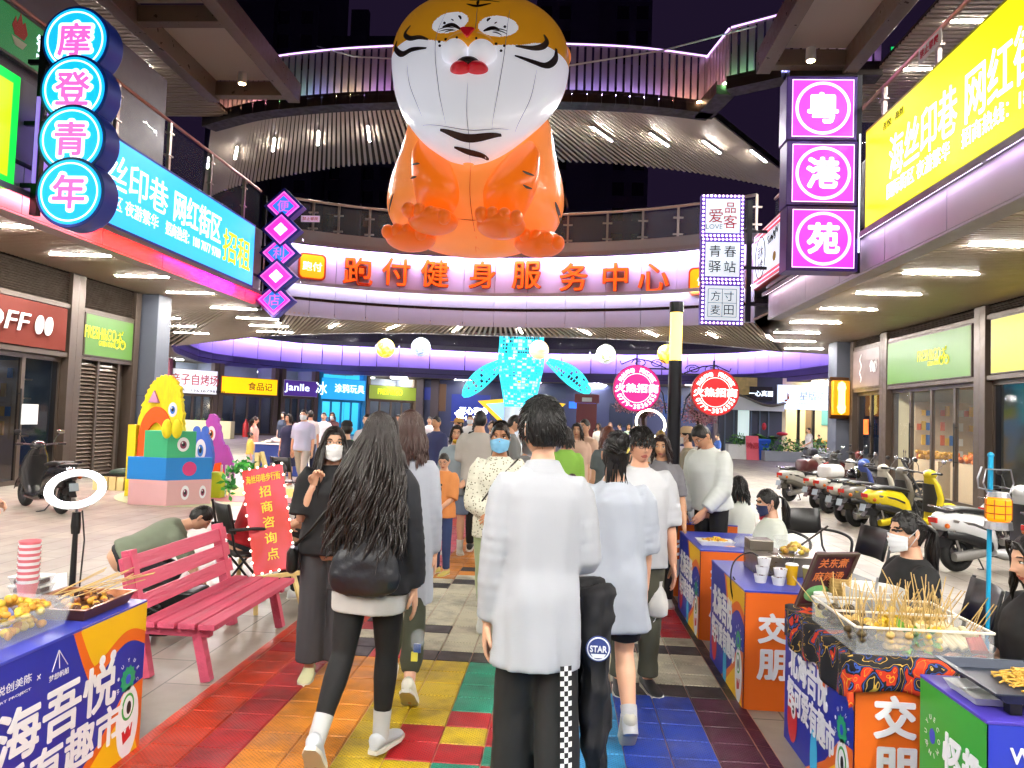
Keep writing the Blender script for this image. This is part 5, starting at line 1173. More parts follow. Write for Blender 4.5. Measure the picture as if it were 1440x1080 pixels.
# ---------------------------------------------------------------- market stalls with printed panels
P_ = lambda n, c: mat('print '+n, c, .4)
pB, pO, pY, pG, pW, pK, pR, pC, pO2 = P_('blue', '#1a2a9c'), P_('orange', '#e2681c'), P_('yellow', '#eeb818'), P_('green', '#2e9c34'), P_('white', '#e8e8ec'), P_('black', '#141418'), P_('red', '#c8242c'), P_('cyan', '#3cb0e0'), P_('apple', '#98b81c')
def wave(f, x0, x1, y1, n=24): return [(x0+(x1-x0)*i/n, f(x0+(x1-x0)*i/n)) for i in range(n+1)]+[(x1, y1), (x0, y1)]
def ell(cx, cy, rx, ry, n=26): return [(cx+rx*math.cos(2*math.pi*i/n), cy+ry*math.sin(2*math.pi*i/n)) for i in range(n)]
def art(t, panel, F, w, h):
 """blue market panel print: origin lower left, viewer's right = +x"""
 def add(m, poly, z): mb = MB(); mb.prism(poly, .0006, F, z); mb.build('artwork', m, panel)
 rx = w; hh = h/.70; s = min(1, w/1.0)
 add(pO, [(x, max(y, 0)) for x, y in wave(lambda x: h-.21*hh-.05*math.sin((x-rx)*11)*hh+max(0, (rx-.42*s-x))*1.6, rx-.60*s, rx, h-.0005) if y <= h], .0004) if True else 0
 add(pY, [(x, y) for x, y in wave(lambda x: min(h-.0006, h-.15*hh-.045*math.sin((x-rx)*11)*hh+max(0, (rx-.40*s-x))*1.6), rx-.5*s, rx, h-.0006)], .0012)
 add(pO, [(rx-.62*s, .001), (rx-.001, .001), (rx-.001, .33*hh), (rx-.16*s, .31*hh), (rx-.34*s, .15*hh)], .0004)
 add(pY, [(rx-.50*s, .002), (rx-.02*s, .002), (rx-.12*s, .24*hh), (rx-.3*s, .13*hh)], .0012)
 cx = rx-.115*s
 add(pW, ell(cx, .165*hh, .088*s, .17*hh-.005), .002); add(pG, ell(cx-.005, .235*hh, .05*s, .062*hh), .0028); add(pW, ell(cx-.005, .235*hh, .038*s, .05*hh), .0036); add(pK, ell(cx, .23*hh, .018*s, .03*hh), .0044)
 add(pR, [(cx-.045*s, .13*hh), (cx+.04*s, .15*hh), (cx+.03*s, .09*hh), (cx-.03*s, .07*hh)], .0028); add(pW, [(cx-.03*s, .134*hh), (cx-.02*s, .115*hh), (cx-.01*s, .137*hh)], .0036); add(pW, [(cx+.01*s, .142*hh), (cx+.018*s, .12*hh), (cx+.028*s, .147*hh)], .0036)
 if w > 1.2:
  add(pY, ell(rx-.58, .05, .085, .10), .002); add(pW, ell(rx-.575, .09, .03, .035), .0028); add(pK, ell(rx-.575, .088, .014, .017), .0036); add(pO, ell(rx-1.35, .06, .11, .12), .002); add(pW, ell(rx-1.36, .1, .04, .045), .0028); add(pK, ell(rx-1.36, .1, .018, .02), .0036)
 else:
  add(pC, ell(rx-.5*s, .09, .05, .14), .002); add(pR, ell(rx-.85*s, .15, .08, .12), .002); add(pW, ell(rx-.83*s, .2, .035, .045), .0028); add(pK, ell(rx-.83*s, .2, .016, .022), .0036)
 gx, gy = rx-.13*s, h-.335*hh
 add(P_('teal', '#1c9c6c'), [((.052+(.012 if i % 2 else 0))*s*math.cos(2*math.pi*i/24)+gx, (.052+(.012 if i % 2 else 0))*math.sin(2*math.pi*i/24)+gy) for i in range(24)], .002); add(P_('deep blue', '#2848c0'), ell(gx, gy, .02*s, .022), .003)
 a = MB()
 for i in range(10):
  q = R_(200-36*i); a.text('W.UYUECOMING'[i], F @ M.Translation((gx+.082*s*math.cos(q), gy+.088*math.sin(q), .002)) @ M.Rotation(q-math.pi/2, 4, 'Z'), h=.017, depth=.0008)
 a.build('lettering', pW, panel); a = MB()
 if w > 1.2:
  a.text('北海吾悦', F, w=.98, h=.2, bold=.026, depth=.002, z=.0008, cx=rx-.72, cy=h-.30, shear=.0); a.build('lettering', pW, panel); a = MB()
  a.text('怪可爱有趣市', F, w=1.22, h=.17, bold=.026, depth=.002, z=.0008, cx=rx-.78, cy=h-.50); a.build('lettering', pW, panel); a = MB()
  a.text('WUYUE', F, w=.2, h=.05, bold=.02, depth=.001, z=.0008, cx=rx-1.42, cy=h-.11); a.text('吾悦广场', F, w=.2, h=.04, depth=.001, z=.0008, cx=rx-1.42, cy=h-.17); a.text('北海', F, w=.09, h=.045, depth=.001, z=.0008, cx=rx-1.22, cy=h-.12)
  a.text('×', F, h=.02, depth=.001, z=.0008, cx=rx-1.12, cy=h-.13); a.text('悦创美陈', F, w=.18, h=.035, depth=.001, z=.0008, cx=rx-.88, cy=h-.105); a.text('ART PROJECT', F, w=.18, h=.012, depth=.001, z=.0008, cx=rx-.88, cy=h-.15); a.torus(.028, .006, F @ M.Translation((rx-1.04, h-.125, .002)), 20, 5)
  a.text('×', F, h=.02, depth=.001, z=.0008, cx=rx-.75, cy=h-.12); a.text('梦想帆船', F, w=.12, h=.025, depth=.001, z=.0008, cx=rx-.63, cy=h-.15)
  for q in (-.045, 0, .05): a.bar(F @ V((rx-.63+q, h-.125, .002)), F @ V((rx-.64, h-.05, .002)), .003, .002)
  for q in (-.04, .04): a.prism(ell(rx-.30+q, h-.185, .022, .022, 14), .0012, F, .0008)
 else:
  a.text('北海吾悦', F, w=.6*s, h=.19, bold=.026, depth=.002, z=.0008, cx=rx-.62*s, cy=h-.24)
  a.text('怪可爱有趣市', F, w=.72*s, h=.15, bold=.026, depth=.002, z=.0008, cx=rx-.58*s, cy=h-.43)
 a.build('lettering', pW, panel)
def stall(label, x, y0, y1, w, h=.70, side=-1, front=True, art_on=True):
 """table box: long panel faces the walkway (normal side*x), front panel faces -Y"""
 t = thing('market_stall', label, 'stall', (x, y0, 0)); L = y1-y0
 a = MB()
 xa, xb = (0, w) if side < 0 else (-w, 0)
 a.box(xa+.008, .008, 0.0, xb-.002, L-.002, h-.013); a.build('carcass', pB, t)
 a = MB(); a.box(xa-.002, -.002, h-.012, xb+.002, L+.002, h); a.build('table_top', mat('table top blue', '#3a44b0', .35), t, bev=.002)
 a = MB(); p = MB()
 F = fm((0, L, 0), (0, -1, 0), (0, 0, 1)) if side < 0 else fm((0, 0, 0), (0, 1, 0), (0, 0, 1))
 p.box(0, 0, -.006, L, h-.0125, 0, F); pn = p.build('side_panel', pB, t)
 if art_on: art(t, pn, F, L, h)
 Ff = fm((xa, 0, 0), (1, 0, 0), (0, 0, 1)); p = MB(); p.box(0.0005, 0, -.006, w, h-.0125, .0, Ff); pf = p.build('front_panel', pO, t)
 if side < 0 and front:
  a = MB()
  for ch, cx, cy in (('交', .165, .475), ('个', .385, .475), ('朋', .165, .265), ('友', .385, .265)): a = MB(); a.text(ch, Ff, h=.165, bold=.035, depth=.003, z=.001, cx=cx, cy=cy); a.build('lettering', pW, pf)
  a = MB(); a.prism([(x2, y2) for x2, y2 in [(w*.42, .001)]+[(w*.42+w*.57*i/20, .001+.14*math.sin(math.pi*min(1, i/9))**.7+.24*max(0, math.sin(math.pi*(i-6)/16))) for i in range(1, 20)]+[(w*.99, .001)]], .001, Ff, .0006); a.build('artwork', pO2, pf)
 return t
stall('blue printed food stall at the lower left with skewers and cups on it', -1.985, 1.5, 3.57, .62, .705, side=1)
stall('orange fronted stall covered by a batik cloth, nearest but one on the right', 1.25, 3.24, 4.18, .60, .70)
stall('orange fronted stall with drink cups and a steel cooker on it', 1.115, 4.53, 5.49, .66, .69)
stall('orange fronted stall with a plastic tray, third along the right edge of the walkway', 1.11, 5.91, 6.9, .66, .69)
stall('orange fronted stall in front of the lamp post', 1.07, 7.36, 8.3, .66, .70)
def green_stall():
 t = thing('market_stall', 'green and blue printed stall carrying the noodle griddle', 'stall', (1.45, 2.64, 0)); w, L, h = .95, .46, .70
 a = MB(); a.box(.008, .008, 0, w, L, h-.013); a.build('carcass', pB, t); a = MB(); a.box(-.002, -.002, h-.012, w, L, h); a.build('table_top', mat('table top violet', '#4a3cb0', .35), t, bev=.002)
 F = fm((0, L, 0), (0, -1, 0), (0, 0, 1)); p = MB(); p.box(0, 0, -.006, L, h-.0125, 0, F); pn = p.build('side_panel', pG, t)
 a = MB(); a.text('怪趣', F, w=.26, h=.19, bold=.026, depth=.002, z=.001, cx=.315, cy=h-.24); a.text('好市', F, w=.26, h=.19, bold=.026, depth=.002, z=.001, cx=.315, cy=h-.47)
 for i in range(11):
  q = R_(215-36*i); a.text('WUYUECOMING'[i], F @ M.Translation((.1+.05*math.cos(q), h-.2+.07*math.sin(q), .001)) @ M.Rotation(q-math.pi/2, 4, 'Z'), h=.018, depth=.0008)
 a.build('lettering', pW, pn); a = MB(); a.prism(ell(.1, h-.2, .022, .03, 8), .001, F, .0006); a.build('artwork', P_('deep blue', '#2848c0'), pn)
 a = MB(); a.prism([(.02, .12), (.07, .3), (.1, .14), (.14, .12), (.06, .05)], .001, F, .0006); a.build('artwork', pK, pn)
 Ff = fm((0, 0, 0), (1, 0, 0), (0, 0, 1)); p = MB(); p.box(.0005, 0, -.006, w, h-.0125, 0, Ff); pf = p.build('front_panel', P_('bright blue', '#2438b4'), t)
 a = MB(); a.text('WUYUE', Ff, w=.25, h=.05, bold=.02, depth=.002, z=.001, cx=.2, cy=h-.11); a.text('吾悦广场', Ff, w=.23, h=.05, depth=.002, z=.001, cx=.2, cy=h-.18); a.build('lettering', pW, pf)
green_stall()
# ---------------------------------------------------------------- things on the left stall
m_clear = mat('clear plastic', '#dfe4e8', .12, alpha=.16); m_milky = mat('milky plastic', '#e8e8e4', .3, alpha=.75)
m_gold = [mat('fried gold', '#c8902c', .5, var=.3, vs=60), mat('fried brown', '#8a4c1c', .5, var=.3, vs=60), mat('dark meat', '#4a2412', .4, var=.4, vs=60), mat('yellow noodle', '#d8b838', .5, var=.25, vs=80)]
m_stick = mat('bamboo', '#c8a868', .6)
def pile(mb, c, r, n, s, rnd, k=None):
 for _ in range(n):
  a = rnd.uniform(0, 6.28); q = rnd.random()**.5; z = (1-q)*r[2]*rnd.uniform(.4, 1)
  i0 = len(mb.f); mb.ball(V(c)+V((q*r[0]*math.cos(a), q*r[1]*math.sin(a), z)), (s*rnd.uniform(.7, 1.2), s*rnd.uniform(.7, 1.2), s*rnd.uniform(.6, 1)), 7, 5)
  if k is not None:
   mm = rnd.choice(k)
   for i in range(i0, len(mb.f)): mb.mi[i] = mm
def tub(label, x, y, w, d, h, z0, fill, seed, colors):
 t = thing('food_tub', label, 'food tub', (x, y, z0)); a = MB(); R = []
 for ww, zz in ((.86, 0), (1.0, h), (1.06, h), (1.06, h+.008), (.97, h+.008), (.84, .008)):
  R.append([V((sx*w/2*ww, sy*d/2*ww, zz)) for sx, sy in ((-1, -1), (1, -1), (1, 1), (-1, 1))])
 a.loft(R, cap=False); a.add([R[0][i] for i in range(4)], [(3, 2, 1, 0)]); a.build('tub', m_milky if fill == 'milky' else m_clear, t)
 r = random.Random(seed); b = MB(); pile(b, (0, 0, h*.9), (w*.42, d*.4, h*.7), 70, .018, r, colors); pile(b, (0, 0, .02), (w*.36, d*.36, h*.6), 40, .02, r, colors); b.build('food', m_gold, t, smooth=180)
tub('clear lidded tub of fried balls and noodles on the blue stall', -2.2, 2.93, .26, .42, .10, .706, 'c', 1, [0, 3])
tub('clear tub of yellow strips at the left edge of the view on the blue stall', -2.18, 2.52, .24, .34, .10, .706, 'c', 2, [3])
t = thing('food_tray', 'steel tray of dark grilled skewers on the blue stall', 'tray', (-2.19, 3.33, .706)); a = MB(); R = [[V((sx*.17*u, sy*.19*u, z)) for sx, sy in ((-1, -1), (1, -1), (1, 1), (-1, 1))] for u, z in ((.88, 0), (1, .05), (1.06, .05), (1.06, .054), (.97, .054), (.86, .006))]; a.loft(R, cap=True); a.build('tray', mat('copper tray', '#8a5638', .3, .7), t)
r = random.Random(4); b = MB(); pile(b, (0, 0, .03), (.15, .16, .06), 90, .018, r, [1, 2, 2, 0]); b.build('food', m_gold, t, smooth=180)
a = MB()
for i in range(12): a.tube([(r.uniform(-.1, .1), r.uniform(-.1, .05), .07), (r.uniform(-.05, .2), .22+r.uniform(0, .12), .1+r.uniform(0, .04))], .0025, 5)
a.build('stick', m_stick, t)
def cup_stack(label, x, y, z, n, r0, col, loc_seed=1, h=.05, step=.013):
 t = thing('cup_stack', label, 'cups', (x, y, z));
 for i in range(n):
  a = MB(); a.lathe([(0, 0), (r0*.72, 0), (r0, h), (r0*1.06, h), (r0*1.06, h+.004), (r0*.95, h+.002)], 20, M.Translation((0, 0, i*step))); a.build('cup', col[i % len(col)], t, smooth=40)
 return t
def bowl_tower():
 t = thing('cup_stack', 'tall stack of red and white paper bowls on the blue stall', 'cups', (AY(40, 800, 3.3).x, 3.3, .706)); rd = mat('cup red', '#c83840', .4)
 for i in range(15):
  a = MB(); z = .055+i*.0135; a.lathe([(.0, z), (.034, z), (.043, z+.06), (.046, z+.06), (.046, z+.065)], 20); a.build('bowl', m_white if i % 2 else mat('cup pink', '#d87078', .4), t, smooth=40)
 a = MB(); a.lathe([(0, 0), (.036, 0), (.042, .05), (.0, .051)], 20); a.build('base_cup', rd, t, smooth=40)
 a = MB(); a.lathe([(.05, 0), (.056, .05), (.05, .1), (.052, .14)], 14); a.build('plastic_bag', m_clear, t, smooth=180)
bowl_tower()
for i in range(3):
 t = thing('food_box', ['lowest clear lidded box of dark food behind the tray', 'middle clear lidded box of dark food behind the tray', 'topmost clear lidded box of dark food behind the tray'][i], 'food box', (-2.47, 3.42, .706+i*.042), 0, 'boxes of dark food stacked behind the tray'); a = MB(); a.loft([[V((sx*.075*u, sy*.055*u, z)) for sx, sy in ((-1, -1), (1, -1), (1, 1), (-1, 1))] for u, z in ((.85, 0), (1, .032))]); a.build('box', m_clear, t); a = MB(); a.box(-.062, -.044, .003, .062, .044, .026); a.build('food', m_gold[2], t, bev=.008); a = MB(); a.box(-.08, -.06, .0325, .08, .06, .041); a.build('lid', m_milky, t, bev=.004)
t = thing('price_card', 'white tilted payment card leaning behind the tray', 'card', (-2.42, 3.55, .706)); a = MB(); a.bar((0, 0, 0), (-.03, .03, .1), .07, .006, up=(.5, -1, .4)); a.build('card', m_white, t); a = MB(); a.bar((.002, -.006, .012), (0.0, -.003, .028), .066, .001, up=(.5, -1, .4)); a.build('band', mat('card blue', '#3a6ac8', .4), t)
# ---------------------------------------------------------------- right stalls' goods
def batik():
 t = thing('batik_cloth', 'black and red batik cloth draped over the second stall', 'cloth', (1.25, 3.24, .703))
 m = bpy.data.materials.new('batik'); m.use_nodes = True; tn = m.node_tree; b = tn.nodes['Principled BSDF']; b.inputs['Roughness'].default_value = .85
 tc = tn.nodes.new('ShaderNodeTexCoord'); n = tn.nodes.new('ShaderNodeTexNoise'); n.inputs['Scale'].default_value = 5.5; n.inputs['Detail'].default_value = 2; n.inputs['Distortion'].default_value = 1.6; tn.links.new(tc.outputs['Object'], n.inputs[0])
 cr = tn.nodes.new('ShaderNodeValToRGB'); cr.color_ramp.interpolation = 'CONSTANT'; els = cr.color_ramp.elements; els[0].position = 0; els[0].color = (*lin('#0c0c12'), 1); els[1].position = .47; els[1].color = (*lin('#c8a040'), 1)
 for pos, c in ((.482, '#16141c'), (.53, '#2c4c9c'), (.548, '#101018'), (.575, '#c83010'), (.63, '#e0a020'), (.64, '#d03c14')): e = els.new(pos); e.color = (*lin(c), 1)
 tn.links.new(n.outputs[0], cr.inputs[0]); tn.links.new(cr.outputs[0], b.inputs['Base Color'])
 a = MB(); nx, ny = 44, 44; vs = []
 for j in range(ny+1):
  for i in range(nx+1):
   u = -.16+.755*i/nx; v = -.17+1.1*j/ny; x, y, z = u, v, .004
   if u < 0: x = -.008-.012*(1+math.sin(v*26)) ; z = u+.004-.04*abs(math.sin(v*7))*(u/-.16)
   if v < 0: y = -.008-.012*(1+math.sin(u*24)); z = min(z, v+.004+.05*math.sin(u*6.5+.8)*(v/-.17))
   vs.append((x, y, z))
 a.add(vs, [(j*(nx+1)+i, j*(nx+1)+i+1, (j+1)*(nx+1)+i+1, (j+1)*(nx+1)+i) for j in range(ny) for i in range(nx)]); o = a.build('fabric', m, t, smooth=180); s = o.modifiers.new('s', 'SOLIDIFY'); s.thickness = .003
batik()
def acrylic_case():
 t = thing('display_case', 'clear acrylic case packed with skewers on the batik cloth', 'display case', (1.27, 3.28, .712)); w, d, h = .56, .55, .11
 a = MB(); R = [[V((sx, sy, z)) for sx, sy in ((0, 0), (w, 0), (w, d), (0, d))] for z in (0, h)]; a.loft(R, cap=False); a.add(R[0], [(3, 2, 1, 0)]); o = a.build('case', m_clear, t); s = o.modifiers.new('s', 'SOLIDIFY'); s.thickness = .004
 for x0, y0, x1, y1 in ((0, 0, w, 0), (0, d, w, d), (0, 0, 0, d), (w, 0, w, d), (0, d*.5, w, d*.5)):
  a = MB(); a.bar((x0, y0, h+.003), (x1, y1, h+.003), .012, .008); a.build('rim', mat('pale rim', '#e4dccc', .3), t)
 r = random.Random(11); foods = [mat('tofu', '#d8b468', .5, var=.3, vs=50), mat('fish ball', '#d8cba0', .5), mat('sausage', '#b85040', .4), mat('greens', '#6aa030', .5, var=.4, vs=60), mat('kelp', '#4a3a1c', .5, var=.3, vs=60), mat('yellow bits', '#e0b820', .5)]
 def bundle(x, y, k, n, lean=.05, top=True):
  f = MB(); st = MB()
  for i in range(n):
   px, py = x+r.uniform(-.055, .055), y+r.uniform(-.05, .05); dx, dy = (px-x)*1.4+r.uniform(-lean, lean), (py-y)*1.4+r.uniform(-lean, lean); z0 = .015
   st.tube([(px, py, z0), (px+dx, py+dy, .2+r.uniform(0, .06))], .0022, 5)
   for q in range(3): f.ball((px+dx*.12*q, py+dy*.12*q, z0+.015+q*.028), (.02, .019, .016), 8, 6)
  f.build('skewer_food', foods[k], t, smooth=180); st.build('stick', m_stick, t)
 for x, y, k in ((.07, .08, 4), (.2, .07, 0), (.32, .08, 5), (.07, .2, 0), (.2, .2, 5), (.34, .19, 0), (.1, .4, 4), (.3, .42, 5), (.45, .4, 0), (.5, .42, 0), (.46, .14, 1)): bundle(x, y, k, 10, .09)
 f = MB(); leaves(f, (.26, .05, .06), (.1, .035, .035), 120, .05, r, 1); f.build('greens', foods[3], t)
 f = MB(); pile(f, (.46, .22, .04), (.07, .08, .05), 46, .017, r); f.build('fish_balls', foods[1], t, smooth=180)
 f = MB()
 for i in range(7): f.tube([(.38+i*.02, .04+.02*(i % 2), .03), (.35+i*.02, .1, .07), (.32+i*.02, .17, .09)], .012, 7)
 f.build('rice_stick', foods[1], t, smooth=60)
 f = MB()
 for i in range(5): f.tube([(.49+i*.012, .02, .03), (.5+i*.01, .1, .09)], .013, 8)
 f.build('sausage', foods[2], t, smooth=60)
acrylic_case()
def bucket():
 t = thing('sauce_tub', 'round white plastic tub of red sauce with a ladle behind the acrylic case', 'tub', (1.62, 3.97, .712)); a = MB(); a.lathe([(0, 0), (.12, 0), (.14, .13), (.147, .13), (.147, .145), (.136, .145), (.13, .13), (.112, .008)], 32); a.build('tub', m_milky, t, smooth=40); a = MB(); a.lathe([(0, .05), (.118, .05), (.118, .052), (0, .052)], 24); a.build('sauce', mat('red sauce', '#a83c14', .25), t); a = MB(); a.tube([(0, 0, .05), (.03, .02, .19)], .006, 6); a.build('ladle', m_steel, t)
bucket()
def menu_board():
 t = thing('menu_board', 'dark red wooden menu board with chalk lettering leaning on the second stall', 'menu board', (1.27, 4.1, .712)); F = fm((0, 0, 0), (.75, -.55, .12), (-.05, .22, 1)); F = fm((0, 0, 0), V((.8, .25, .0)).normalized(), V((.28, -.35, 1.1)).normalized())
 a = MB(); a.box(0, 0, -.012, .26, .32, 0, F); a.build('board', mat('maroon menu', '#4a2430', .5), t, bev=.004); a = MB()
 for x0, y0, x1, y1 in ((0, 0, .26, .014), (0, .306, .26, .32), (0, .0145, .014, .3055), (.246, .0145, .26, .3055)): a.box(x0, y0, .0005, x1, y1, .012, F)
 a.build('frame', mat('walnut', '#4c3c34', .5), t); a = MB(); a.text('关东煮', F, w=.17, h=.055, bold=.01, depth=.001, z=.001, cx=.13, cy=.26); a.text('麻辣烫', F, w=.18, h=.055, bold=.01, depth=.001, z=.001, cx=.13, cy=.18); a.build('lettering', mat('chalk orange', '#d07840', .6), t); a = MB(); a.prism(ell(.1, .075, .075, .05), .001, F, .001); a.build('chalk_patch', mat('chalk green', '#78b878', .7, var=.3, vs=60), t)
menu_board()
cup_stack('stack of straw coloured paper bowls behind the menu board', 1.5, 4.1, .712, 8, .055, [mat('kraft', '#c8a868', .6)], h=.045, step=.016)
cup_stack('pair of clear cup stacks beside the kraft bowls', 1.58, 3.86, .712, 8, .036, [m_clear], h=.06, step=.008)
for i, (x, y, lab) in enumerate(((1.35, 3.9, 'white lidded tub of yellow pickle beside the menu board'), (1.46, 3.88, 'white lidded tub behind the acrylic case'), (1.40, 3.78 + .28, 'small white tub at the cloth edge'))):
 t = thing('condiment_tub', lab, 'tub', (x, y, .712)); a = MB(); a.lathe([(0, 0), (.038, 0), (.043, .07), (0, .07)], 18); a.build('cup', mat('pickle yellow', '#d8c030', .4) if i == 0 else m_milky, t, smooth=40); a = MB(); a.lathe([(0, .085), (.046, .083), (.046, .0705), (0, .0705)], 18); a.build('lid', m_white, t, smooth=40)
def griddle():
 t = thing('griddle', 'black griddle pan of fried noodles on the green stall', 'griddle', (1.86, 2.86, .745)); a = MB(); R = [[V((sx*.36*u, sy*.2*u, z)) for sx, sy in ((-1, -1), (1, -1), (1, 1), (-1, 1))] for u, z in ((.9, 0), (1, .035), (1.04, .035), (1.04, .04), (.98, .04), (.9, .01))]; a.loft(R); a.build('pan', mat('griddle slate', '#2c3444', .4, .3), t); a = MB()
 for x, y in ((-.28, -.14), (.28, -.14), (-.28, .14), (.28, .14)): a.box(x-.02, y-.02, -.043, x+.02, y+.02, -.001)
 a.build('foot', m_black, t); r = random.Random(5); b = MB()
 b.ball((.05, .01, .012), (.24, .125, .022), 26, 12)
 for i in range(420):
  a_ = r.uniform(0, 6.28); q_ = r.random()**.5; q = V((.05+.25*q_*math.cos(a_), .01+.135*q_*math.sin(a_), .014+.024*(1-q_*q_)+r.uniform(0, .012))); d = r.uniform(0, 6.28); k = r.choice((-1, 1))*r.uniform(.5, 1.1)
  b.tube([q+V((.016*j*math.cos(d+k*j*.5), .016*j*math.sin(d+k*j*.5), .006*math.sin(j*1.2))) for j in range(5)], .0036, 5)
 b.build('noodles', mat('fried noodle', '#c89c3c', .45, var=.35, vs=50), t, smooth=180); b = MB(); leaves(b, (.07, .02, .045), (.16, .08, .012), 60, .016, r, 1); b.build('scallion', mat('scallion', '#5a8a2c', .5), t)
griddle()
t = thing('paper_tray', 'white paper tray with a clear tong beside the griddle', 'paper tray', (1.56, 2.86, .703)); a = MB(); a.loft([[V((sx*.09*u, sy*.11*u, z)) for sx, sy in ((-1, -1), (1, -1), (1, 1), (-1, 1))] for u, z in ((.8, 0), (1, .03))], cap=False); a.box(-.072, -.088, .0005, .072, .088, .003); a.build('tray', m_white, t); a = MB(); a.tube([(-.04, .05, .012), (.02, .0, .035), (.07, -.05, .02)], .004, 6); a.build('tong', m_steel, t)
t = thing('spatula', 'steel spatula with a black handle lying by the griddle', 'spatula', (1.72, 2.7, .71)); a = MB(); a.box(-.05, -.02, 0, .03, .02, .004); a.build('blade', m_steel, t); a = MB(); a.tube([(.03, 0, .004), (.18, -.03, .02)], .009, 8); a.build('handle', m_black, t)
def cooker():
 t = thing('steel_cooker', 'boxy steel snack cooker with a glass bowl on the drink cup stall', 'cooker', (1.3, 4.98, .69)); a = MB(); a.box(0, 0, 0, .46, .36, .13); a.box(.002, .2, .13, .16, .358, .2); a.build('body', mat('cooker steel', '#8c857c', .3, .85, var=.12), t, bev=.006); a = MB(); a.lathe([(0, .132), (.09, .132), (.14, .22), (.145, .225)], 24, M.Translation((.3, .2, 0))); a.build('bowl', m_clear, t, smooth=40); r = random.Random(3); b = MB(); pile(b, (.3, .2, .14), (.09, .09, .06), 34, .02, r, [0, 3]); b.build('food', m_gold, t, smooth=180); a = MB(); a.tube([(.34, .2, .18), (.5, .16, .32)], .007, 6); a.build('spoon', m_dark, t)
cooker()
t = thing('power_cable', 'black power cable looping from the steel cooker down the stall side', 'cable', (1.2, 4.85, .69)); a = MB(); a.tube(smooth_pl([V(q) for q in ((.15, .1, .1), (.03, .05, .16), (-.08, .0, .1), (-.1, -.03, -.05), (-.05, .0, -.2), (-.01, .0, -.12), (-.09, -.04, .02))], 6), .005, 6); a.build('cable', m_black, t, smooth=180)
rr_ = random.Random(9); k = 0
for j in range(3):
 for i in range(2):
  z = .69+.052*(j if i == 0 else max(0, j-1));
  if i == 1 and j == 0: continue
  t = thing('pudding_cup', ['white pudding cup low in the stack by the cooker', 'white pudding cup in the middle of the stack', 'white pudding cup at the front of the stack', 'white pudding cup with red beans beside the tall drinks', 'white pudding cup topmost of the stack'][k], 'dessert cup', (1.27+.085*i+.01*j, 4.78-.05*i, z), 0, 'white pudding cups on the stall'); k += 1
  a = MB(); a.lathe([(0, 0), (.032, 0), (.042, .048), (.039, .048), (.036, .04), (0, .04)], 18); a.build('cup', m_white, t, smooth=40); b = MB(); pile(b, (0, 0, .038), (.028, .028, .01), 8, .006, rr_, None); b.build('topping', mat('red bean', '#6a2c20', .5), t)
for i, (x, y, c, lab) in enumerate(((1.45, 4.75, '#d8a818', 'yellow drink cup'), (1.53, 4.68, '#8a8450', 'olive iced drink with a lid'), (1.61, 4.72, '#5a5020', 'dark tea drink with a lid'), (1.69, 4.78, '#d8e0c8', 'pale bottle with a yellow cap'))):
 t = thing('drink_cup', lab+' on the drink stall', 'drink', (x, y, .69)); a = MB(); a.lathe([(0, 0), (.028, 0), (.038, .12), (0, .12)], 18); a.build('cup', mat('drink '+c, c, .25), t, smooth=40); a = MB(); a.lathe([(0, .132), (.034, .13), (.041, .1205), (0, .1205)], 18); a.build('lid', mat('cap yellow', '#e0d020', .4) if i == 3 else m_milky, t, smooth=40)
t = thing('food_tray', 'white foam tray of chips on the third stall', 'tray', (1.28, 6.2, .69)); a = MB(); a.loft([[V((sx*.14*u, sy*.1*u, z)) for sx, sy in ((-1, -1), (1, -1), (1, 1), (-1, 1))] for u, z in ((.85, 0), (1, .035), (1.05, .035))]); a.build('tray', m_white, t, bev=.005); b = MB(); pile(b, (0, 0, .032), (.1, .07, .03), 34, .014, rr_, [0, 3]); b.build('food', m_gold, t)
t = thing('plastic_bag', 'crumpled clear plastic bag on the third stall', 'bag', (1.5, 6.1, .69)); a = MB(); a.ball((0, 0, .05), (.1, .08, .055), 16, 10); o = a.build('bag', m_clear, t, smooth=180); d = o.modifiers.new('d', 'DISPLACE'); tx = bpy.data.textures.new('crumple', 'CLOUDS'); tx.noise_scale = .05; d.texture = tx; d.strength = .05
for i, lab in enumerate(('small white tub on the stall by the lamp post', 'knotted white bag on the stall by the lamp post')):
 t = thing('goods_bag' if i else 'goods_tub', lab, 'bag' if i else 'tub', (1.2+.16*i, 7.55, .70)); a = MB(); a.lathe([(0, 0), (.06, 0), (.075, .08), (.05, .14), (.025, .17), (.04, .2), (0, .19)] if i else [(0, 0), (.06, 0), (.07, .09), (0, .1)], 14); a.build('body', m_white, t, smooth=180)
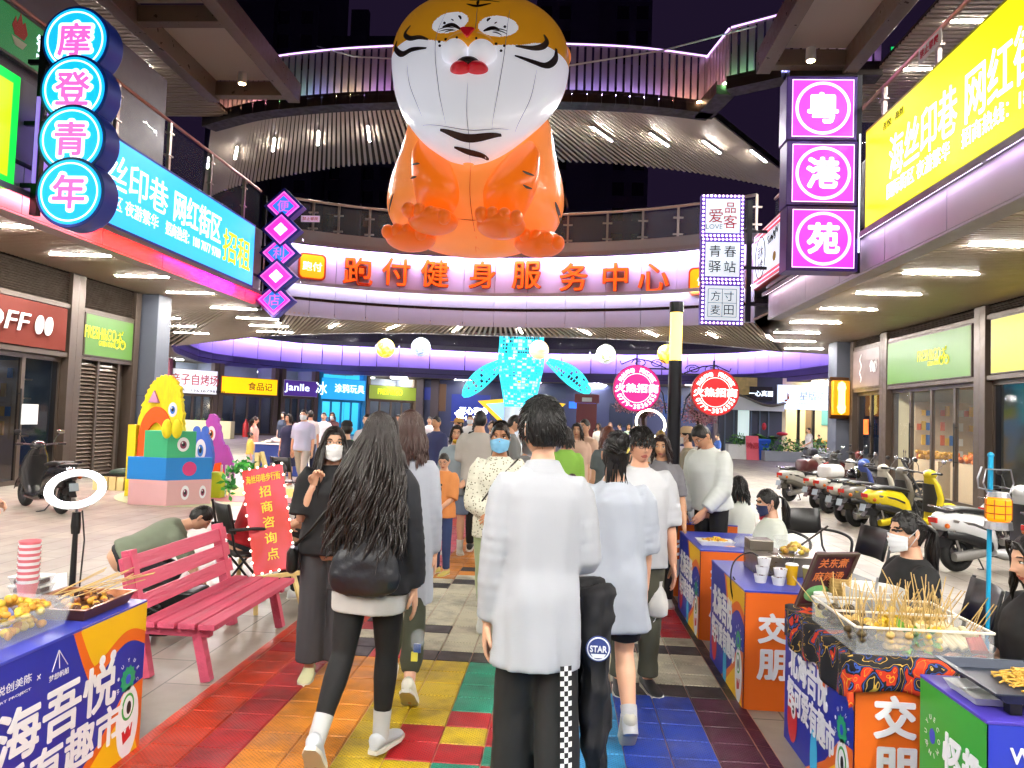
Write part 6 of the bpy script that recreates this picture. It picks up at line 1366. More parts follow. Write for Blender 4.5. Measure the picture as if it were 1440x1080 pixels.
# ---------------------------------------------------------------- lamp post with round signs
def lamp_post():
 t = thing('street_lamp', 'dark lamp post with a glowing yellow lantern tube and scrolled sign arms', 'street lamp', (1.16, 7.8, 0)); t.location.y = 8.5; t.location.x = 1.27
 Y = 8.5; z0 = AY(950, 507, Y).z; z1 = AY(950, 440, Y).z; z2 = AY(950, 425, Y).z
 a = MB(); a.lathe([(0, z0), (.075, z0), (.075, .35), (.11, .33), (.11, .02), (.16, .015), (.16, 0), (0, 0)], 20); a.build('post', m_navy, t, smooth=40)
 a = MB(); a.lathe([(0, z1), (.068, z1), (.068, z0+.001), (0, z0+.001)], 20); a.build('lantern_tube', E_('lantern yellow', '#ffd860', 3.2), t, smooth=40)
 a = MB(); a.lathe([(0, z2), (.08, z2), (.08, z1+.001), (0, z1+.001)], 20); a.build('cap', m_navy, t, smooth=40)
 for s, dz in ((-1, 0), (1, -.05)):
  zb = z0-.1+dz; a = MB(); a.bar((s*.075, 0, zb), (s*.52, 0, zb), .02, .016); a.tube([(s*.09, 0, zb-.5), (s*.13, 0, zb-.28), (s*.24, 0, zb-.12), (s*.4, 0, zb-.01)], .009, 6)
  for i in range(2):
   pts = [(s*(.2+.2*i+.09*math.cos(q)*(1-u*.7)*(1 if i else -1)), 0, zb+.06+.05*math.sin(q)*(1-u*.6)) for u, q in [(k/14, k/14*8.5) for k in range(15)]]; a.tube(pts, .006, 5)
  a.tube([(s*.1, 0, zb+.01), (s*.3, 0, zb+.09), (s*.45, 0, zb+.11), (s*.6, 0, zb+.04), (s*.62, 0, zb+.08)], .007, 5); a.bar((s*.43, 0, zb), (s*.43, 0, zb+.16), .02, .02); a.bar((s*.43, 0, zb), (s*.43, 0, zb-.07), .012, .012)
  a.build('bracket', m_navy, t)
lamp_post()
def round_sign(px, py, col, lab):
 Y = 8.46; c = AY(px, py, Y); r = 32.5*Y/FPX; t = thing('round_sign', lab, 'sign', c); F = fm((0, -.035, 0), (1, 0, 0), (0, 0, 1))
 a = MB(); a.prism(circle_pts(r, 48), .07, F @ M.Translation((0, 0, -.07))); a.build('casing', mat('deep '+col, col, .35), t, smooth=40)
 a = MB(); a.prism(circle_pts(r*.95, 48), .002, F @ M.Translation((0, 0, .0003))); a.build('face', E_('round face '+col, col, .85), t)
 a = MB(); a.torus(r*.62, .004, F @ M.Translation((0, 0, .003)), 48, 5)
 a.text('火热招商', F, w=r*1.82, h=r*.36, bold=.04, depth=.003, z=.004)
 for s, R0, q0, dq, hh in (('海丝印巷 网红街区', r*.78, 152, -15.5, r*.19), ('0779-3836555', r*.79, 205, 12.0, r*.2)):
  for i, ch in enumerate(s):
   if ch == ' ': continue
   q = R_(q0+dq*i); rot = q-math.pi/2 if dq < 0 else q+math.pi/2
   if ch == '-': a.box(-.018, -.006, 0, .018, .006, .002, F @ M.Translation((R0*math.cos(q), R0*math.sin(q), .003)) @ M.Rotation(rot, 4, 'Z')); continue
   a.text(ch, F @ M.Translation((R0*math.cos(q), R0*math.sin(q), .003)) @ M.Rotation(rot, 4, 'Z'), h=hh, bold=.03, depth=.002)
 a.build('lettering', E_('round sign letters', '#fff2ec', 1.2), t)
round_sign(895, 546, '#d81478', 'magenta round sign with a white phone number hanging from the lamp post')
round_sign(1005, 552, '#cc1018', 'red round sign with a white phone number hanging from the lamp post')
t = thing('wall_lantern', 'tall yellow glass wall lantern on the grey column behind the scooters', 'wall lantern', (8.72, 24.1, 0))
a = MB(); a.box(-.3, -.02, 2.0, .3, .1, 3.32); a.build('back_plate', mat('bronze lantern', '#4a2c10', .4, .5), t, bev=.03)
a = MB(); a.box(-.26, -.2, 2.12, .26, -.021, 3.2); a.build('glass_box', mat('amber glass', '#c07810', .2, em='#ffa818', es=.45), t, bev=.03)
a = MB(); a.prism([(-.1, -.45), (0, -.52), (.1, -.45), (.13, -.3), (.1, -.2), (.1, .2), (.13, .3), (.1, .45), (0, .52), (-.1, .45), (-.13, .3), (-.1, .2), (-.1, -.2), (-.13, -.3)], .02, fm((0, -.201, 2.66), (1, 0, 0), (0, 0, 1))); a.build('glow_plate', E_('lantern glow', '#ffe070', 3), t)
# ---------------------------------------------------------------- blue pole with the orange lantern
t = thing('lantern_pole', 'thin bright blue pole standing behind the griddle stall', 'pole', (2.18, 4.0, 0)); a = MB(); zt = AY(1391, 640, 4.0).z; a.tube([(0, 0, 0), (.02, 0, .7), (.03, 0, zt)], [.010, .010, .013], 10); a.ball((.03, 0, zt), .016, 10, 6); a.build('shaft', mat('cyan pole', '#1c9cc8', .35), t, smooth=40)
a = MB(); zz = zt-.06; a.tube([(-.015, 0, zz), (-.035, 0, zz-.06), (-.03, 0, zz-.11), (.09, -.02, zz-.13), (.1, -.02, zz-.17)], .005, 6); a.build('hook', m_steel, t)
c = AY(1404, 716, 3.97); t = thing('camping_lantern', 'orange gridded lantern hanging from the blue pole hook', 'lantern', c); a = MB(); a.lathe([(0, -.06), (.05, -.06), (.06, -.045), (.06, .045), (.05, .06), (0, .06)], 8); a.build('shade', mat('orange lantern', '#e8860c', .4, em='#ff9a10', es=.7), t); a = MB()
for q in range(8): a.bar((.0605*math.cos(R_(45*q)), .0605*math.sin(R_(45*q)), -.05), (.0605*math.cos(R_(45*q)), .0605*math.sin(R_(45*q)), .05), .004, .004)
for z in (-.02, .02): a.torus(.058, .003, M.Translation((0, 0, z)), 16, 5)
a.build('guard', mat('lantern guard', '#8a4a0c', .5), t); a = MB(); a.lathe([(0, .085), (.045, .085), (.055, .061), (0, .061)], 14); a.build('cap', m_steel, t); a = MB(); a.tube([(-.055, 0, .08), (-.075, 0, .13), (-.06, 0, .2), (.06, 0, .2), (.075, 0, .13), (.055, 0, .08)], .004, 6); a.build('handle', m_steel, t); a = MB(); a.lathe([(0, -.062), (.06, -.062), (.065, -.1), (0, -.11)], 14); a.build('base', m_steel, t)
# ---------------------------------------------------------------- cardboard monsters
def eye(mb_w, mb_i, mb_k, F, x, y, rx, ry, z=.002):
 mb_w.prism(ell(x, y, rx, ry), .002, F, z); mb_i.prism(ell(x+.0, y-.05*ry, rx*.55, ry*.55), .002, F, z+.0021); mb_k.prism(ell(x, y, rx*.28, ry*.28), .002, F, z+.0042); mb_w.prism(ell(x-rx*.2, y+ry*.22, rx*.13, ry*.13), .002, F, z+.0063)
def boxes():
 g = G(232, 712); Y = g.y
 k = lambda px, py, d=0: AY(px, py, Y+d)
 base = V((g.x, Y, 0)); sz = (176, 320)
 for name, xl, zl, zh, right, col, lab in (('pink', 177, 0, None, 268, '#d8a8a8', 'big pink cardboard box with two painted eyes, lowest of the pile'), ('blue', 173, None, None, 268, '#1c80cc', 'long blue cardboard box with a pink mouth, middle of the pile'), ('green', 195, None, None, 252, '#3cae78', 'green cardboard box with one painted eye, topmost of the pile')): pass
 def bx(lab, xl, xr, xc, zb, zt, col, deep, face):
  t = thing('cardboard_box', lab, 'box', (k(xc, 700).x, Y, zb)); x0 = k(xl, 700).x-k(xc, 700).x; h = zt-zb; dx = .35
  ang = R_(50); d = V((math.cos(ang), math.sin(ang), 0)); L = deep
  p = [(0, 0), (d.x*L, d.y*L), (d.x*L+x0*1.0, d.y*L+.05), (x0, .05)]
  a = MB(); a.prism(p, h); a.build('box', mat('card '+col, col, .55, var=.04), t, bev=.004); F = fm((0, 0, 0), d, (0, 0, 1)); F = F @ M.Translation((0, 0, .0))
  Wm, I, K, A = MB(), MB(), MB(), MB(); face(Wm, I, K, A, F, L, h)
  if Wm.v: Wm.build('eye_white', pW, t)
  if I.v: I.build('iris', mat('iris plum', '#8a3a58', .5), t)
  if K.v: K.build('pupil', pK, t)
  if A.v: A.build('mouth', mat('mouth pink', '#d03c78', .5), t)
  return t
 z1 = k(232, 648).z; z2 = k(232, 676).z;
 zA = k(232, 676).z; zB = k(232, 644).z; zC = k(232, 606).z
 bx('big pink cardboard box with two painted eyes, lowest of the pile', 177, 268, 234, 0, zA, '#d8aaaa', .75, lambda W_, I, K, A, F, L, h: (eye(W_, I, K, F, L*.4, h*.5, .07, .12), eye(W_, I, K, F, L*.8, h*.5, .06, .11)))
 bx('long blue cardboard box with a pink mouth, middle of the pile', 174, 268, 231, zA, zB, '#1c80cc', .78, lambda W_, I, K, A, F, L, h: A.prism(ell(L*.5, h*.5, .12, .12), .002, F, .001))
 bx('green cardboard box with one painted eye, topmost of the pile', 196, 254, 231, zB, zC, '#3cae78', .48, lambda W_, I, K, A, F, L, h: eye(W_, I, K, F, L*.55, h*.5, .1, .12))
 # yellow monster board behind
 D = 1.2; c = k(228, 690, D); t = thing('monster_board', 'tall yellow furry cardboard monster with an orange mouth behind the boxes', 'cutout', (c.x, Y+D, 0)); q = lambda px, py: (k(px, py, D).x-c.x, k(px, py, D).z); F = fm((0, 0, 0), (1, 0, 0), (0, 0, 1))
 out = [q(*p) for p in ((190, 700), (192, 640), (195, 590), (203, 560), (215, 538), (228, 529), (240, 530), (250, 540), (256, 565), (258, 600), (257, 640), (254, 700))]; out = [(p.x, p.y) for p in smooth_pl([V(o) for o in out], 8)]; r = random.Random(1)
 out = [(x+r.uniform(-.025, .025), z+r.uniform(-.02, .025)) for x, z in out]; out[0] = (out[0][0], 0); out[-1] = (out[-1][0], 0)
 a = MB(); a.prism(out, .1, F @ M.Translation((0, 0, -.1))); a.build('body', mat('yellow fur', '#e4d41c', .8, var=.25, vs=20, bump=.6, bs=35, stretch=(1, 1, .2)), t)
 arc = [q(*p) for p in ((193, 650), (197, 610), (205, 585), (219, 572), (232, 577), (240, 592), (242, 612))]; arc2 = [q(*p) for p in ((232, 612), (229, 600), (222, 594), (213, 600), (207, 615), (204, 650))]
 a = MB(); a.prism([(p.x, p.y) for p in smooth_pl([V(o) for o in arc], 5)]+[(p.x, p.y) for p in smooth_pl([V(o) for o in arc2], 5)], .05, F @ M.Translation((0, 0, .001))); a.build('mouth', mat('orange fur', '#e45a14', .8, var=.2, vs=20), t)
 Wm, I, K = MB(), MB(), MB(); x, z = q(243, 576); eye(Wm, I, K, F, x, z, .085, .135); Wm.build('eye_white', pW, t); I.build('iris', mat('iris blue', '#3a7ad0', .4), t); K.build('pupil', pK, t)
 x, z = q(218, 560); a = MB(); a.prism([(x-.1, z-.08), (x, z+.14), (x+.1, z-.08)], .05, F); a.build('horn', mat('mauve horn', '#c08ab0', .5), t)
 a = MB()
 for px in (235, 249):
  p = k(px, 603, -.25); a.ball((p.x-c.x, p.y-(Y+D), p.z), (.09, .05, .16), 16, 10)
 a.build('finger', mat('yellow fur', '#e4d41c'), t, smooth=180)
 a = MB(); p = q(186, 640); a.box(p[0]-.05, -.1, 0, p[0]+.1, .1, q(186, 597)[1]); a.build('side_block', mat('yellow side', '#e0cc14', .6), t)
boxes()
def cutout(lab, px, py, outline, col, fur, Yd, feats):
 c = AY(px, py, Yd); t = thing('monster_board', lab, 'cutout', (c.x, Yd, 0)); q = lambda p: V((AY(p[0], p[1], Yd).x-c.x, max(0, AY(p[0], p[1], Yd).z))); F = fm((0, 0, 0), (1, 0, 0), (0, 0, 1)); out = smooth_pl([q(p) for p in outline], 6); r = random.Random(px); out = [(p.x+r.uniform(-fur, fur), max(0, p.y+r.uniform(-fur, fur)) if p.y > .05 else 0) for p in out]
 a = MB(); a.prism(out, .09, F @ M.Translation((0, 0, -.09))); a.build('body', mat('fur '+col, col, .75, var=.2, vs=18, bump=.5, bs=30, stretch=(1, 1, .2)), t); feats(t, F, q, c)
def f_purple(t, F, q, c):
 W_, I, K = MB(), MB(), MB(); p = q((297, 610)); eye(W_, I, K, F, p.x, p.y, .09, .16); W_.build('eye_white', pW, t); I.build('iris', mat('iris amber', '#b0602c', .4), t); K.build('pupil', pK, t)
 o = [q(p) for p in ((290, 686), (294, 665), (300, 652), (311, 650), (316, 665), (314, 686))]; a = MB(); a.prism([(p.x, p.y) for p in o], .03, F @ M.Translation((0, 0, .001))); a.build('mouth', mat('orange fur', '#e45a14'), t)
cutout('purple furry cardboard monster with an orange mouth behind the blue one', 305, 690, [(284, 694), (287, 640), (288, 612), (292, 588), (300, 583), (307, 592), (311, 618), (320, 630), (327, 655), (326, 686)], '#a048b4', .02, 15.0, f_purple)
def f_blue(t, F, q, c):
 W_, I, K = MB(), MB(), MB(); p = q((282, 633)); eye(W_, I, K, F, p.x, p.y, .10, .2); W_.build('eye_white', pW, t); I.build('iris', mat('iris blue', '#3a7ad0'), t); K.build('pupil', pK, t)
 o = [q(p) for p in ((274, 659), (281, 656), (286, 657), (286, 665), (280, 669), (275, 666))]; a = MB(); a.prism([(p.x, p.y) for p in o], .01, F @ M.Translation((0, 0, .001))); a.build('mouth', pR, t)
 a = MB()
 for s in ((271, 658), (288, 656)): p = q(s); a.prism(ell(p.x, p.y, .04, .08), .01, F, .001)
 a.build('cheek', mat('cheek amber', '#d89a30', .5), t); a = MB()
 for px in (273, 280, 286): p = q((px, 683)); a.tube([F @ V((p.x-.04, p.y+.02, .004)), F @ V((p.x, p.y-.02, .004)), F @ V((p.x+.04, p.y+.02, .004))], .008, 5)
 a.build('fur_mark', pW, t)
 for s in (-1, 1): p = q((282+s*6, 606)); a = MB(); a.prism(ell(p.x, p.y, .07, .09), .02, F, -.03); a.build('ear', mat('fur #3f68c4', '#3f68c4'), t)
cutout('blue one eyed cardboard monster with a red smile beside the box pile', 280, 696, [(267, 697), (266, 655), (268, 628), (274, 612), (283, 607), (292, 612), (298, 630), (298, 655), (292, 675), (290, 697)], '#3f68c4', .006, 13.3, f_blue)
p = G(300, 700); t = thing('play_block', 'small lime green and yellow play block beside the blue monster', 'play block', (p.x+.05, p.y, 0)); a = MB(); a.prism([(-.16, 0), (.12, 0), (.12, .42), (.06, .48), (-.1, .48), (-.16, .4)], .2, fm((0, .1, 0), (1, 0, 0), (0, 0, 1))); a.build('block', mat('lime block', '#b4c820', .5), t, bev=.02); a = MB()
for x in (.0, .09, .18): a.box(x, .12, 0, x+.03, .15, .6)
a.box(-.02, .155, .3, .23, .17, .36); a.build('fence', m_white, t)
p = G(165, 690); t = thing('floor_piano', 'striped floor piano board by the pink box', 'play board', (p.x, p.y, 0)); a = MB()
for i in range(6): a.box(-.5+i*.16, 0, 0, -.5+i*.16+.13, .06, .26)
a.build('keys', mat('piano cream', '#dccf90', .5), t); a = MB(); a.box(-.53, .061, 0, .47, .12, .3); a.build('frame', m_black, t); a = MB(); a.ball((.1, .25, .32), (.45, .16, .1), 14, 8); a.build('cushion', mat('dark green cushion', '#2c4034', .7), t, smooth=180)
for nm, x0, y0, w, d, col in (('play_mat', -8.2, 12.0, 3.4, 4.2, '#a9b48c'),):
 a = MB(); a.prism(ell(x0+w/2, y0+d/2, w/2, d/2, 40), .004, None, .001); m = mat('play mat', col, .6, var=.3, vs=1.5); struct(a.build(nm, m))
a = MB(); a.prism(ell(-6.0, 14.6, 1.2, .9, 30), .003, None, .0055); struct(a.build('play_mat_patch', mat('yellow mat', '#c8b04c', .6, var=.35, vs=2)))
a = MB(); a.prism(ell(-5.6, 13.4, 1.1, .5, 30), .003, None, .009); struct(a.build('play_mat_patch', mat('rosy mat', '#b8686c', .6, var=.3, vs=2)))
# ---------------------------------------------------------------- scooters
m_tyre = mat('tyre rubber', '#141414', .75, bump=.3, bs=60); m_rim = mat('scooter rim', '#55565a', .35, .7); m_seat = mat('seat vinyl', '#17171a', .5); m_tail = mat('tail lamp', '#b01c18', .25, em='#c01810', es=.15); m_amber = mat('indicator', '#d86a10', .3); m_chrome = mat('chrome', '#d0d0d4', .15, 1.0)
def scooter(label, loc, rz, body, trim='#1a1a1c', box=None, shield=None, group='scooters parked in a row by the shops', big=1.0):
 t = thing('scooter', label, 'scooter', (loc[0], loc[1], 0), rz, group)        # local +Y = forward, origin under the rear wheel
 mb = mat('scooter paint '+body, body, .25, .0, coat=.6); mtr = mat('scooter trim '+trim, trim, .4); sh = mat('scooter paint '+(shield or body), shield or body, .25, coat=.6)
 wb = 1.22; r = .225
 for y in (0, wb):
  T = M.Translation((0, y, r)) @ M.Rotation(R_(90), 4, 'Y'); w = MB(); w.torus(r-.055, .055, T, 28, 10); o = w.build('wheel', m_tyre, t, smooth=180)
  w = MB(); w.torus(r-.105, .022, T, 24, 8); w.lathe([(0, -.05), (.05, -.05), (.05, .05), (0, .05)], 14, T)
  for k in range(5): q = R_(72*k); w.bar(T @ V((.03*math.cos(q), .03*math.sin(q), 0)), T @ V((.125*math.cos(q), .125*math.sin(q), 0)), .03, .03)
  w.build('rim', m_rim, o)
 # rear body: tapered shell from the tail over the rear wheel to the footboard
 def sec(y, w, z0, z1, n=14): return [V((w*math.copysign(abs(math.cos(q))**.6, math.cos(q)), y, (z0+z1)/2+(z1-z0)/2*math.copysign(abs(math.sin(q))**.7, math.sin(q)))) for q in [2*math.pi*i/n for i in range(n)]]
 b = MB(); b.loft([sec(-.34, .035, .58, .66), sec(-.26, .10, .5, .71), sec(-.08, .155, .46, .73), sec(.12, .165, .40, .72), sec(.3, .155, .30, .69), sec(.42, .13, .24, .58), sec(.47, .11, .22, .45)]); b.build('rear_body', mb, t, smooth=50)
 b = MB(); b.loft([sec(-.22, .11, .705, .75), sec(-.05, .135, .72, .79), sec(.2, .14, .70, .775), sec(.42, .10, .68, .735), sec(.48, .06, .675, .70)]); b.build('seat', m_seat, t, smooth=60)
 b = MB(); b.box(-.13, .42, .19, .13, .92, .25); b.build('footboard', mtr, t, bev=.02)
 b = MB(); b.loft([sec(.42, .155, .2, .29), sec(.6, .165, .15, .255), sec(.9, .15, .16, .27)]); b.build('side_skirt', mb, t, smooth=50)
 b = MB(); b.loft([sec(-.2, .10, .40, .52, 12), sec(.0, .172, .36, .50, 12), sec(.2, .176, .30, .46, 12), sec(.38, .15, .24, .40, 12)]); b.build('side_trim', mtr, t, smooth=50)
 b = MB(); b.loft([[V((w2*math.copysign(1, q), yy, zz2)) for q, zz2 in ((-1, z2-.015), (-1, z2+.015), (1, z2+.015), (1, z2-.015))] for yy, w2, z2 in ((-.16, .142, .62), (.1, .168, .585), (.3, .158, .52))]); b.build('side_stripe', m_chrome if int(loc[1]*7) % 2 else m_black, t)
 # front shield leaning back
 def shs(z, y, w, d): return [V((w*math.cos(q), y+d*math.sin(q), z)) for q in [2*math.pi*i/16 for i in range(16)]]
 b = MB(); b.loft([shs(.22, .9, .12, .06), shs(.4, .96, .19, .07), shs(.6, .98, .21, .075), shs(.8, .94, .17, .07), shs(.93, .88, .10, .06)]); b.build('front_shield', sh, t, smooth=50)
 b = MB(); b.loft([shs(.36, .872, .14, .03), shs(.6, .9, .16, .03), shs(.82, .865, .12, .03)]); b.build('inner_leg_shield', mtr, t, smooth=50)
 b = MB(); b.tube([(0, .9, .9), (0, 1.02, .62), (0, wb, r)], .03, 8)
 for s in (-1, 1): b.tube([(s*.06, 1.06, .55), (s*.07, wb, r)], .02, 8)
 b.build('fork', m_rim, t, smooth=60)
 b = MB(); rr2 = r+.045; R = []
 for k in range(9): q = R_(10+k*17.5); R.append([V((x, wb+rr2*math.cos(q), r+rr2*math.sin(q)+dz)) for x, dz in ((-.075, -.02), (-.05, .012), (.05, .012), (.075, -.02))])
 b.loft(R, cap=False, closed=False); o = b.build('front_mudguard', sh, t, smooth=60); sf = o.modifiers.new('s', 'SOLIDIFY'); sf.thickness = .006
 b = MB(); b.loft([[V((x, y, z)) for x, z in ((-.06, .3), (-.05, .42), (.05, .42), (.06, .3))] for y in (-.3, -.15)]); b.bar((0, -.2, .5), (0, -.36, .28), .1, .012); b.build('rear_mudguard', mtr, t)
 b = MB(); b.bar((0, -.345, .48), (0, -.38, .37), .13, .008, up=(0, -1, .4)); b.build('plate', mat('plate', '#8a98a0', .4), t)
 # handlebar, head
 b = MB(); b.tube([(-.34, .80, 1.0), (-.2, .84, 1.0), (0, .87, .97), (.2, .84, 1.0), (.34, .80, 1.0)], .014, 8); hb = b.build('handlebar', m_rim, t, smooth=60)
 b = MB(); b.tube([(-.36, .795, 1.0), (-.25, .825, 1.0)], .02, 8); b.tube([(.36, .795, 1.0), (.25, .825, 1.0)], .02, 8); b.build('grip', m_black, hb, smooth=60)
 for s in (-1, 1):
  b = MB(); b.tube([(s*.19, .85, 1.0), (s*.24, .88, 1.1), (s*.30, .88, 1.17)], .006, 6); b.ball((s*.31, .88, 1.19), (.055, .012, .038), 14, 8); b.build('mirror', m_chrome if s > 0 else m_black, hb, smooth=60)
 b = MB(); b.ball((0, .90, .97), (.11, .1, .085), 18, 12); hd = b.build('headlamp_shell', sh, t, smooth=180); b = MB(); b.ball((0, .975, .965), (.07, .035, .06), 16, 10); b.build('headlamp', mat('lamp glass', '#d8dce0', .1), hd, smooth=180)
 b = MB(); b.box(-.07, -.345, .585, .07, -.315, .65); b.build('tail_lamp', m_tail, t, bev=.01)
 for s in (-1, 1): b = MB(); b.ball((s*.13, -.24, .56), (.03, .03, .03), 10, 8); b.build('indicator', m_amber, t, smooth=180)
 b = MB(); b.tube([(-.11, -.02, .71), (-.11, -.3, .78), (.11, -.3, .78), (.11, -.02, .71)], .012, 6); b.build('grab_rail', m_chrome, t, smooth=60)
 b = MB(); b.loft([sec(-.12, .05, .14, .24, 10), sec(.1, .06, .16, .28, 10), sec(.3, .05, .2, .3, 10)]); b.T = None; o = b.build('engine_cover', mat('engine '+body, body if body == '#d8c020' else '#9a9894', .35, .4), t, smooth=60); o.location.x = .1
 b = MB(); b.tube([(.0, .3, .16), (-.05, .42, .02), (-.16, .44, .0)], .01, 6); b.build('kickstand', m_rim, t)
 for s in (-1, 1):
  b = MB(); b.tube([(s*.085, -.02, r), (s*.1, -.14, .55)], .022, 8); b.build('shock', m_chrome, t, smooth=60)
 if box: b = MB(); b.loft([sec(-.5, .13, .80, .98), sec(-.46, .18, .79, 1.03), sec(-.2, .18, .79, 1.04), sec(-.14, .14, .80, 1.0)]); b.build('top_box', mat('box '+box, box, .35), t, smooth=50)
 return t
sc = [((1150, 676), '#c8c4bc', '#2a2a2c', '#26262a', None, 'pale scooter with a black top box at the back of the row near the cafe', -64), ((1172, 683), '#5a2020', '#1a1a1c', None, None, 'dark red scooter at the back of the row near the grey column', -68), ((1345, 804), '#d8d8d8', '#17171a', None, None, 'white scooter with black lower bodywork nearest the camera on the right', -76), ((1240, 751), '#d8c020', '#1a1a1c', None, None, 'bright yellow scooter with black front in the row', -74), ((1205, 741), '#77726c', '#1a1a1c', None, None, 'brown grey scooter squeezed beside the yellow scooter', -72), ((1187, 735), '#d8d4c8', '#2a2a2c', '#e0ddd8', '#cfc8b8', 'cream scooter with a white top box and tall cream shield', -66), ((1165, 722), '#b9b4ac', '#2a2a2c', None, '#3a4a8a', 'silver scooter with a blue rag on the bar beside the cream one', -64), ((1150, 717), '#d8cfc0', '#4a2420', '#4a2020', None, 'cream scooter with a dark red top box', -62), ((1110, 705), '#a8a49c', '#4a463f', None, None, 'silver grey scooter at the far end of the row', -58), ((1138, 690), '#3a3a3c', '#1a1a1c', None, None, 'dark scooter behind the silver one at the far end of the row', -60), ((1215, 700), '#2c2c30', '#141416', None, None, 'black scooter with a round headlamp behind the row beside the column', -110)]
for (p, body, trim, bx, shd, lab, ang) in sc:
 g = G(*p); scooter(lab, (g.x, g.y), R_(ang), body, trim, bx, shd)
g = G(1352, 770); scooter('grey scooter seen behind the white scooter and the yellow one', (6.2, 10.9), R_(-78), '#8a8a86', '#202022')
g = G(1440, 800); scooter('scooter with a red tail lamp cut by the right edge of the view', (5.6, 8.9), R_(-80), '#c8c8c8', '#202022')
g = G(45, 718); scooter('black scooter with a cream front panel parked by the coffee shop', (-7.35, 10.7), R_(58), '#1c1c20', '#141416', None, '#2a2a2c', group='scooters parked by the coffee shop')
t = bpy.context.scene
a = MB(); a.ball((0, 0, 0), (.12, .08, .09), 14, 10); g = G(1165, 722); o = a.build('helmet_rag', mat('blue rag', '#2454a8', .7), None, smooth=180); o.location = (g.x+.85, g.y+.45, 1.0); tag(o, 'bright blue rag bundled over a scooter handlebar', 'rag')
def helmet(label, loc, rz=0):
 t = thing('helmet', label, 'helmet', loc, rz); a = MB(); prof = [(0, .12)]+[(.125*math.cos(R_(q)), .12*math.sin(R_(q))) for q in range(80, -31, -10)]; a.lathe(prof, 24); a.build('shell', mat('helmet black', '#0e0e10', .2, coat=.5), t, smooth=180); a = MB(); a.torus(.127, .012, M.Translation((0, 0, -.02)), 30, 6, arc=.45); a.build('visor', mat('visor', '#24282c', .1), t)
g = G(1187, 735); helmet('black helmet resting on the seat of the cream scooter', (g.x+.18, g.y+.05, .86))
# ---------------------------------------------------------------- folding chairs
def fold_chair(label, loc, rz, group, arms=False):
 t = thing('folding_chair', label, 'chair', (loc[0], loc[1], 0), rz, group); m = mat('chair black', '#121214', .45)
 a = MB(); a.box(-.2, -.19, .43, .2, .2, .455); a.build('seat', m, t, bev=.012)
 a = MB(); R = [[V((x, -.2-.05*(1-(x/.2)**2)*.8-.06*(z-.62)/.24-dd, z)) for x in [-.2+.05*i for i in range(9)]] for z, dd in ((.62, 0), (.74, 0), (.86, 0))]; a.loft(R, cap=False, closed=False); o = a.build('backrest', m, t, smooth=60); s = o.modifiers.new('s', 'SOLIDIFY'); s.thickness = .014
 for x in (-.21, .21):
  a = MB(); a.tube([(x, -.27, .87), (x, -.2, .5), (x, .2, .0)], .011, 7); a.build('leg', m_rim if not arms else m, t, smooth=60)
  a = MB(); a.tube([(x*.92, .12, .44), (x*.92, -.24, .0)], .011, 7); a.build('leg', m_rim if not arms else m, t, smooth=60)
  if arms: a = MB(); a.tube(smooth_pl([V(q) for q in ((x*1.1, -.26, .66), (x*1.15, .0, .66), (x*1.12, .17, .62), (x*1.08, .18, .5), (x*1.05, .16, .3))], 5), .014, 7); a.build('arm', m, t, smooth=60)
 for y, z in ((.17, .04), (-.2, .06)):
  a = MB(); a.tube([(-.2, y, z), (.2, y, z)], .008, 6); a.build('stretcher', m_rim, t)
 return t
gc = 'black folding chairs set out by the stalls'
fold_chair('black folding chair with a white spot, behind the steel cooker', (2.08, 5.15), R_(80), gc)
fold_chair('black folding chair under the woman in black at the right', (AY(1282, 800, 4.2).x+.12, 4.2), R_(82), gc)
fold_chair('folding chair under the woman with the ponytail', (2.35, 6.3), R_(100), gc)
fold_chair('black chair with an armrest beside the woman with bobbed hair', (2.5, 7.4), R_(200), gc, True)
fold_chair('black armchair under the person in red behind the easel', (AY(350, 800, 6.3).x, 6.3), R_(-48), gc, True)
fold_chair('black folding chair standing empty behind the woman in the mask', (-2.45, 8.9), R_(60), gc)
fold_chair('black folding chair behind the man in the pale polo shirt', (-4.6, 12.6), R_(-20), gc)
fold_chair('folding chair near the walkway under a sitting person', (-2.35, 7.3), R_(40), gc)
# ---------------------------------------------------------------- cables and clutter behind the bench
t = thing('cable_tangle', 'tangle of black cables lying behind the pink bench', 'cables', (-3.2, 5.3, 0)); r = random.Random(12)
for k in range(9):
 a = MB(); c = V((r.uniform(-.6, .3), r.uniform(-.2, .3), 0)); R0 = r.uniform(.1, .24); a.tube([c+V((R0*math.cos(q)*1.3, R0*math.sin(q), .02+.14*abs(math.sin(q*.7+k))*r.uniform(.5, 1))) for q in [i*.5 for i in range(20)]], .011, 5); a.build('cable', m_black, t, smooth=180)
t = thing('speaker_box', 'black equipment box on the paving behind the bench', 'equipment box', (-3.05, 5.9, 0)); a = MB(); a.box(-.22, -.15, 0, .22, .15, .2); a.build('body', m_black, t, bev=.02); a = MB(); a.lathe([(.09, 0), (.07, -.02), (0, -.03)], 18, M.Translation((0, -.152, .1)) @ M.Rotation(R_(90), 4, 'X')); a.build('cone', m_dark, t)
t = thing('paper_litter', 'white papers and boards lying under the bench', 'papers', (-3.3, 4.9, 0));
for k in range(4): a = MB(); a.box(-.16, -.1, 0, .16, .1, .012, M.Translation((r.uniform(-.4, .4), r.uniform(-.1, .5), .004+.013*k)) @ M.Rotation(r.uniform(0, 3), 4, 'Z')); a.build('sheet', m_white, t)
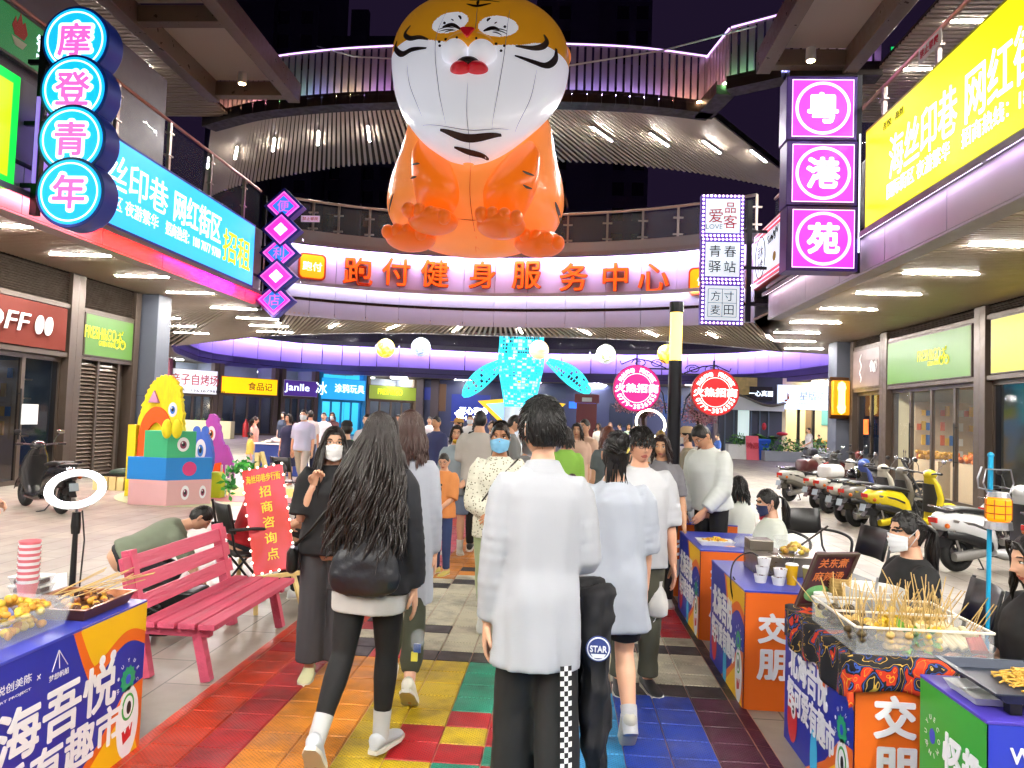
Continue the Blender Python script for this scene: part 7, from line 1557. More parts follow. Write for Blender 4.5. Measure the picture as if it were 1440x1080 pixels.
# market tables in the far left crowd
for i, (px, py, col, lab) in enumerate(((395, 668, '#23408c', 'dark blue covered stall table with white goods, left of the crowd'), (470, 660, '#8aa0c8', 'pale covered stall table with bright toys in the crowd'), (560, 650, '#c8d8e8', 'white stall counter among the far crowd'), (690, 665, '#d8dce4', 'white table before the star board'), (835, 655, '#d8e0e8', 'white table in front of the red door'))):
 g = G(px, py); t = thing('market_table', lab, 'table', (g.x, g.y, 0)); a = MB(); a.box(-.6, -.3, 0, .6, .3, .78); a.build('cover', mat('cover '+col, col, .6), t, bev=.02); a = MB(); a.box(-.64, -.34, .781, .64, .34, .81); a.build('table_top', m_white, t); b = MB(); r2 = random.Random(i); pile(b, (0, 0, .82), (.5, .25, .16), 40, .06, r2, [0, 1, 2, 3]); b.build('goods', [mat('toy a '+str(i), '#e8e4d8', .5), mat('toy b '+str(i), ['#d8d8d8', '#e09020', '#b8c8d8', '#c8c8c8', '#d04050'][i], .5), mat('toy c '+str(i), ['#e0e0e0', '#48c048', '#d0a878', '#d8d0c0', '#4080d0'][i], .5), mat('toy d '+str(i), '#d0c8a0', .5)], t, smooth=180)
# ================================================================ PEOPLE
def remeshed(mb, vox, it=3):
 o = mb.build('tmp', m_white); r = o.modifiers.new('r', 'REMESH'); r.mode = 'VOXEL'; r.voxel_size = vox
 if it: s = o.modifiers.new('s', 'SMOOTH'); s.iterations = it; s.factor = .5
 me = bpy.data.meshes.new_from_object(o.evaluated_get(bpy.context.evaluated_depsgraph_get()))
 vs = [v.co.copy() for v in me.vertices]; fs = [tuple(p.vertices) for p in me.polygons]
 d = o.data; bpy.data.objects.remove(o); bpy.data.meshes.remove(d); bpy.data.meshes.remove(me); return vs, fs
def skin_m(c):
 m = mat('skin '+c, c, .5, var=.06, vs=14, bump=.05, bs=160); b = m.node_tree.nodes['Principled BSDF']; b.inputs['Subsurface Weight'].default_value = .08; b.inputs['Subsurface Radius'].default_value = (.02, .008, .004); return m
m_lip = mat('lips', '#a8584e', .45); m_eyew = mat('eye white', '#e4e0dc', .2); m_iris = mat('iris dark', '#14100e', .15)
def cloth(c, wr=.35, rough=.8, var=.06):
 m = mat('cloth %s %.2f' % (c, wr), c, rough, var=var, vs=5, bump=wr*.75, bs=5.5, stretch=(1, 1, .42))
 for n in m.node_tree.nodes:
  if n.type == 'TEX_NOISE' and n.outputs[0].is_linked and any(l.to_node.type == 'BUMP' for l in n.outputs[0].links): n.noise_type = 'RIDGED_MULTIFRACTAL'; n.inputs['Scale'].default_value = 2.6; n.inputs['Detail'].default_value = 2; n.inputs['Distortion'].default_value = .6; k = m.node_tree.nodes.new('ShaderNodeMapRange'); k.inputs[1].default_value = .45; k.inputs[2].default_value = 1.25; bl_ = [l.to_socket for l in n.outputs[0].links if l.to_node.type == 'BUMP'][0]; m.node_tree.links.new(n.outputs[0], k.inputs[0]); m.node_tree.links.new(k.outputs[0], bl_)
 return m
_cl = {}
def ctex(scale):
 if scale not in _cl: t = bpy.data.textures.new('folds', 'CLOUDS'); t.noise_scale = scale; t.noise_depth = 2; _cl[scale] = t
 return _cl[scale]
_hands = {}
def hand_geo(curl, vox):
 k = (round(curl, 2), vox)
 if k in _hands: return _hands[k]
 b = MB()
 b.loft([[V((w*math.cos(q), y, t*math.sin(q))) for q in [2*math.pi*i/12 for i in range(12)]] for y, w, t in ((-.03, .024, .018), (0, .028, .019), (.03, .038, .017), (.07, .041, .015), (.092, .039, .011))])
 for x, L, y0 in ((-.030, .066, .082), (-.0105, .076, .088), (.0105, .071, .087), (.030, .054, .080)):
  p = V((x, y0-.012, 0)); a = 0.0; pts = [p.copy()]; sp = x*1.2
  for i, f in enumerate((.2, .42, .32, .26)):
   a += curl*(0 if i == 0 else (.55, .65, .45)[i-1]); d = V((sp*(.6 if curl < .8 else .2), math.cos(a), -math.sin(a))).normalized(); p = p+d*L*f; pts.append(p.copy())
  b.tube(pts, [.0098, .0096, .0088, .008, .0062], 8)
 b.tube([V((-.026, .012, -.004)), V((-.047, .036, -.012)), V((-.056, .062, -.018-curl*.012)), V((-.05, .084, -.024-curl*.02))], [.013, .0115, .0098, .007], 8)
 _hands[k] = remeshed(b, vox, 1); return _hands[k]
_heads = {}
def head_geo(det, fem):
 k = (det, fem)
 if k in _heads: return _heads[k]
 nu, nv = ((72, 56), (44, 34), (24, 18))[2-det]
 vs = []; fs = []; mi = []
 gs = lambda x, s: math.exp(-(x/s)**2)
 for i in range(nv+1):
  e = math.pi*(i/nv-.5)
  for j in range(nu):
   tt = 2*j/nu-1; u = math.pi*math.copysign(abs(tt)**1.45, tt)
   x, y, z = .074*math.sin(u)*math.cos(e), .094*math.cos(u)*math.cos(e), .116*math.sin(e)
   if z < 0: q = -z/.116; x *= 1-(.30 if fem else .22)*q**1.6*(1 if y > 0 else .6);
   if y < 0 and z < -.02: y *= 1-.35*min(1, (-.02-z)/.08)
   if y > .02:
    w = min(1, (y-.02)/.04); d = 0
    rz = max(0, min(1, (.028-z)/.055)) if z > -.03 else 0
    d += gs(x, .0085)*(.005+.017*rz**1.2)*gs(max(0, z-.02), .02) if z > -.034 else 0
    d += gs(x, .017)*gs(z+.029, .009)*.009
    d -= (gs(abs(x)-.031, .017)*gs(z-.011, .012))*.0085
    d += gs(z-.034, .010)*gs(x, .05)*.0035
    d += gs(x, .021)*(gs(z+.056, .0055)*.0065+gs(z+.068, .0065)*.0065) - gs(x, .024)*gs(z+.062, .003)*.004
    d += gs(x, .024)*gs(z+.098, .016)*.010
    d += gs(abs(x)-.042, .02)*gs(z+.022, .022)*.003
    d -= gs(abs(x)-.045, .02)*gs(z+.06, .025)*.003
    y += d*w
   vs.append(V((x, y, z)))
 for i in range(nv):
  for j in range(nu):
   q = (j+1) % nu; f = (i*nu+j, i*nu+q, (i+1)*nu+q, (i+1)*nu+j); fs.append(f)
   c = (vs[f[0]]+vs[f[2]])/2; mi.append(1 if c.y > .06 and (c.x/.023)**2+((c.z+.062)/.0105)**2 < 1 else 0)
 b = MB(); b.add(vs, fs, mi)
 for s in (-1, 1):
  b.m = 0; T = M.Rotation(R_(s*18), 4, 'Z'); b.ball((s*.075, -.008, -.004), (.009, .017, .031), 12, 8, T); b.ball((s*.080, -.016, .004), (.006, .010, .022), 10, 6, T)
  if det > 0:
   b.m = 2; b.ball((s*.031, .0735, .0105), (.0135, .0105, .0062), 14, 8); b.m = 3; b.ball((s*.031, .0815, .0105), (.0055, .004, .0056), 10, 6)
   b.tube([(s*.016, .081, .0125), (s*.024, .0845, .0175), (s*.033, .0835, .0185), (s*.045, .073, .0135)], [.0012, .002, .0022, .0012], 5)
   b.tube([(s*.013, .088, .031), (s*.028, .088, .0365), (s*.042, .078, .0355), (s*.05, .068, .030)], [.0022, .0034, .003, .0012], 6)
  else:
   b.m = 3; b.ball((s*.031, .081, .0105), (.010, .004, .004), 8, 5); b.ball((s*.031, .084, .034), (.016, .004, .003), 8, 5)
 _heads[k] = b; return b
def hair_mat(c): return mat('hair '+c, c, .42, var=.35, vs=24, bump=.5, bs=60, stretch=(1, 1, .15), spec=.45)
def hair_cap(b, sc, front, side, back, nu=48, nv=30, seed=0, rough=.004, tk=.0):
 """shell over the skull down to the given heights: front hairline, over the ears, nape"""
 vs = []; fs = []; ok = []
 for i in range(nv+1):
  e = math.pi*(i/nv-.5)
  for j in range(nu):
   u = 2*math.pi*j/nu-math.pi; d = V((math.sin(u)*math.cos(e), math.cos(u)*math.cos(e), math.sin(e)))
   x, y, z = .074*d.x, .094*d.y, .116*d.z
   if y < 0 and z < -.02: y *= 1-.35*min(1, (-.02-z)/.08)
   if z < 0: x *= 1-.2*(-z/.116)
   au = abs(u); h = front if au < .55 else (front+(side-front)*(au-.55)/.6 if au < 1.15 else (side if au < 1.45 else side+(back-side)*min(1, (au-1.45)/.7)))
   zz = max(z, h); n = noise.noise(d*7+V((seed, 0, 0)))*rough+noise.noise(d*18+V((0, seed, 0)))*rough*.6
   k = sc+n/.09; k2 = k if z >= h else 1.0
   if z < h:   # slide to the hairline
    s = math.sqrt(max(0, 1-(h/.116)**2))/max(.05, math.cos(e)) if abs(h) < .116 else 1
    x, y = .074*d.x*min(s, 3), .094*d.y*min(s, 3);
    if y < 0 and h < -.02: y *= 1-.35*min(1, (-.02-h)/.08)
    x *= k*.99; y *= k*.99; z = h
   else: x *= k; y *= k; z *= k
   vs.append(V((x, y, z))); ok.append(z)
 for i in range(nv):
  for j in range(nu): q = (j+1) % nu; fs.append((i*nu+j, i*nu+q, (i+1)*nu+q, (i+1)*nu+j))
 b.add(vs, fs)
def make_hair(style, det, seed, L=.3):
 b = MB(); r = random.Random(seed); f = 1 if det == 2 else (.5 if det == 1 else .22)
 if style in ('short', 'crop', 'cap'):
  hair_cap(b, 1.15 if style != 'crop' else 1.055, .062, .012, -.068, seed=seed)
  if style == 'short':
   for _ in range(int(900*f)):
    u = r.uniform(-math.pi, math.pi); e = r.uniform(.15 if abs(u) < 1.2 else -.25, 1.5); d = V((math.sin(u)*math.cos(e), math.cos(u)*math.cos(e), math.sin(e))); p = V((.082*d.x, .103*d.y, .130*d.z)); t = V((d.x*.5+.25, d.y*.5+(.5 if d.y > -.2 else -.1), -.45-.4*abs(d.y)+d.z*.2))+V((r.gauss(0, .25), r.gauss(0, .25), r.gauss(0, .15))); t = (t-d*t.dot(d)*.93).normalized(); l = r.uniform(.025, .05)
    b.tube([p, p+t*l*.5+d*.006, p+t*l+d*.002], [.0036, .003, .0006], 4, cap=False)
 elif style in ('bob', 'long', 'wavy', 'pony', 'bun'):
  tied = style in ('pony', 'bun')
  hair_cap(b, 1.10, .066, -.03 if not tied else .0, -.07, seed=seed)
  if not tied:
   n = int((560 if style == 'wavy' else 260)*f)
   for _ in range(n):
    u = math.copysign(r.uniform(.75, math.pi), r.uniform(-1, 1)); e = r.uniform(.0, 1.2); d = V((math.sin(u)*math.cos(e), math.cos(u)*math.cos(e), math.sin(e)))
    p = V((.083*d.x, .103*d.y, .125*d.z)); ln = L*r.uniform(.78, 1.08); m = 9; pts = []; ph = r.uniform(0, 6.28); am = (.03+.02*r.random() if style == 'wavy' else .004); side = math.copysign(1, d.x)
    for i in range(m+1):
     q = i/m; down = ln*q; hz = min(1, down/.16); h2 = max(0, min(1, (down-.12)/.2)); wv = style == 'wavy'
     tx = .083*d.x*(1-hz)+hz*math.sin(u)*(.1+h2*(.055+.03*q if wv else .035)); ty = .103*d.y*(1-hz)+hz*(math.cos(u)*.105-h2*((.085 if wv else .05) if d.y < .35 else -.05))
     pts.append(V((tx+am*math.sin(ph+q*9)*q, ty+am*math.cos(ph*1.3+q*8)*q, p.z-down)))
    w = .0075 if style == 'wavy' else .0095; b.tube(pts, [w*.6]+[w*(1.1-.4*i/m) for i in range(1, m)]+[.001], 5, cap=False)
   # fringe at the temples
   for s in (-1, 1):
    for k in range(int(16*f)+2):
     x0 = s*r.uniform(.01, .05); b.tube([V((x0, .085, .1)), V((s*.066, .078, .055)), V((s*.085, .05, -.02)), V((s*.088, .03, -.02-L*.35))], [.006, .008, .008, .002], 5, cap=False)
  else:
   for _ in range(int(90*f)+20):
    u = r.uniform(-math.pi, math.pi); e = r.uniform(.1, 1.3); d = V((math.sin(u)*math.cos(e), math.cos(u)*math.cos(e), math.sin(e))); p = V((.084*d.x, .106*d.y, .127*d.z)); b.tube([p, V((p.x*.8, -.08, .02+p.z*.4)), V((0, -.118, .02))], [.006, .006, .004], 5, cap=False)
   if style == 'pony':
    for _ in range(int(46*f)+8):
     x = r.gauss(0, .012); b.tube([V((x*.4, -.115, .03)), V((x, -.15, .0)), V((x*1.6, -.145+r.gauss(0, .01), -.1)), V((x*1.8, -.12+r.gauss(0, .015), -.1-L))], [.009, .012, .011, .002], 5, cap=False)
   else:
    b.ball((0, -.085, .085), (.06, .055, .05), 18, 12)
    for _ in range(int(70*f)+8):
     q = r.uniform(0, 6.28); q2 = q+r.uniform(1, 2); b.tube([V((.055*math.cos(q), -.09+.03*math.sin(q), .085+.045*math.sin(q))), V((.062*math.cos(q+.6), -.095+.04*math.sin(q+.6), .09+.05*math.sin(q*1.7))), V((.07*math.cos(q2), -.09+.055*math.sin(q2), .09+.06*math.sin(q2)))], [.007, .007, .001], 5, cap=False)
    for _ in range(int(26*f)):
     x = r.uniform(-.055, .055); b.tube([V((x, -.085, -.02)), V((x*1.1, -.088, -.08)), V((x*1.2+r.gauss(0, .012), -.085, -.13-r.uniform(0, .08)))], [.006, .005, .0006], 4, cap=False)
 return b
def basis(y, z):
 y = V(y).normalized(); z = V(z); z = (z-y*z.dot(y)).normalized(); x = y.cross(z); return M(((x.x, y.x, z.x, 0), (x.y, y.y, z.y, 0), (x.z, y.z, z.z, 0), (0, 0, 0, 1)))
HANG = ((.12, .02, -1), (.05, .16, -1)); STAND = ((.02, .0, -1), (.0, -.03, -1), (.14, 1, 0))
WALK1 = (((.0, .36, -1), (.0, -.02, -1), (.1, 1, .12)), ((.02, -.22, -1), (.0, -.62, -1), (.08, 1, -.75)))
SIT = ((.10, 1, -.06), (.02, .08, -1), (.1, 1, 0))
SEED = [0]
def person(label, x, y, face=0, h=1.68, fem=False, det=1, skin='#d8a688', hair=('short', '#15110f', .3), top=None, bottom=None, shoes='#d8d8d8', socks=None, arms=(HANG, HANG), legs=(STAND, STAND), lean=0, side=0, head=(0, 0, 0), mask=None, glasses=False, hipz=None, group=None, curl=(.45, .45), build=1.0, extra=None, tilt=0):
 SEED[0] += 1; sd = SEED[0]; vox = (.022, .016, .011)[det]; sm = skin_m(skin); sw = .150 if fem else .170; hp = build
 SP = M.Rotation(R_(-lean), 3, 'X') @ M.Rotation(R_(side), 3, 'Y'); up = SP @ V((0, 0, 1)); P0 = V((0, 0, .93))
 tp = lambda p: P0+SP @ (V(p)-P0)
 tor = [(.80, .10, .085, 0), (.86, .152, .11, -.004), (.94, .166 if fem else .158, .118, -.008), (1.04, .128 if fem else .145, .092, .004), (1.14, .132 if fem else .152, .098, .006), (1.26, .150 if fem else .168, .116, .008), (1.33, .150 if fem else .168, .104, 0), (1.375, .122 if fem else .138, .085, -.006), (1.41, .085 if fem else .095, .066, -.01), (1.445, .066, .056, -.008), (1.50, .050, .052, .0), (1.55, .048, .052, .006)]
 def ring(z, a, b, dy, gx=0.0, n=20, fo=0.0):
  F_ = lambda q: 1+fo*(math.sin(5*q+sd+z*3)+.7*math.sin(8*q+2*sd-z*5)+.5*math.sin(13*q+z*8))
  return [tp((( a*hp+gx)*F_(q)*math.copysign(abs(math.cos(q))**.85, math.cos(q)), dy+(b*hp+gx)*F_(q)*math.copysign(abs(math.sin(q))**.9, math.sin(q)), z)) for q in [2*math.pi*i/n for i in range(n)]]
 B = MB(); B.loft([ring(*t) for t in tor])
 J = {}
 for s, k in ((-1, 0), (1, 1)):
  u, f = [V(q) for q in arms[k][:2]]; u.x *= s; f.x *= s; sh = tp((s*sw*hp, -.008, 1.352)); el = sh+u.normalized()*.285; wr = el+f.normalized()*.245; J['a', k] = (sh, el, wr, f.normalized())
  B.tube([tp((s*.07, -.005, 1.375)), sh, sh.lerp(el, .35), sh.lerp(el, .8), el, el.lerp(wr, .25), el.lerp(wr, .7), wr, wr+f.normalized()*.02], [.036, .044, .044, .040, .037, .041, .033, .0265, .025], 12)
  th, sn, ft = [V(q) for q in legs[k]]; th.x *= s; sn.x *= s; ft.x *= s; hip = V((s*.086*hp, 0, .89)); kn = hip+th.normalized()*.42; an = kn+sn.normalized()*.405; J['l', k] = (hip, kn, an, ft.normalized())
  B.tube([hip+V((0, 0, .04)), hip, hip.lerp(kn, .3), hip.lerp(kn, .75), kn, kn.lerp(an, .28), kn.lerp(an, .7), an, an+sn.normalized()*.03], [.075, .088*hp, .083*hp, .064, .054, .057, .042, .034, .034], 12)
  tup = (V((0, 0, 1)) if abs(ft.normalized().z) < .9 else V((0, -1, 0))); Tf = M.Translation(an) @ basis(ft, tup)
  J['f', k] = Tf
  B.tube([Tf @ V((0, -.045, -.04)), Tf @ V((0, .02, -.035)), Tf @ V((0, .11, -.055)), Tf @ V((0, .17, -.062))], [.03, .034, .034, .02], 10, flat=.8)
 vs, fs = remeshed(B, vox)
 b = MB(); b.add(vs, fs, 0)
 # head
 yaw, pit, rol = head; HC = tp((0, -.006, 1.50)); HR = SP.to_4x4() @ M.Rotation(R_(-yaw), 4, 'Z') @ M.Rotation(R_(pit), 4, 'X') @ M.Rotation(R_(rol), 4, 'Y'); HT = M.Translation(HC) @ HR @ M.Translation((0, .018, .092))
 hg = head_geo(det, fem); b.add([HT @ p for p in hg.v], hg.f, list(hg.mi))
 for s, k in ((-1, 0), (1, 1)):
  sh, el, wr, f = J['a', k]; pz = V(arms[k][2]) if len(arms[k]) > 2 else (V((.8, -.25, .5)) if abs(f.z) < .75 else V((1, .1, 0))); pz = V((pz.x*s, pz.y, pz.z))
  hv, hf = hand_geo(curl[k], .0048 if det == 2 else .008); T = M.Translation(wr+f*.02) @ basis(f, pz); mir = M.Diagonal((1, 1, 1, 1)) if s < 0 else M.Diagonal((-1, 1, 1, 1)); J['h', k] = T
  # thumb side faces forward: mirrored for the other hand
  b.add([T @ mir @ p for p in hv], [tuple(reversed(q)) for q in hf] if s > 0 else hf, 0)
 sc = h/1.70
 lo = min(min((J['f', k] @ V((0, yy, -.075))).z for yy in (-.06, .19)) for k in (0, 1)); dz = -lo if hipz is None else hipz/sc-.89
 body = b.build('person', [sm, m_lip, m_eyew, m_iris], smooth=180); body.location = (x, y, dz*sc); body.rotation_euler = (0, 0, R_(face)); body.scale = (sc, sc, sc); tag(body, label, 'person', group)
 def soft(mb, name, m, vx=None, disp=.022, ds=.11, it=4):
  o = mb.build(name, m, body, smooth=180); r = o.modifiers.new('r', 'REMESH'); r.mode = 'VOXEL'; r.voxel_size = vx or vox; r.use_smooth_shade = True
  s = o.modifiers.new('s', 'SMOOTH'); s.iterations = it; s.factor = .5
  if disp: d = o.modifiers.new('d', 'DISPLACE'); d.texture = ctex(ds); d.strength = disp; d.mid_level = .5; d.texture_coords = 'LOCAL'
  return o
 out = dict(body=body, J=J, HT=HT, tp=tp, soft=soft, vox=vox, ring=ring, sw=sw)
 # ---- clothes
 if bottom:
  kd = bottom.get('kind', 'trousers'); wd = bottom.get('w', 1.0); m = bottom.get('m') or cloth(bottom['c'], bottom.get('wr', .35)); g = MB(); ez = .012
  g.loft([ring(z, a, bb, dy, ez+.004) for z, a, bb, dy in tor[1:4]])
  if kd == 'skirt':
   zz = bottom.get('len', .5); g2 = []
   for i in range(6): q = i/5; z = .98-(.98-zz)*q; a = .15+.05*q*wd+.02; g2.append([V((a*math.cos(t), a*.8*math.sin(t), z)) for t in [2*math.pi*i2/20 for i2 in range(20)]])
   g.loft(g2)
  else:
   end = bottom.get('len', 1.0)           # share of the leg covered
   for k in (0, 1):
    hip, kn, an, ft = J['l', k]; tot = .825; e = end*tot; pts = []; rad = []
    base = [(0, .094*hp), (.12, .09*hp), (.32, .074), (.42, .066), (.54, .066), (.7, .054), (.815, .048)]
    if kd == 'wide': base = [(0, .098*hp), (.12, .098*hp), (.32, .092), (.42, .091), (.54, .094), (.7, .097), (.80, .10)]
    if kd == 'leggings': base = [(0, .093*hp), (.12, .09*hp), (.32, .071), (.42, .060), (.54, .062), (.7, .047), (.815, .041)]
    if kd == 'shorts': base = [(0, .10*hp), (.15, .105*hp), (.3, .105), (.42, .10), (.5, .095)]
    for dd, rr3 in base+[(e, None)]:
     if dd > e and rr3 is not None: continue
     if rr3 is None: rr3 = rad[-1]
     p = hip.lerp(kn, dd/.42) if dd <= .42 else kn.lerp(an, min(1.04, (dd-.42)/.405)); pts.append(p); rad.append(rr3*wd)
    pts.insert(0, hip+V((0, 0, .05))); rad.insert(0, rad[0]*.9); g.tube(pts, rad, 14)
  soft(g, {'skirt': 'skirt', 'shorts': 'shorts', 'leggings': 'leggings'}.get(kd, 'trousers'), m, disp=0 if kd == 'leggings' else .014, ds=.16)
 if top:
  m = top.get('m') or cloth(top['c'], top.get('wr', .4)); ez = top.get('ease', .02); hem = top.get('hem', .88); fl = top.get('flare', 0.0); sl = top.get('sl', .5); fo_ = top.get('fo', 1.0); g = MB()
  tt = [t for t in tor if t[0] >= max(.86, hem) and t[0] < 1.455]; R = []
  if hem < .94:
   n = 5
   for i in range(n): z = hem+(.94-hem)*i/n; R.append(ring(z, .165+fl*(1-i/n), .122+fl*(1-i/n), -.006, ez, 48, .022*(1-.6*i/n)*fo_))
   tt = [t for t in tt if t[0] >= .94]
  for z, a, bb, dy in tt:
   w = top.get('straight', .6); a2 = a+(max(.16, a)-a)*w if z < 1.36 else a; b2 = bb+(.118-bb)*w if z < 1.3 and bb < .118 else bb
   R.append(ring(z, a2, b2, dy, ez if z < 1.42 else ez*.4, 48, max(0, .016*(1.36-z)/.4)*fo_))
  g.loft(R)
  for k, s in ((0, -1), (1, 1)):
   sh, el, wr, f = J['a', k]; tot = .53; e = sl*tot; slw = top.get('sw', 1.0); pts = [tp((s*.075, -.006, 1.362))]; rad = [.046+ez*.2]
   for dd, rr3 in [(i*.0172, lerp_pl([(0, .052), (.1, .053), (.22, .050), (.285, .048), (.35, .047), (.45, .041), (.515, .036)], i*.0172)*(1+(.055*math.sin(i*2.3+sd)*min(1, i/8) if det == 2 else 0))) for i in range(31)]:
    if dd < e: pts.append(sh.lerp(el, dd/.285) if dd <= .285 else el.lerp(wr, (dd-.285)/.245)); rad.append((rr3+ez*.55)*slw)
   pts.append(sh.lerp(el, e/.285) if e <= .285 else el.lerp(wr, (e-.285)/.245)); rad.append(rad[-1]*(1.0 if sl < .9 else .85)); g.tube(pts, rad, 14)
  o = soft(g, top.get('name', 'shirt'), m, disp=top.get('disp', .024)*.55, ds=top.get('ds', .10)*1.5); out['top'] = o
  if top.get('collar'):
   c = MB(); c.loft([[tp((a*math.cos(q), dy+bb*math.sin(q), z+(.012*math.sin(q)*-1))) for q in [2*math.pi*i/18 for i in range(18)]] for z, a, bb, dy in ((1.40, .09, .07, -.008), (1.455, .064, .062, -.006), (1.462, .066, .064, -.006), (1.41, .096, .078, -.008))], cap=False); c.build('collar', m, body, smooth=60)
 if shoes:
  for k in (0, 1):
   Tf = J['f', k]; c = MB(); N = 14
   def sct(y, w, z0, z1): return [Tf @ V((w*math.cos(q), y, (z0+z1)/2+(z1-z0)/2*math.sin(q))) for q in [2*math.pi*i/N for i in range(N)]]
   c.loft([sct(-.072, .022, -.06, .0), sct(-.055, .036, -.066, .02), sct(.0, .042, -.066, .012), sct(.06, .046, -.066, -.012), sct(.12, .05, -.066, -.026), sct(.168, .042, -.066, -.036), sct(.192, .018, -.062, -.045)]); so = c.build('shoe', mat('shoe '+shoes, shoes, .5, var=.05), body, smooth=60)
   c = MB(); c.loft([[Tf @ V((xx, yy, zz)) for xx, yy in ((-.024, -.078), (.024, -.078), (.044, -.03), (.046, .04), (.054, .12), (.04, .182), (0, .2), (-.04, .182), (-.054, .12), (-.046, .04), (-.044, -.03))] for zz in (-.078, -.058)]); c.build('sole', mat('sole '+(top or {}).get('sole', '#dcd8cc'), (top or {}).get('sole', '#dcd8cc'), .6), so, smooth=40)
 if socks:
  for k in (0, 1):
   hip, kn, an, ft = J['l', k]; c = MB(); d = (kn-an).normalized(); c.tube([an-d*.03, an, an+d*.06, an+d*.12], [.042, .042, .044, .047], 12); c.build('sock', cloth(socks, .3), body, smooth=60)
 # ---- hair, mask, glasses
 if hair:
  st, hc = hair[0], hair[1]; L = hair[2] if len(hair) > 2 else .25
  if st == 'hat':
   hb = make_hair('crop', det, sd); hb.v = [HT @ p for p in hb.v]; hb.build('hair', hair_mat('#1a1412'), body, smooth=180)
   c = MB(); c.lathe([(0, .135), (.05, .132), (.085, .105), (.098, .06), (.1, .045)], 24, M.Scale(1.0, 4)); c.v = [V((p.x*.86, p.y*1.06, p.z)) for p in c.v]; c.prism([(.07*math.cos(q), .08+.09*math.sin(q)) for q in [math.pi*i/12 for i in range(13)]], .006, None, .048); c.v = [HT @ p for p in c.v]; c.build('hat', cloth(hc, .2), body, smooth=50)
  elif st != 'none':
   hb = make_hair(st, det, sd, L); hb.v = [HT @ p for p in hb.v]; hb.build('hair', hair_mat(hc), body, smooth=180)
 if mask:
  c = MB(); nx, nz = 16, 10; vv = []
  for j in range(nz+1):
   z = -.118+.122*j/nz
   for i in range(nx+1):
    u = -1.25+2.5*i/nx; k2 = 1-abs(u)/1.25; zz = z*(.62+.38*k2)-.018*(1-k2); q = max(0, -zz)/.116
    vv.append(HT @ V((.082*math.sin(u)*(1-.2*q), (.1+.018*k2*math.exp(-((zz+.04)/.05)**2)+.004*(math.sin(j*2.1)))*math.cos(u*.93)*(1-.06*q), zz)))
  c.add(vv, [(j*(nx+1)+i, j*(nx+1)+i+1, (j+1)*(nx+1)+i+1, (j+1)*(nx+1)+i) for j in range(nz) for i in range(nx)])
  for s in (-1, 1): c.tube([HT @ V((s*.075, .034, -.02)), HT @ V((s*.082, .0, .012)), HT @ V((s*.08, -.018, .03)), HT @ V((s*.085, -.02, .0)), HT @ V((s*.07, .03, -.075))], .0022, 5)
  o = c.build('face_mask', mat('mask '+mask, mask, .8, var=.04), body, smooth=180); s = o.modifiers.new('s', 'SOLIDIFY'); s.thickness = .002
 if glasses:
  c = MB()
  for s in (-1, 1): c.torus(.021, .0014, HT @ M.Translation((s*.031, .098, .01)) @ M.Rotation(R_(90), 4, 'X'), 20, 5); c.tube([HT @ V((s*.052, .096, .014)), HT @ V((s*.076, .05, .014)), HT @ V((s*.08, -.015, .012))], .0014, 5)
  c.tube([HT @ V((-.011, .1, .014)), HT @ V((.011, .1, .014))], .0014, 5); c.build('glasses', m_black, body)
 if extra: extra(out)
 return body
XA = lambda px, Y: AY(px, 600, Y).x
def ppl(label, px, Y, **k): return person(label, XA(px, Y), Y, **k)
# ---- the two couples in front
def exA(o):
 J, body, tp, soft = o['J'], o['body'], o['tp'], o['soft']
 g = MB(); g.loft([o['ring'](z, .168, .125, -.008, .028) for z in (.70, .76, .84)]); soft(g, 'undershirt', cloth('#bcbab6', .3), disp=.012)
 b = MB(); b.loft([[V((.02+w*math.copysign(abs(math.cos(q))**.8, math.cos(q)), -.165-d*.3+d*math.sin(q)*.8, z)) for q in [2*math.pi*i/20 for i in range(20)]] for z, w, d in ((.80, .10, .03), (.83, .165, .055), (.90, .185, .068), (.98, .17, .06), (1.05, .13, .045), (1.12, .075, .025))])
 bo = soft(b, 'shoulder_bag', mat('bag nylon', '#16181f', .45, bump=.3, bs=12), disp=.016, ds=.08); c = MB(); c.tube([(-.04, -.2, 1.07), (-.01, -.205, 1.06)], .006, 6); c.build('zip', m_steel, bo); c = MB(); c.tube([(-.05, -.17, 1.1), (-.12, -.155, 1.25), (-.165, -.06, 1.43), (-.13, .06, 1.42), (.0, .15, 1.25), (.14, .14, 1.0), (.19, 0, .95), (.15, -.12, .98)], .013, 8, flat=.5); c.build('strap', mat('bag strap', '#101116', .6), bo, smooth=60)
def cuff(o, k, m, r=.042, name='cuff'):
 sh, el, wr, f = o['J']['a', k]; c = MB(); c.tube([wr-f*.05, wr-f*.02, wr+f*.005], [r, r*1.02, r*.96], 14); c.build(name, m, o['body'], smooth=60)
navy = cloth('#17181f', .55)
A = ppl('long haired woman seen from behind in a black sweatshirt and leggings with a bag', 532, 3.62, face=-4, h=1.60, fem=True, det=2, hair=('wavy', '#1e1512', .64),
 top=dict(m=navy, sl=1, hem=.80, ease=.038, flare=.012, sw=1.12, disp=.03, name='sweatshirt'), bottom=dict(kind='leggings', c='#0c0c0f', len=.86, wr=.1), socks='#bcbcbc', shoes='#c0c4ca',
 legs=(((.05, -.20, -1), (.10, -.66, -1), (.1, .75, -.85)), ((.0, .10, -1), (-.02, -.06, -1), (.25, 1, .0))), arms=(((.12, .12, -1), (-.1, .8, -.5)), ((.16, -.03, -1), (.10, .12, -1))), head=(6, -3, 0), extra=lambda o: (exA(o), cuff(o, 1, navy)))
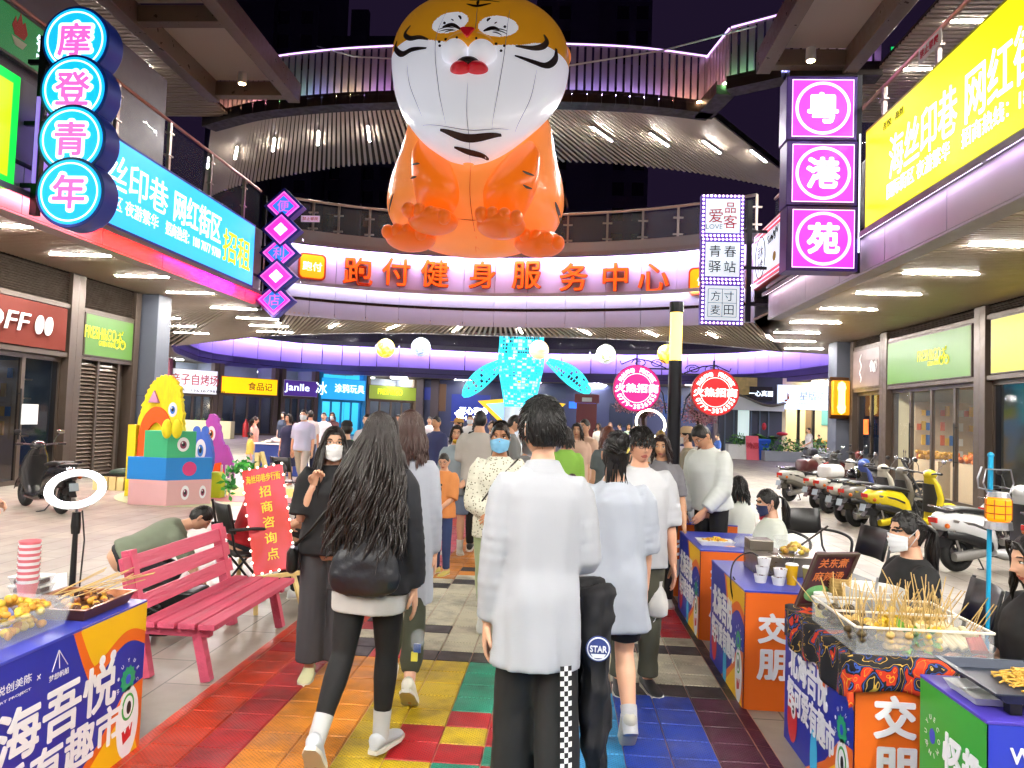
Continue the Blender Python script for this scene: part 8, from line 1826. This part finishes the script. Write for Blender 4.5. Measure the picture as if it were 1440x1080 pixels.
# what she carries
t = thing('plastic_wrapper', 'crumpled clear wrapper held in the hand of the long haired woman', 'wrapper', AY(588, 900, 3.62)); a = MB(); a.ball((0, 0, 0), (.03, .02, .05), 14, 10); o = a.build('wrapper', m_clear, t, smooth=180); d = o.modifiers.new('d', 'DISPLACE'); d.texture = bpy.data.textures['crumple']; d.strength = .05; a = MB(); a.box(-.02, -.006, -.06, .015, .006, -.02); a.build('label', mat('blue label', '#2a4a8c', .4), t); a = MB(); a.box(-.03, -.008, -.1, .0, .008, -.058); a.build('tip', m_ywt if False else mat('yellow label', '#d8cc50', .4), t)
white_shirt = cloth('#a5a8ae', .6)
def exB(o):
 J, body = o['J'], o['body']
 # checked stripe down the right trouser leg
 hip, kn, an, ft = J['l', 1]; c = MB(); n = 34; wk = mat('check black', '#0e0e10', .7); ww = mat('check white', '#dcdcdc', .7)
 for i in range(n):
  u0, u1 = .2+i/n*.62, .2+(i+1)/n*.62
  for j in range(3):
   def P(u, jj): p = hip.lerp(kn, u/.42) if u <= .42 else kn.lerp(an, (u-.42)/.405); r = .106; q = R_(-118+jj*9.5); return p+V((-r*math.cos(q)*.9-.0, r*math.sin(q)*1.06, 0))
   c.add([P(u0, j), P(u0, j+1), P(u1, j+1), P(u1, j)], [(0, 1, 2, 3)], (i+j) % 2)
 c.build('checked_stripe', [wk, ww], body)
B = ppl('tall young man seen from behind in a white shirt and black checked stripe trousers', 765, 3.05, face=8, h=1.715, det=2, hair=('short', '#0c0a0a'), build=.86,
 top=dict(fo=2.4, m=white_shirt, sl=1, hem=.66, ease=.022, flare=.012, sw=1.0, disp=.045, ds=.2, straight=.8, collar=True), bottom=dict(kind='wide', c='#131315', len=.97, w=.95), shoes='#202022',
 arms=(((.13, .0, -1), (.06, .12, -1)), ((.16, .05, -1), (-.42, .85, -.12))), legs=(((.0, .12, -1), (0, -.02, -1), (.1, 1, 0)), ((.02, -.1, -1), (0, -.2, -1), (.1, 1, 0))), head=(-22, 2, -2), mask='#c8d4dc', glasses=True, extra=lambda o: (exB(o), cuff(o, 1, white_shirt, .046)))
# jacket over his right arm
jx = XA(826, 3.1); t = thing('draped_jacket', 'black jacket with a round patch hung over the arm of the man in white', 'jacket', (jx, 3.14, 0)); bl = cloth('#121217', .6)
def drape(name, x0, x1, z0, z1, y0, sway, m, n=20, w0=1, w1=1.1):
 a = MB(); R = []
 for i in range(n+1):
  q = i/n; z = z0+(z1-z0)*q; cx = (x0+x1)/2+sway*q; w = (x1-x0)/2*(w0+(w1-w0)*q); R.append([V((cx+w*math.cos(v)*(1+.08*math.sin(q*9+v*3)), y0+.05*math.sin(v)+.012*math.sin(v*5+q*5), z)) for v in [2*math.pi*k/24 for k in range(24)]])
 a.loft(R); o = a.build(name, m, t, smooth=180); s = o.modifiers.new('s', 'SUBSURF'); s.render_levels = 1; d = o.modifiers.new('d', 'DISPLACE'); d.texture = ctex(.13); d.strength = .075; d.texture_coords = 'LOCAL'; return o
drape('jacket_body', -.125, .095, 1.0, .42, .06, -.01, bl, w1=.7); drape('sleeve', -.03, .13, .98, .17, -.02, .03, bl, w0=.85, w1=.6); drape('jacket_hem', -.11, -.02, .7, .33, .0, .01, bl, w1=.8)
a = MB(); a.tube([(.083, -.02, .175), (.085, -.02, .12)], [.042, .038], 16); a.build('cuff', mat('knit cuff', '#8c94a8', .8), t); a = MB(); a.tube([(.084, -.02, .162), (.0845, -.02, .152)], [.0425, .0422], 16); a.build('cuff_stripe', m_black, t)
c = AY(840, 912, 3.04); F = fm((c.x-jx+.004, -.099, c.z), (1, 0, .0), (0, 0, 1)); a = MB(); a.prism(circle_pts(.05, 30), .006, F); a.build('patch', mat('patch navy', '#2c3c7c', .6), t); a = MB(); a.torus(.043, .003, F @ M.Translation((0, 0, .006)), 30, 5); a.text('STAR', F, h=.024, w=.066, bold=.02, depth=.004, z=.006, cy=.0); a.prism([(-.03, -.02), (.03, -.02), (.02, -.035), (-.02, -.035)], .003, F, .006); a.build('patch_print', mat('patch white', '#d8dce4', .6), t)
C = ppl('young woman seen from behind in a big white shirt and black shorts, foot lifted', 866, 4.0, face=4, h=1.56, fem=True, det=2, hair=('bun', '#0e0b0b'),
 top=dict(fo=2, m=cloth('#a2a8b2', .7), sl=.58, hem=.62, ease=.035, flare=.03, sw=1.3, disp=.045, ds=.16, straight=1), bottom=dict(kind='shorts', c='#101014', len=.42, w=.92), socks='#bcbcc0', shoes='#b8b4a8',
 legs=(((.0, .14, -1), (0, .0, -1), (.1, 1, 0)), ((.0, .02, -1), (.03, -.62, -1), (.05, .45, -1))), arms=(((.14, .1, -1), (-.05, .4, -1)), ((.14, .04, -1), (.05, .2, -1))), head=(4, 4, 3),
 extra=lambda o: (lambda c: (c.tube([o['HT'] @ V((.05, -.085, .075)), o['HT'] @ V((.06, -.1, .055)), o['HT'] @ V((.055, -.1, .03)), o['HT'] @ V((.065, -.09, .05))], .006, 6), c.build('hair_clip', mat('yellow clip', '#e0d070', .3), o['body'])))(MB()))
D = ppl('woman in a black tee, white mask and glasses raising a fist near her chin', 470, 4.65, face=196, h=1.54, fem=True, det=2, hair=('long', '#1a1311', .36), mask='#dcdcdc', glasses=True, curl=(.45, 1.25),
 top=dict(c='#121215', sl=.5, hem=.84, ease=.035, sw=1.25, disp=.03), bottom=dict(kind='wide', c='#3a3a3e', len=.95), shoes='#d8d4a8', arms=(((.12, .05, -1), (.0, .3, -1)), ((.16, .22, -1), (-.34, .3, 1), (.2, -1, .2))), head=(-6, 0, 0),
 extra=lambda o: (lambda c: (c.tube([(-.17, .02, 1.42), (-.05, .15, 1.25), (.12, .16, 1.02), (.22, .06, .9)], .01, 6), c.build('bag_strap', m_black, o['body'], smooth=60), (lambda b: (b.loft([[V((.235+wq*math.cos(q), .02+dq*math.copysign(abs(math.sin(q))**.6, math.sin(q)), z)) for q in [2*math.pi*i/20 for i in range(20)]] for z, wq, dq in ((.72, .02, .09), (.735, .04, .115), (.85, .04, .11), (.89, .015, .10))]), b.build('handbag', mat('black leather', '#121212', .35), o['body'], smooth=60)))(MB())))(MB()))
E_p = ppl('brown haired woman in a long pale cardigan and olive trousers behind the long haired woman', 577, 4.45, face=6, h=1.63, fem=True, det=2, build=.88, hair=('bob', '#3a211a', .24),
 top=dict(fo=1.8, c='#a2a6b0', sl=1, hem=.52, ease=.016, flare=.02, straight=1, name='cardigan'), bottom=dict(kind='wide', c='#3c4030', len=.93, w=.72), shoes='#dcd8c8', legs=WALK1)
mfl = bpy.data.materials.new('floral cloth'); mfl.use_nodes = True; tn = mfl.node_tree; bb_ = tn.nodes['Principled BSDF']; bb_.inputs['Roughness'].default_value = .85; tc = tn.nodes.new('ShaderNodeTexCoord'); vo = tn.nodes.new('ShaderNodeTexVoronoi'); vo.inputs['Scale'].default_value = 44; tn.links.new(tc.outputs['Object'], vo.inputs[0]); cr = tn.nodes.new('ShaderNodeValToRGB'); cr.color_ramp.interpolation = 'CONSTANT'; cr.color_ramp.elements[0].color = (*lin('#6a6648'), 1); cr.color_ramp.elements[1].position = .26; cr.color_ramp.elements[1].color = (*lin('#d8d6c4'), 1); tn.links.new(vo.outputs[0], cr.inputs[0]); tn.links.new(cr.outputs[0], bb_.inputs['Base Color'])
Fp = ppl('woman in a speckled cream blouse, blue mask and pale green trousers', 704, 5.55, face=183, h=1.565, fem=True, det=2, skin='#b8805c', hair=('bun', '#1c1411'), mask='#7cb8dc', top=dict(m=mfl, sl=.95, hem=.80, ease=.03, sw=1.3, disp=.03), bottom=dict(kind='trousers', c='#a8b890', w=1.1), arms=(((.16, .12, -1), (-.75, .6, -.25)), ((.16, .14, -1), (-.65, .62, -.3))), legs=WALK1, extra=lambda o: (lambda c: (c.tube([(-.15, .03, 1.43), (-.02, .15, 1.3), (.12, .15, 1.1), (.18, .05, 1.0)], .007, 6), c.build('bag_strap', m_dark, o['body'])))(MB()))
# ---- mid distance on the walkway
def exG(o):
 F = fm((0, .142, 1.20), (-1, 0, 0), (0, 0, 1)); c = MB()
 for i in range(5): c.prism(ell(-.07+.035*i, -.02*(i % 2), .014, .03, 10), .012, F)
 c.prism(ell(.05, .06, .045, .02), .012, F); c.build('print_marks', m_black, o['body'])
ppl('boy in an orange tee with black print and blue jeans looking down', 627, 7.8, face=150, h=1.26, det=1, hair=('crop', '#16110f'), glasses=True, top=dict(c='#d88a4c', sl=.55, hem=.80, ease=.035, sw=1.3), bottom=dict(c='#2c3c66', len=.98), shoes='#c8b860', head=(-25, -18, 0), arms=(((.1, .15, -1), (-.4, .6, -.6)), ((.1, .15, -1), (-.4, .6, -.6))), extra=exG, build=.95)
ppl('woman in a pale denim jacket with a yellow mask under her chin behind the boy', 643, 9.0, face=185, h=1.53, fem=True, det=1, hair=('bob', '#1a1412', .15), glasses=True, top=dict(c='#8c98a0', sl=1, hem=.78, ease=.035, name='jacket'), bottom=dict(kind='shorts', c='#6c7c94', len=.45), shoes='#c0b8a8', socks='#d0d0c8', arms=(((.14, .1, -1), (-.2, .8, -.3)), ((.14, .1, -1), (-.2, .8, -.3))), extra=lambda o: (lambda c: (c.ball(o['HT'] @ V((0, .062, -.098)), (.052, .045, .03), 14, 8), c.build('chin_mask', mat('mask yellow', '#c8a020', .8), o['body'], smooth=180)))(MB()))
ppl('broad man in a white tee and black trousers walking away up the middle', 675, 8.9, face=-3, h=1.685, det=1, build=1.1, hair=('crop', '#14161c'), top=dict(c='#b4aea8', sl=.5, hem=.80, ease=.035, sw=1.3, straight=1), bottom=dict(c='#111114'), shoes='#18181a', legs=WALK1)
ppl('man in a grey tee standing in profile looking at his phone by the whale plinth', 719, 10.2, face=-80, h=1.69, det=1, hair=('crop', '#141210'), top=dict(c='#7c7e80', sl=1, hem=.86), bottom=dict(c='#4a5464'), arms=(((.1, .2, -1), (-.1, 1, .1)), ((.1, .2, -1), (-.1, 1, .1))), head=(0, -18, 0))
K_ = ppl('young man in a white shirt and glasses facing the woman with the bun', 901, 4.75, face=188, h=1.60, det=2, skin='#d8a284', hair=('short', '#120d0c'), glasses=True, top=dict(c='#b8babe', sl=.55, hem=.80, ease=.035, sw=1.25, collar=True, disp=.03), bottom=dict(c='#4a4a3c', len=.98, w=1.15), shoes='#2a2a2c', arms=(((.16, .04, -1), (.08, .12, -1)), HANG), head=(-5, -2, 0))
t = thing('carrier_bag', 'white plastic carrier bag hanging from the hand of the man with glasses', 'bag', AY(926, 845, 4.7)); a = MB(); a.loft([[V((w*math.cos(q)+.008*math.sin(3*q), w*.6*math.sin(q), z)) for q in [2*math.pi*i/18 for i in range(18)]] for z, w in ((-.1, .03), (-.085, .055), (-.02, .06), (.05, .04), (.09, .014), (.12, .016))]); a.build('bag', m_milky, t, smooth=180); a = MB(); a.tube([(0, 0, -.06), (-.02, 0, -.12), (-.06, 0, -.16), (-.09, 0, -.12), (-.08, 0, -.02)], .004, 5); a.build('cord', m_white, t)
ppl('woman with bobbed dark hair in a grey polo reaching to the lamp post stall', 932, 6.95, face=172, h=1.535, fem=True, det=2, skin='#d09c78', hair=('bob', '#241310', .17), top=dict(c='#77757a', sl=.5, hem=.84, ease=.028, collar=True), bottom=dict(c='#1c1c20'), arms=(((.2, .14, -1), (.12, .35, -1)), ((.12, .1, -1), (0, .3, -1))), head=(10, -4, 0), lean=4)
ppl('man in a white dress shirt and glasses looking down behind the orange stall', 1003, 7.15, face=130, h=1.68, det=2, skin='#d09a78', hair=('crop', '#120e0d'), glasses=True, top=dict(c='#d4d8d4', sl=.98, hem=.88, ease=.04, collar=True, sw=1.2), bottom=dict(c='#101012'), lean=9, arms=(((.12, .14, -1), (-.25, .5, -.6)), ((.14, .05, -1), (.0, .25, -1))), head=(8, -30, 0))
ppl('seated woman with black bobbed hair in a white shirt seen from behind', 1042, 7.5, face=30, h=1.52, fem=True, det=1, hair=('bob', '#0e0c0c', .2), top=dict(c='#d4d8d0', sl=.9, hem=.92, ease=.03), bottom=dict(c='#2a2a30'), legs=(SIT, SIT), hipz=.43, arms=(((.1, .3, -1), (-.2, 1, .1)), ((.1, .3, -1), (-.2, 1, .1))))
ppl('seated woman with a ponytail and dark blue mask holding a red cup', 1087, 6.25, face=95, h=1.5, fem=True, det=1, hair=('pony', '#0f0c0c', .16), mask='#2c3458', top=dict(c='#d4d8cc', sl=.9, hem=.92, ease=.03), bottom=dict(c='#26262c'), legs=(SIT, SIT), hipz=.43, arms=(((.1, .4, -1), (-.15, 1, .25)), ((.1, .4, -1), (-.15, 1, .25))), head=(0, -14, 0))
t = thing('drink_cup', 'red cup held by the woman with the ponytail', 'cup', AY(1073, 722, 6.3)); a = MB(); a.lathe([(0, -.05), (.028, -.05), (.036, .05), (0, .05)], 18); a.build('cup', mat('cup red', '#c83840'), t, smooth=40); a = MB(); a.lathe([(0, .062), (.034, .06), (.038, .051), (0, .051)], 18); a.build('lid', m_white, t)
ppl('seated woman in black with a white mask facing the skewer stall', 1282, 4.2, face=92, h=1.58, fem=True, det=2, hair=('pony', '#0e0b0b', .2), mask='#e0e4e8', top=dict(c='#0e0e10', sl=.62, hem=.92, ease=.035, sw=1.2), bottom=dict(c='#141416'), legs=(SIT, SIT), hipz=.46, arms=(((.14, .2, -1), (-.3, .9, -.1)), ((.14, .2, -1), (-.35, .8, -.15))), head=(-2, -3, 0))
ppl('woman in black cut by the right edge with her forearm over the griddle', 1466, 3.3, face=88, h=1.58, fem=True, det=2, hair=('bob', '#120e0d', .2), top=dict(c='#0e0e10', sl=.42, hem=.9, ease=.03, sw=1.2), bottom=dict(c='#101012'), legs=(SIT, SIT), hipz=.48, arms=(((.2, .55, -1), (-.05, 1, -.2)), ((.14, .3, -1), (-.35, .8, .1))), head=(0, -10, 0))
# ---- behind, middle and right
ppl('person in a light green top half hidden behind the tall man in white', 797, 8.2, face=10, h=1.56, fem=True, det=1, hair=('bob', '#181311', .15), top=dict(c='#86b848', sl=.5, hem=.84), bottom=dict(c='#2a2a2e'))
ppl('small child with cropped hair between the two white shirts', 806, 6.3, face=190, h=1.2, det=1, hair=('crop', '#2a1712'), top=dict(c='#c8a898', sl=.5), bottom=dict(c='#444450'), head=(0, -15, 0))
ppl('woman in a peach tee and khaki shorts beside her partner in the same tee', 812, 11.0, face=170, h=1.6, fem=True, det=1, hair=('bob', '#1a1210', .16), top=dict(c='#d8b4a0', sl=.5, hem=.8, ease=.04), bottom=dict(kind='shorts', c='#b09468', len=.5), shoes='#c0c0c0')
ppl('man in a peach tee and khaki shorts facing his partner', 823, 11.2, face=140, h=1.66, det=1, hair=('crop', '#181210'), top=dict(c='#dcb8a2', sl=.5, hem=.8, ease=.04), bottom=dict(kind='shorts', c='#b09468', len=.5), shoes='#c0c0c0')
ppl('woman with auburn hair in a grey waistcoat seen from behind', 856, 8.8, face=20, h=1.58, fem=True, det=1, hair=('bob', '#5a2c1c', .2), top=dict(c='#5c6468', sl=.35, hem=.7, ease=.035), bottom=dict(c='#2c2c32'))
ppl('man in a tan cap and khaki tee facing left beside the lamp post', 968, 9.3, face=75, h=1.6, det=1, hair=('hat', '#c0a888'), mask='#d8d8d8', top=dict(c='#8c8470', sl=.5, hem=.84), bottom=dict(c='#3a3a3c'), extra=None)
ppl('person in black with a shoulder bag half hidden behind the man in the dress shirt', 978, 8.0, face=20, h=1.36, det=0, hair=('short', '#101010'), top=dict(c='#141416', sl=1), bottom=dict(c='#141416'))
# ---- left
SQ = ((.25, 1, -.25), (.05, -.75, -1), (.15, 1, 0))
ppl('man in a grey green shirt crouching over cables behind the bench', 188, 6.2, face=-62, h=1.66, det=1, hair=('crop', '#100d0c'), top=dict(c='#77806c', sl=.6, hem=.9, ease=.035), bottom=dict(c='#26262a'), legs=(SQ, SQ), hipz=.33, lean=62, arms=(((.1, .5, -1), (0, .5, -1)), ((.1, .5, -1), (0, .6, -1))), head=(0, 12, 0))
ppl('older man in a pale polo shirt and mask walking towards the camera', 427, 15.3, face=178, h=1.64, det=1, build=1.08, hair=('crop', '#1c1816'), mask='#dce4ec', top=dict(c='#b4b8d4', sl=.52, hem=.82, ease=.03, collar=True), bottom=dict(c='#b0aaa4'), legs=WALK1, shoes='#2c2c34')
ppl('woman in a navy dress just behind the older man', 406, 16.2, face=165, h=1.56, fem=True, det=1, hair=('bob', '#181210', .14), top=dict(c='#1c2244', sl=.45, hem=.86), bottom=dict(kind='skirt', c='#1c2244', len=.46), shoes='#a06048')
ppl('girl in a pink top beside the small girl in yellow', 358, 19.2, face=-70, h=1.44, fem=True, det=0, hair=('pony', '#181210', .1), top=dict(c='#d0a090', sl=.4), bottom=dict(c='#a8b4c4'))
ppl('small girl in a yellow top by the cardboard monsters', 353, 17.6, face=-60, h=1.08, fem=True, det=0, hair=('bun', '#181210'), top=dict(c='#d8c458', sl=.8), bottom=dict(c='#c8c8c4'))
ppl('person in red sitting in the black armchair behind the easel', 352, 6.35, face=-48, h=1.62, det=1, hair=('crop', '#14100f'), top=dict(c='#b01420', sl=.55, hem=.9, ease=.03), bottom=dict(c='#16161a'), legs=(SIT, SIT), hipz=.47, lean=22, arms=(((.12, .3, -1), (-.1, 1, -.1)), ((.12, .35, -1), (-.2, 1, .3))))
ppl('person in dark clothes sitting beside the walkway with a forearm on the knee', 437, 7.05, face=-40, h=1.62, det=1, hair=('short', '#14100f'), top=dict(c='#1c1c20', sl=.45, hem=.9), bottom=dict(c='#141418'), legs=(SIT, SIT), hipz=.46, lean=14, arms=(((.16, .3, -1), (-.1, 1, -.1)), ((.16, .35, -1), (-.2, 1, -.1))))
ppl('vendor at the left edge of the view with only a fist showing', -112, 3.9, face=-60, h=1.6, fem=True, det=1, hair=('bob', '#14100f', .2), top=dict(c='#7a7a80', sl=.5), bottom=dict(c='#1c1c20'), arms=(((.1, .2, -1), (-.1, 1, .1)), ((.12, .2, -1), (-.05, 1, .1))), curl=(1.1, 1.1))
# ---- the crowd by the far shops: label, x in the photo, distance, height, facing, shirt, hair, female
crowd = [('man in a black cap seen from behind, left of the long haired woman', 488, 9.5, 1.5, 20, '#1c1c20', ('hat', '#141416'), 0), ('man in a black and white striped tee behind the older man', 436, 19.0, 1.66, 10, '#c8c8c8', ('crop', '#181412'), 0),
 ('person in a plain white tee before the cyan toy shop', 455, 20.5, 1.62, 180, '#e0e4e8', ('crop', '#181412'), 0), ('person in a maroon tee and mask before the cyan toy shop', 467, 22.5, 1.6, 180, '#4a1c24', ('bob', '#181412'), 1),
 ('man whose face shows over the black haired woman, near the green balloons', 516, 13.0, 1.62, 180, '#b0b0b4', ('crop', '#181412'), 0), ('man in a pale shirt under the olive shop sign', 541, 15.5, 1.6, 180, '#c8b8a8', ('crop', '#201814'), 0),
 ('man in a navy tee bending over his phone, left of the denim jacket', 614, 12.5, 1.6, 150, '#2c3460', ('crop', '#141110'), 0), ('small figure in white before the brown pier', 604, 22.0, 1.6, 180, '#e0e0e0', ('crop', '#141110'), 0),
 ('person in a white tee and mask leaning at the stall under the name board', 646, 13.5, 1.6, 120, '#d0d0d0', ('hat', '#c09050'), 0), ('man in white with a mask facing the camera under the bright name board', 661, 18.0, 1.66, 180, '#d4d4d4', ('crop', '#181412'), 0),
 ('person in black beside the man in white under the name board', 670, 17.0, 1.58, 0, '#141416', ('bob', '#141110'), 1), ('person in an olive top and black vest before the star board', 692, 13.8, 1.58, 190, '#7a8460', ('crop', '#2c1c14'), 0),
 ('person in white turning away behind the man with the phone', 708, 14.5, 1.56, 180, '#e0c8c0', ('bob', '#141110'), 1), ('man in white at the right side of the whale plinth', 741, 16.0, 1.66, 150, '#d0d4d8', ('crop', '#141110'), 0),
 ('woman in a pink top far off beyond the red door', 858, 30.0, 1.62, 180, '#c08890', ('bob', '#8a6a5a'), 1), ('small figure in grey at the white far table', 872, 31.0, 1.55, 90, '#707880', ('crop', '#181412'), 0),
 ('person in a pale green top far off under the magenta sign', 884, 27.0, 1.6, 180, '#a8c0a8', ('bob', '#181412'), 1), ('person in a yellow tee far off under the magenta sign', 892, 22.0, 1.58, 170, '#c8a838', ('crop', '#181412'), 0),
 ('seated looking child in red far off left of the lamp post', 907, 20.0, 1.3, 160, '#b01c24', ('crop', '#181412'), 0), ('woman with blond hair in a pale top left of the lamp post', 930, 13.0, 1.52, 10, '#d0c8b8', ('bob', '#8a7038'), 1), ('child in an orange top beside the blond woman', 918, 17.0, 1.3, 150, '#d88c28', ('crop', '#181412'), 0),
 ('passer by in a white jacket walking past the cafe planters', 1138, 33.0, 1.66, 95, '#d8d0d4', ('crop', '#181412'), 0), ('seated guest far inside the cream cafe', 1152, 42.8, 1.35, 90, '#2c3438', ('crop', '#181412'), 0),
 ('vendor woman in navy behind the dark blue covered table', 398, 24.0, 1.58, 170, '#283048', ('bob', '#181412'), 1), ('woman in a rose top by the white counter in the crowd', 560, 18.5, 1.6, 175, '#c87080', ('bob', '#181412'), 1), ('man in a teal tee among the far crowd by the counter', 575, 21.0, 1.66, 185, '#4c94a0', ('crop', '#181412'), 0), ('man in a grey shirt far off by the star board', 770, 20.0, 1.64, 190, '#80848c', ('crop', '#181412'), 0),
 ('woman in a cream dress far off right of the red door', 842, 24.0, 1.56, 150, '#c8c0b0', ('bob', '#241814'), 1), ('boy in a blue tee far off near the red stand', 1010, 26.0, 1.35, 100, '#2c4c90', ('crop', '#181412'), 0)]
rp = random.Random(21); pants = ['#1c1c22', '#2c3448', '#55504a', '#3a3a3e', '#6c7484']
for i, (lab, px, Y, h, fc, colr, hr, fe) in enumerate(crowd):
 ppl(lab, px, Y, face=fc, h=h, fem=bool(fe), det=0, hair=hr if len(hr) > 2 else (*hr, .18), top=dict(c=colr, sl=.5, hem=.82, ease=.03), bottom=dict(c=pants[i % 5], kind='shorts' if i % 7 == 3 else 'trousers', len=.5 if i % 7 == 3 else 1.0), mask='#d8e0e8' if 'mask' in lab else None, legs=WALK1 if i % 3 == 0 else (STAND, STAND), arms=(((.12, .1, -1), (-.1, .7, -.4)), HANG) if i % 2 else (HANG, HANG), skin=rp.choice(['#d8a688', '#c89470', '#e0b498']))
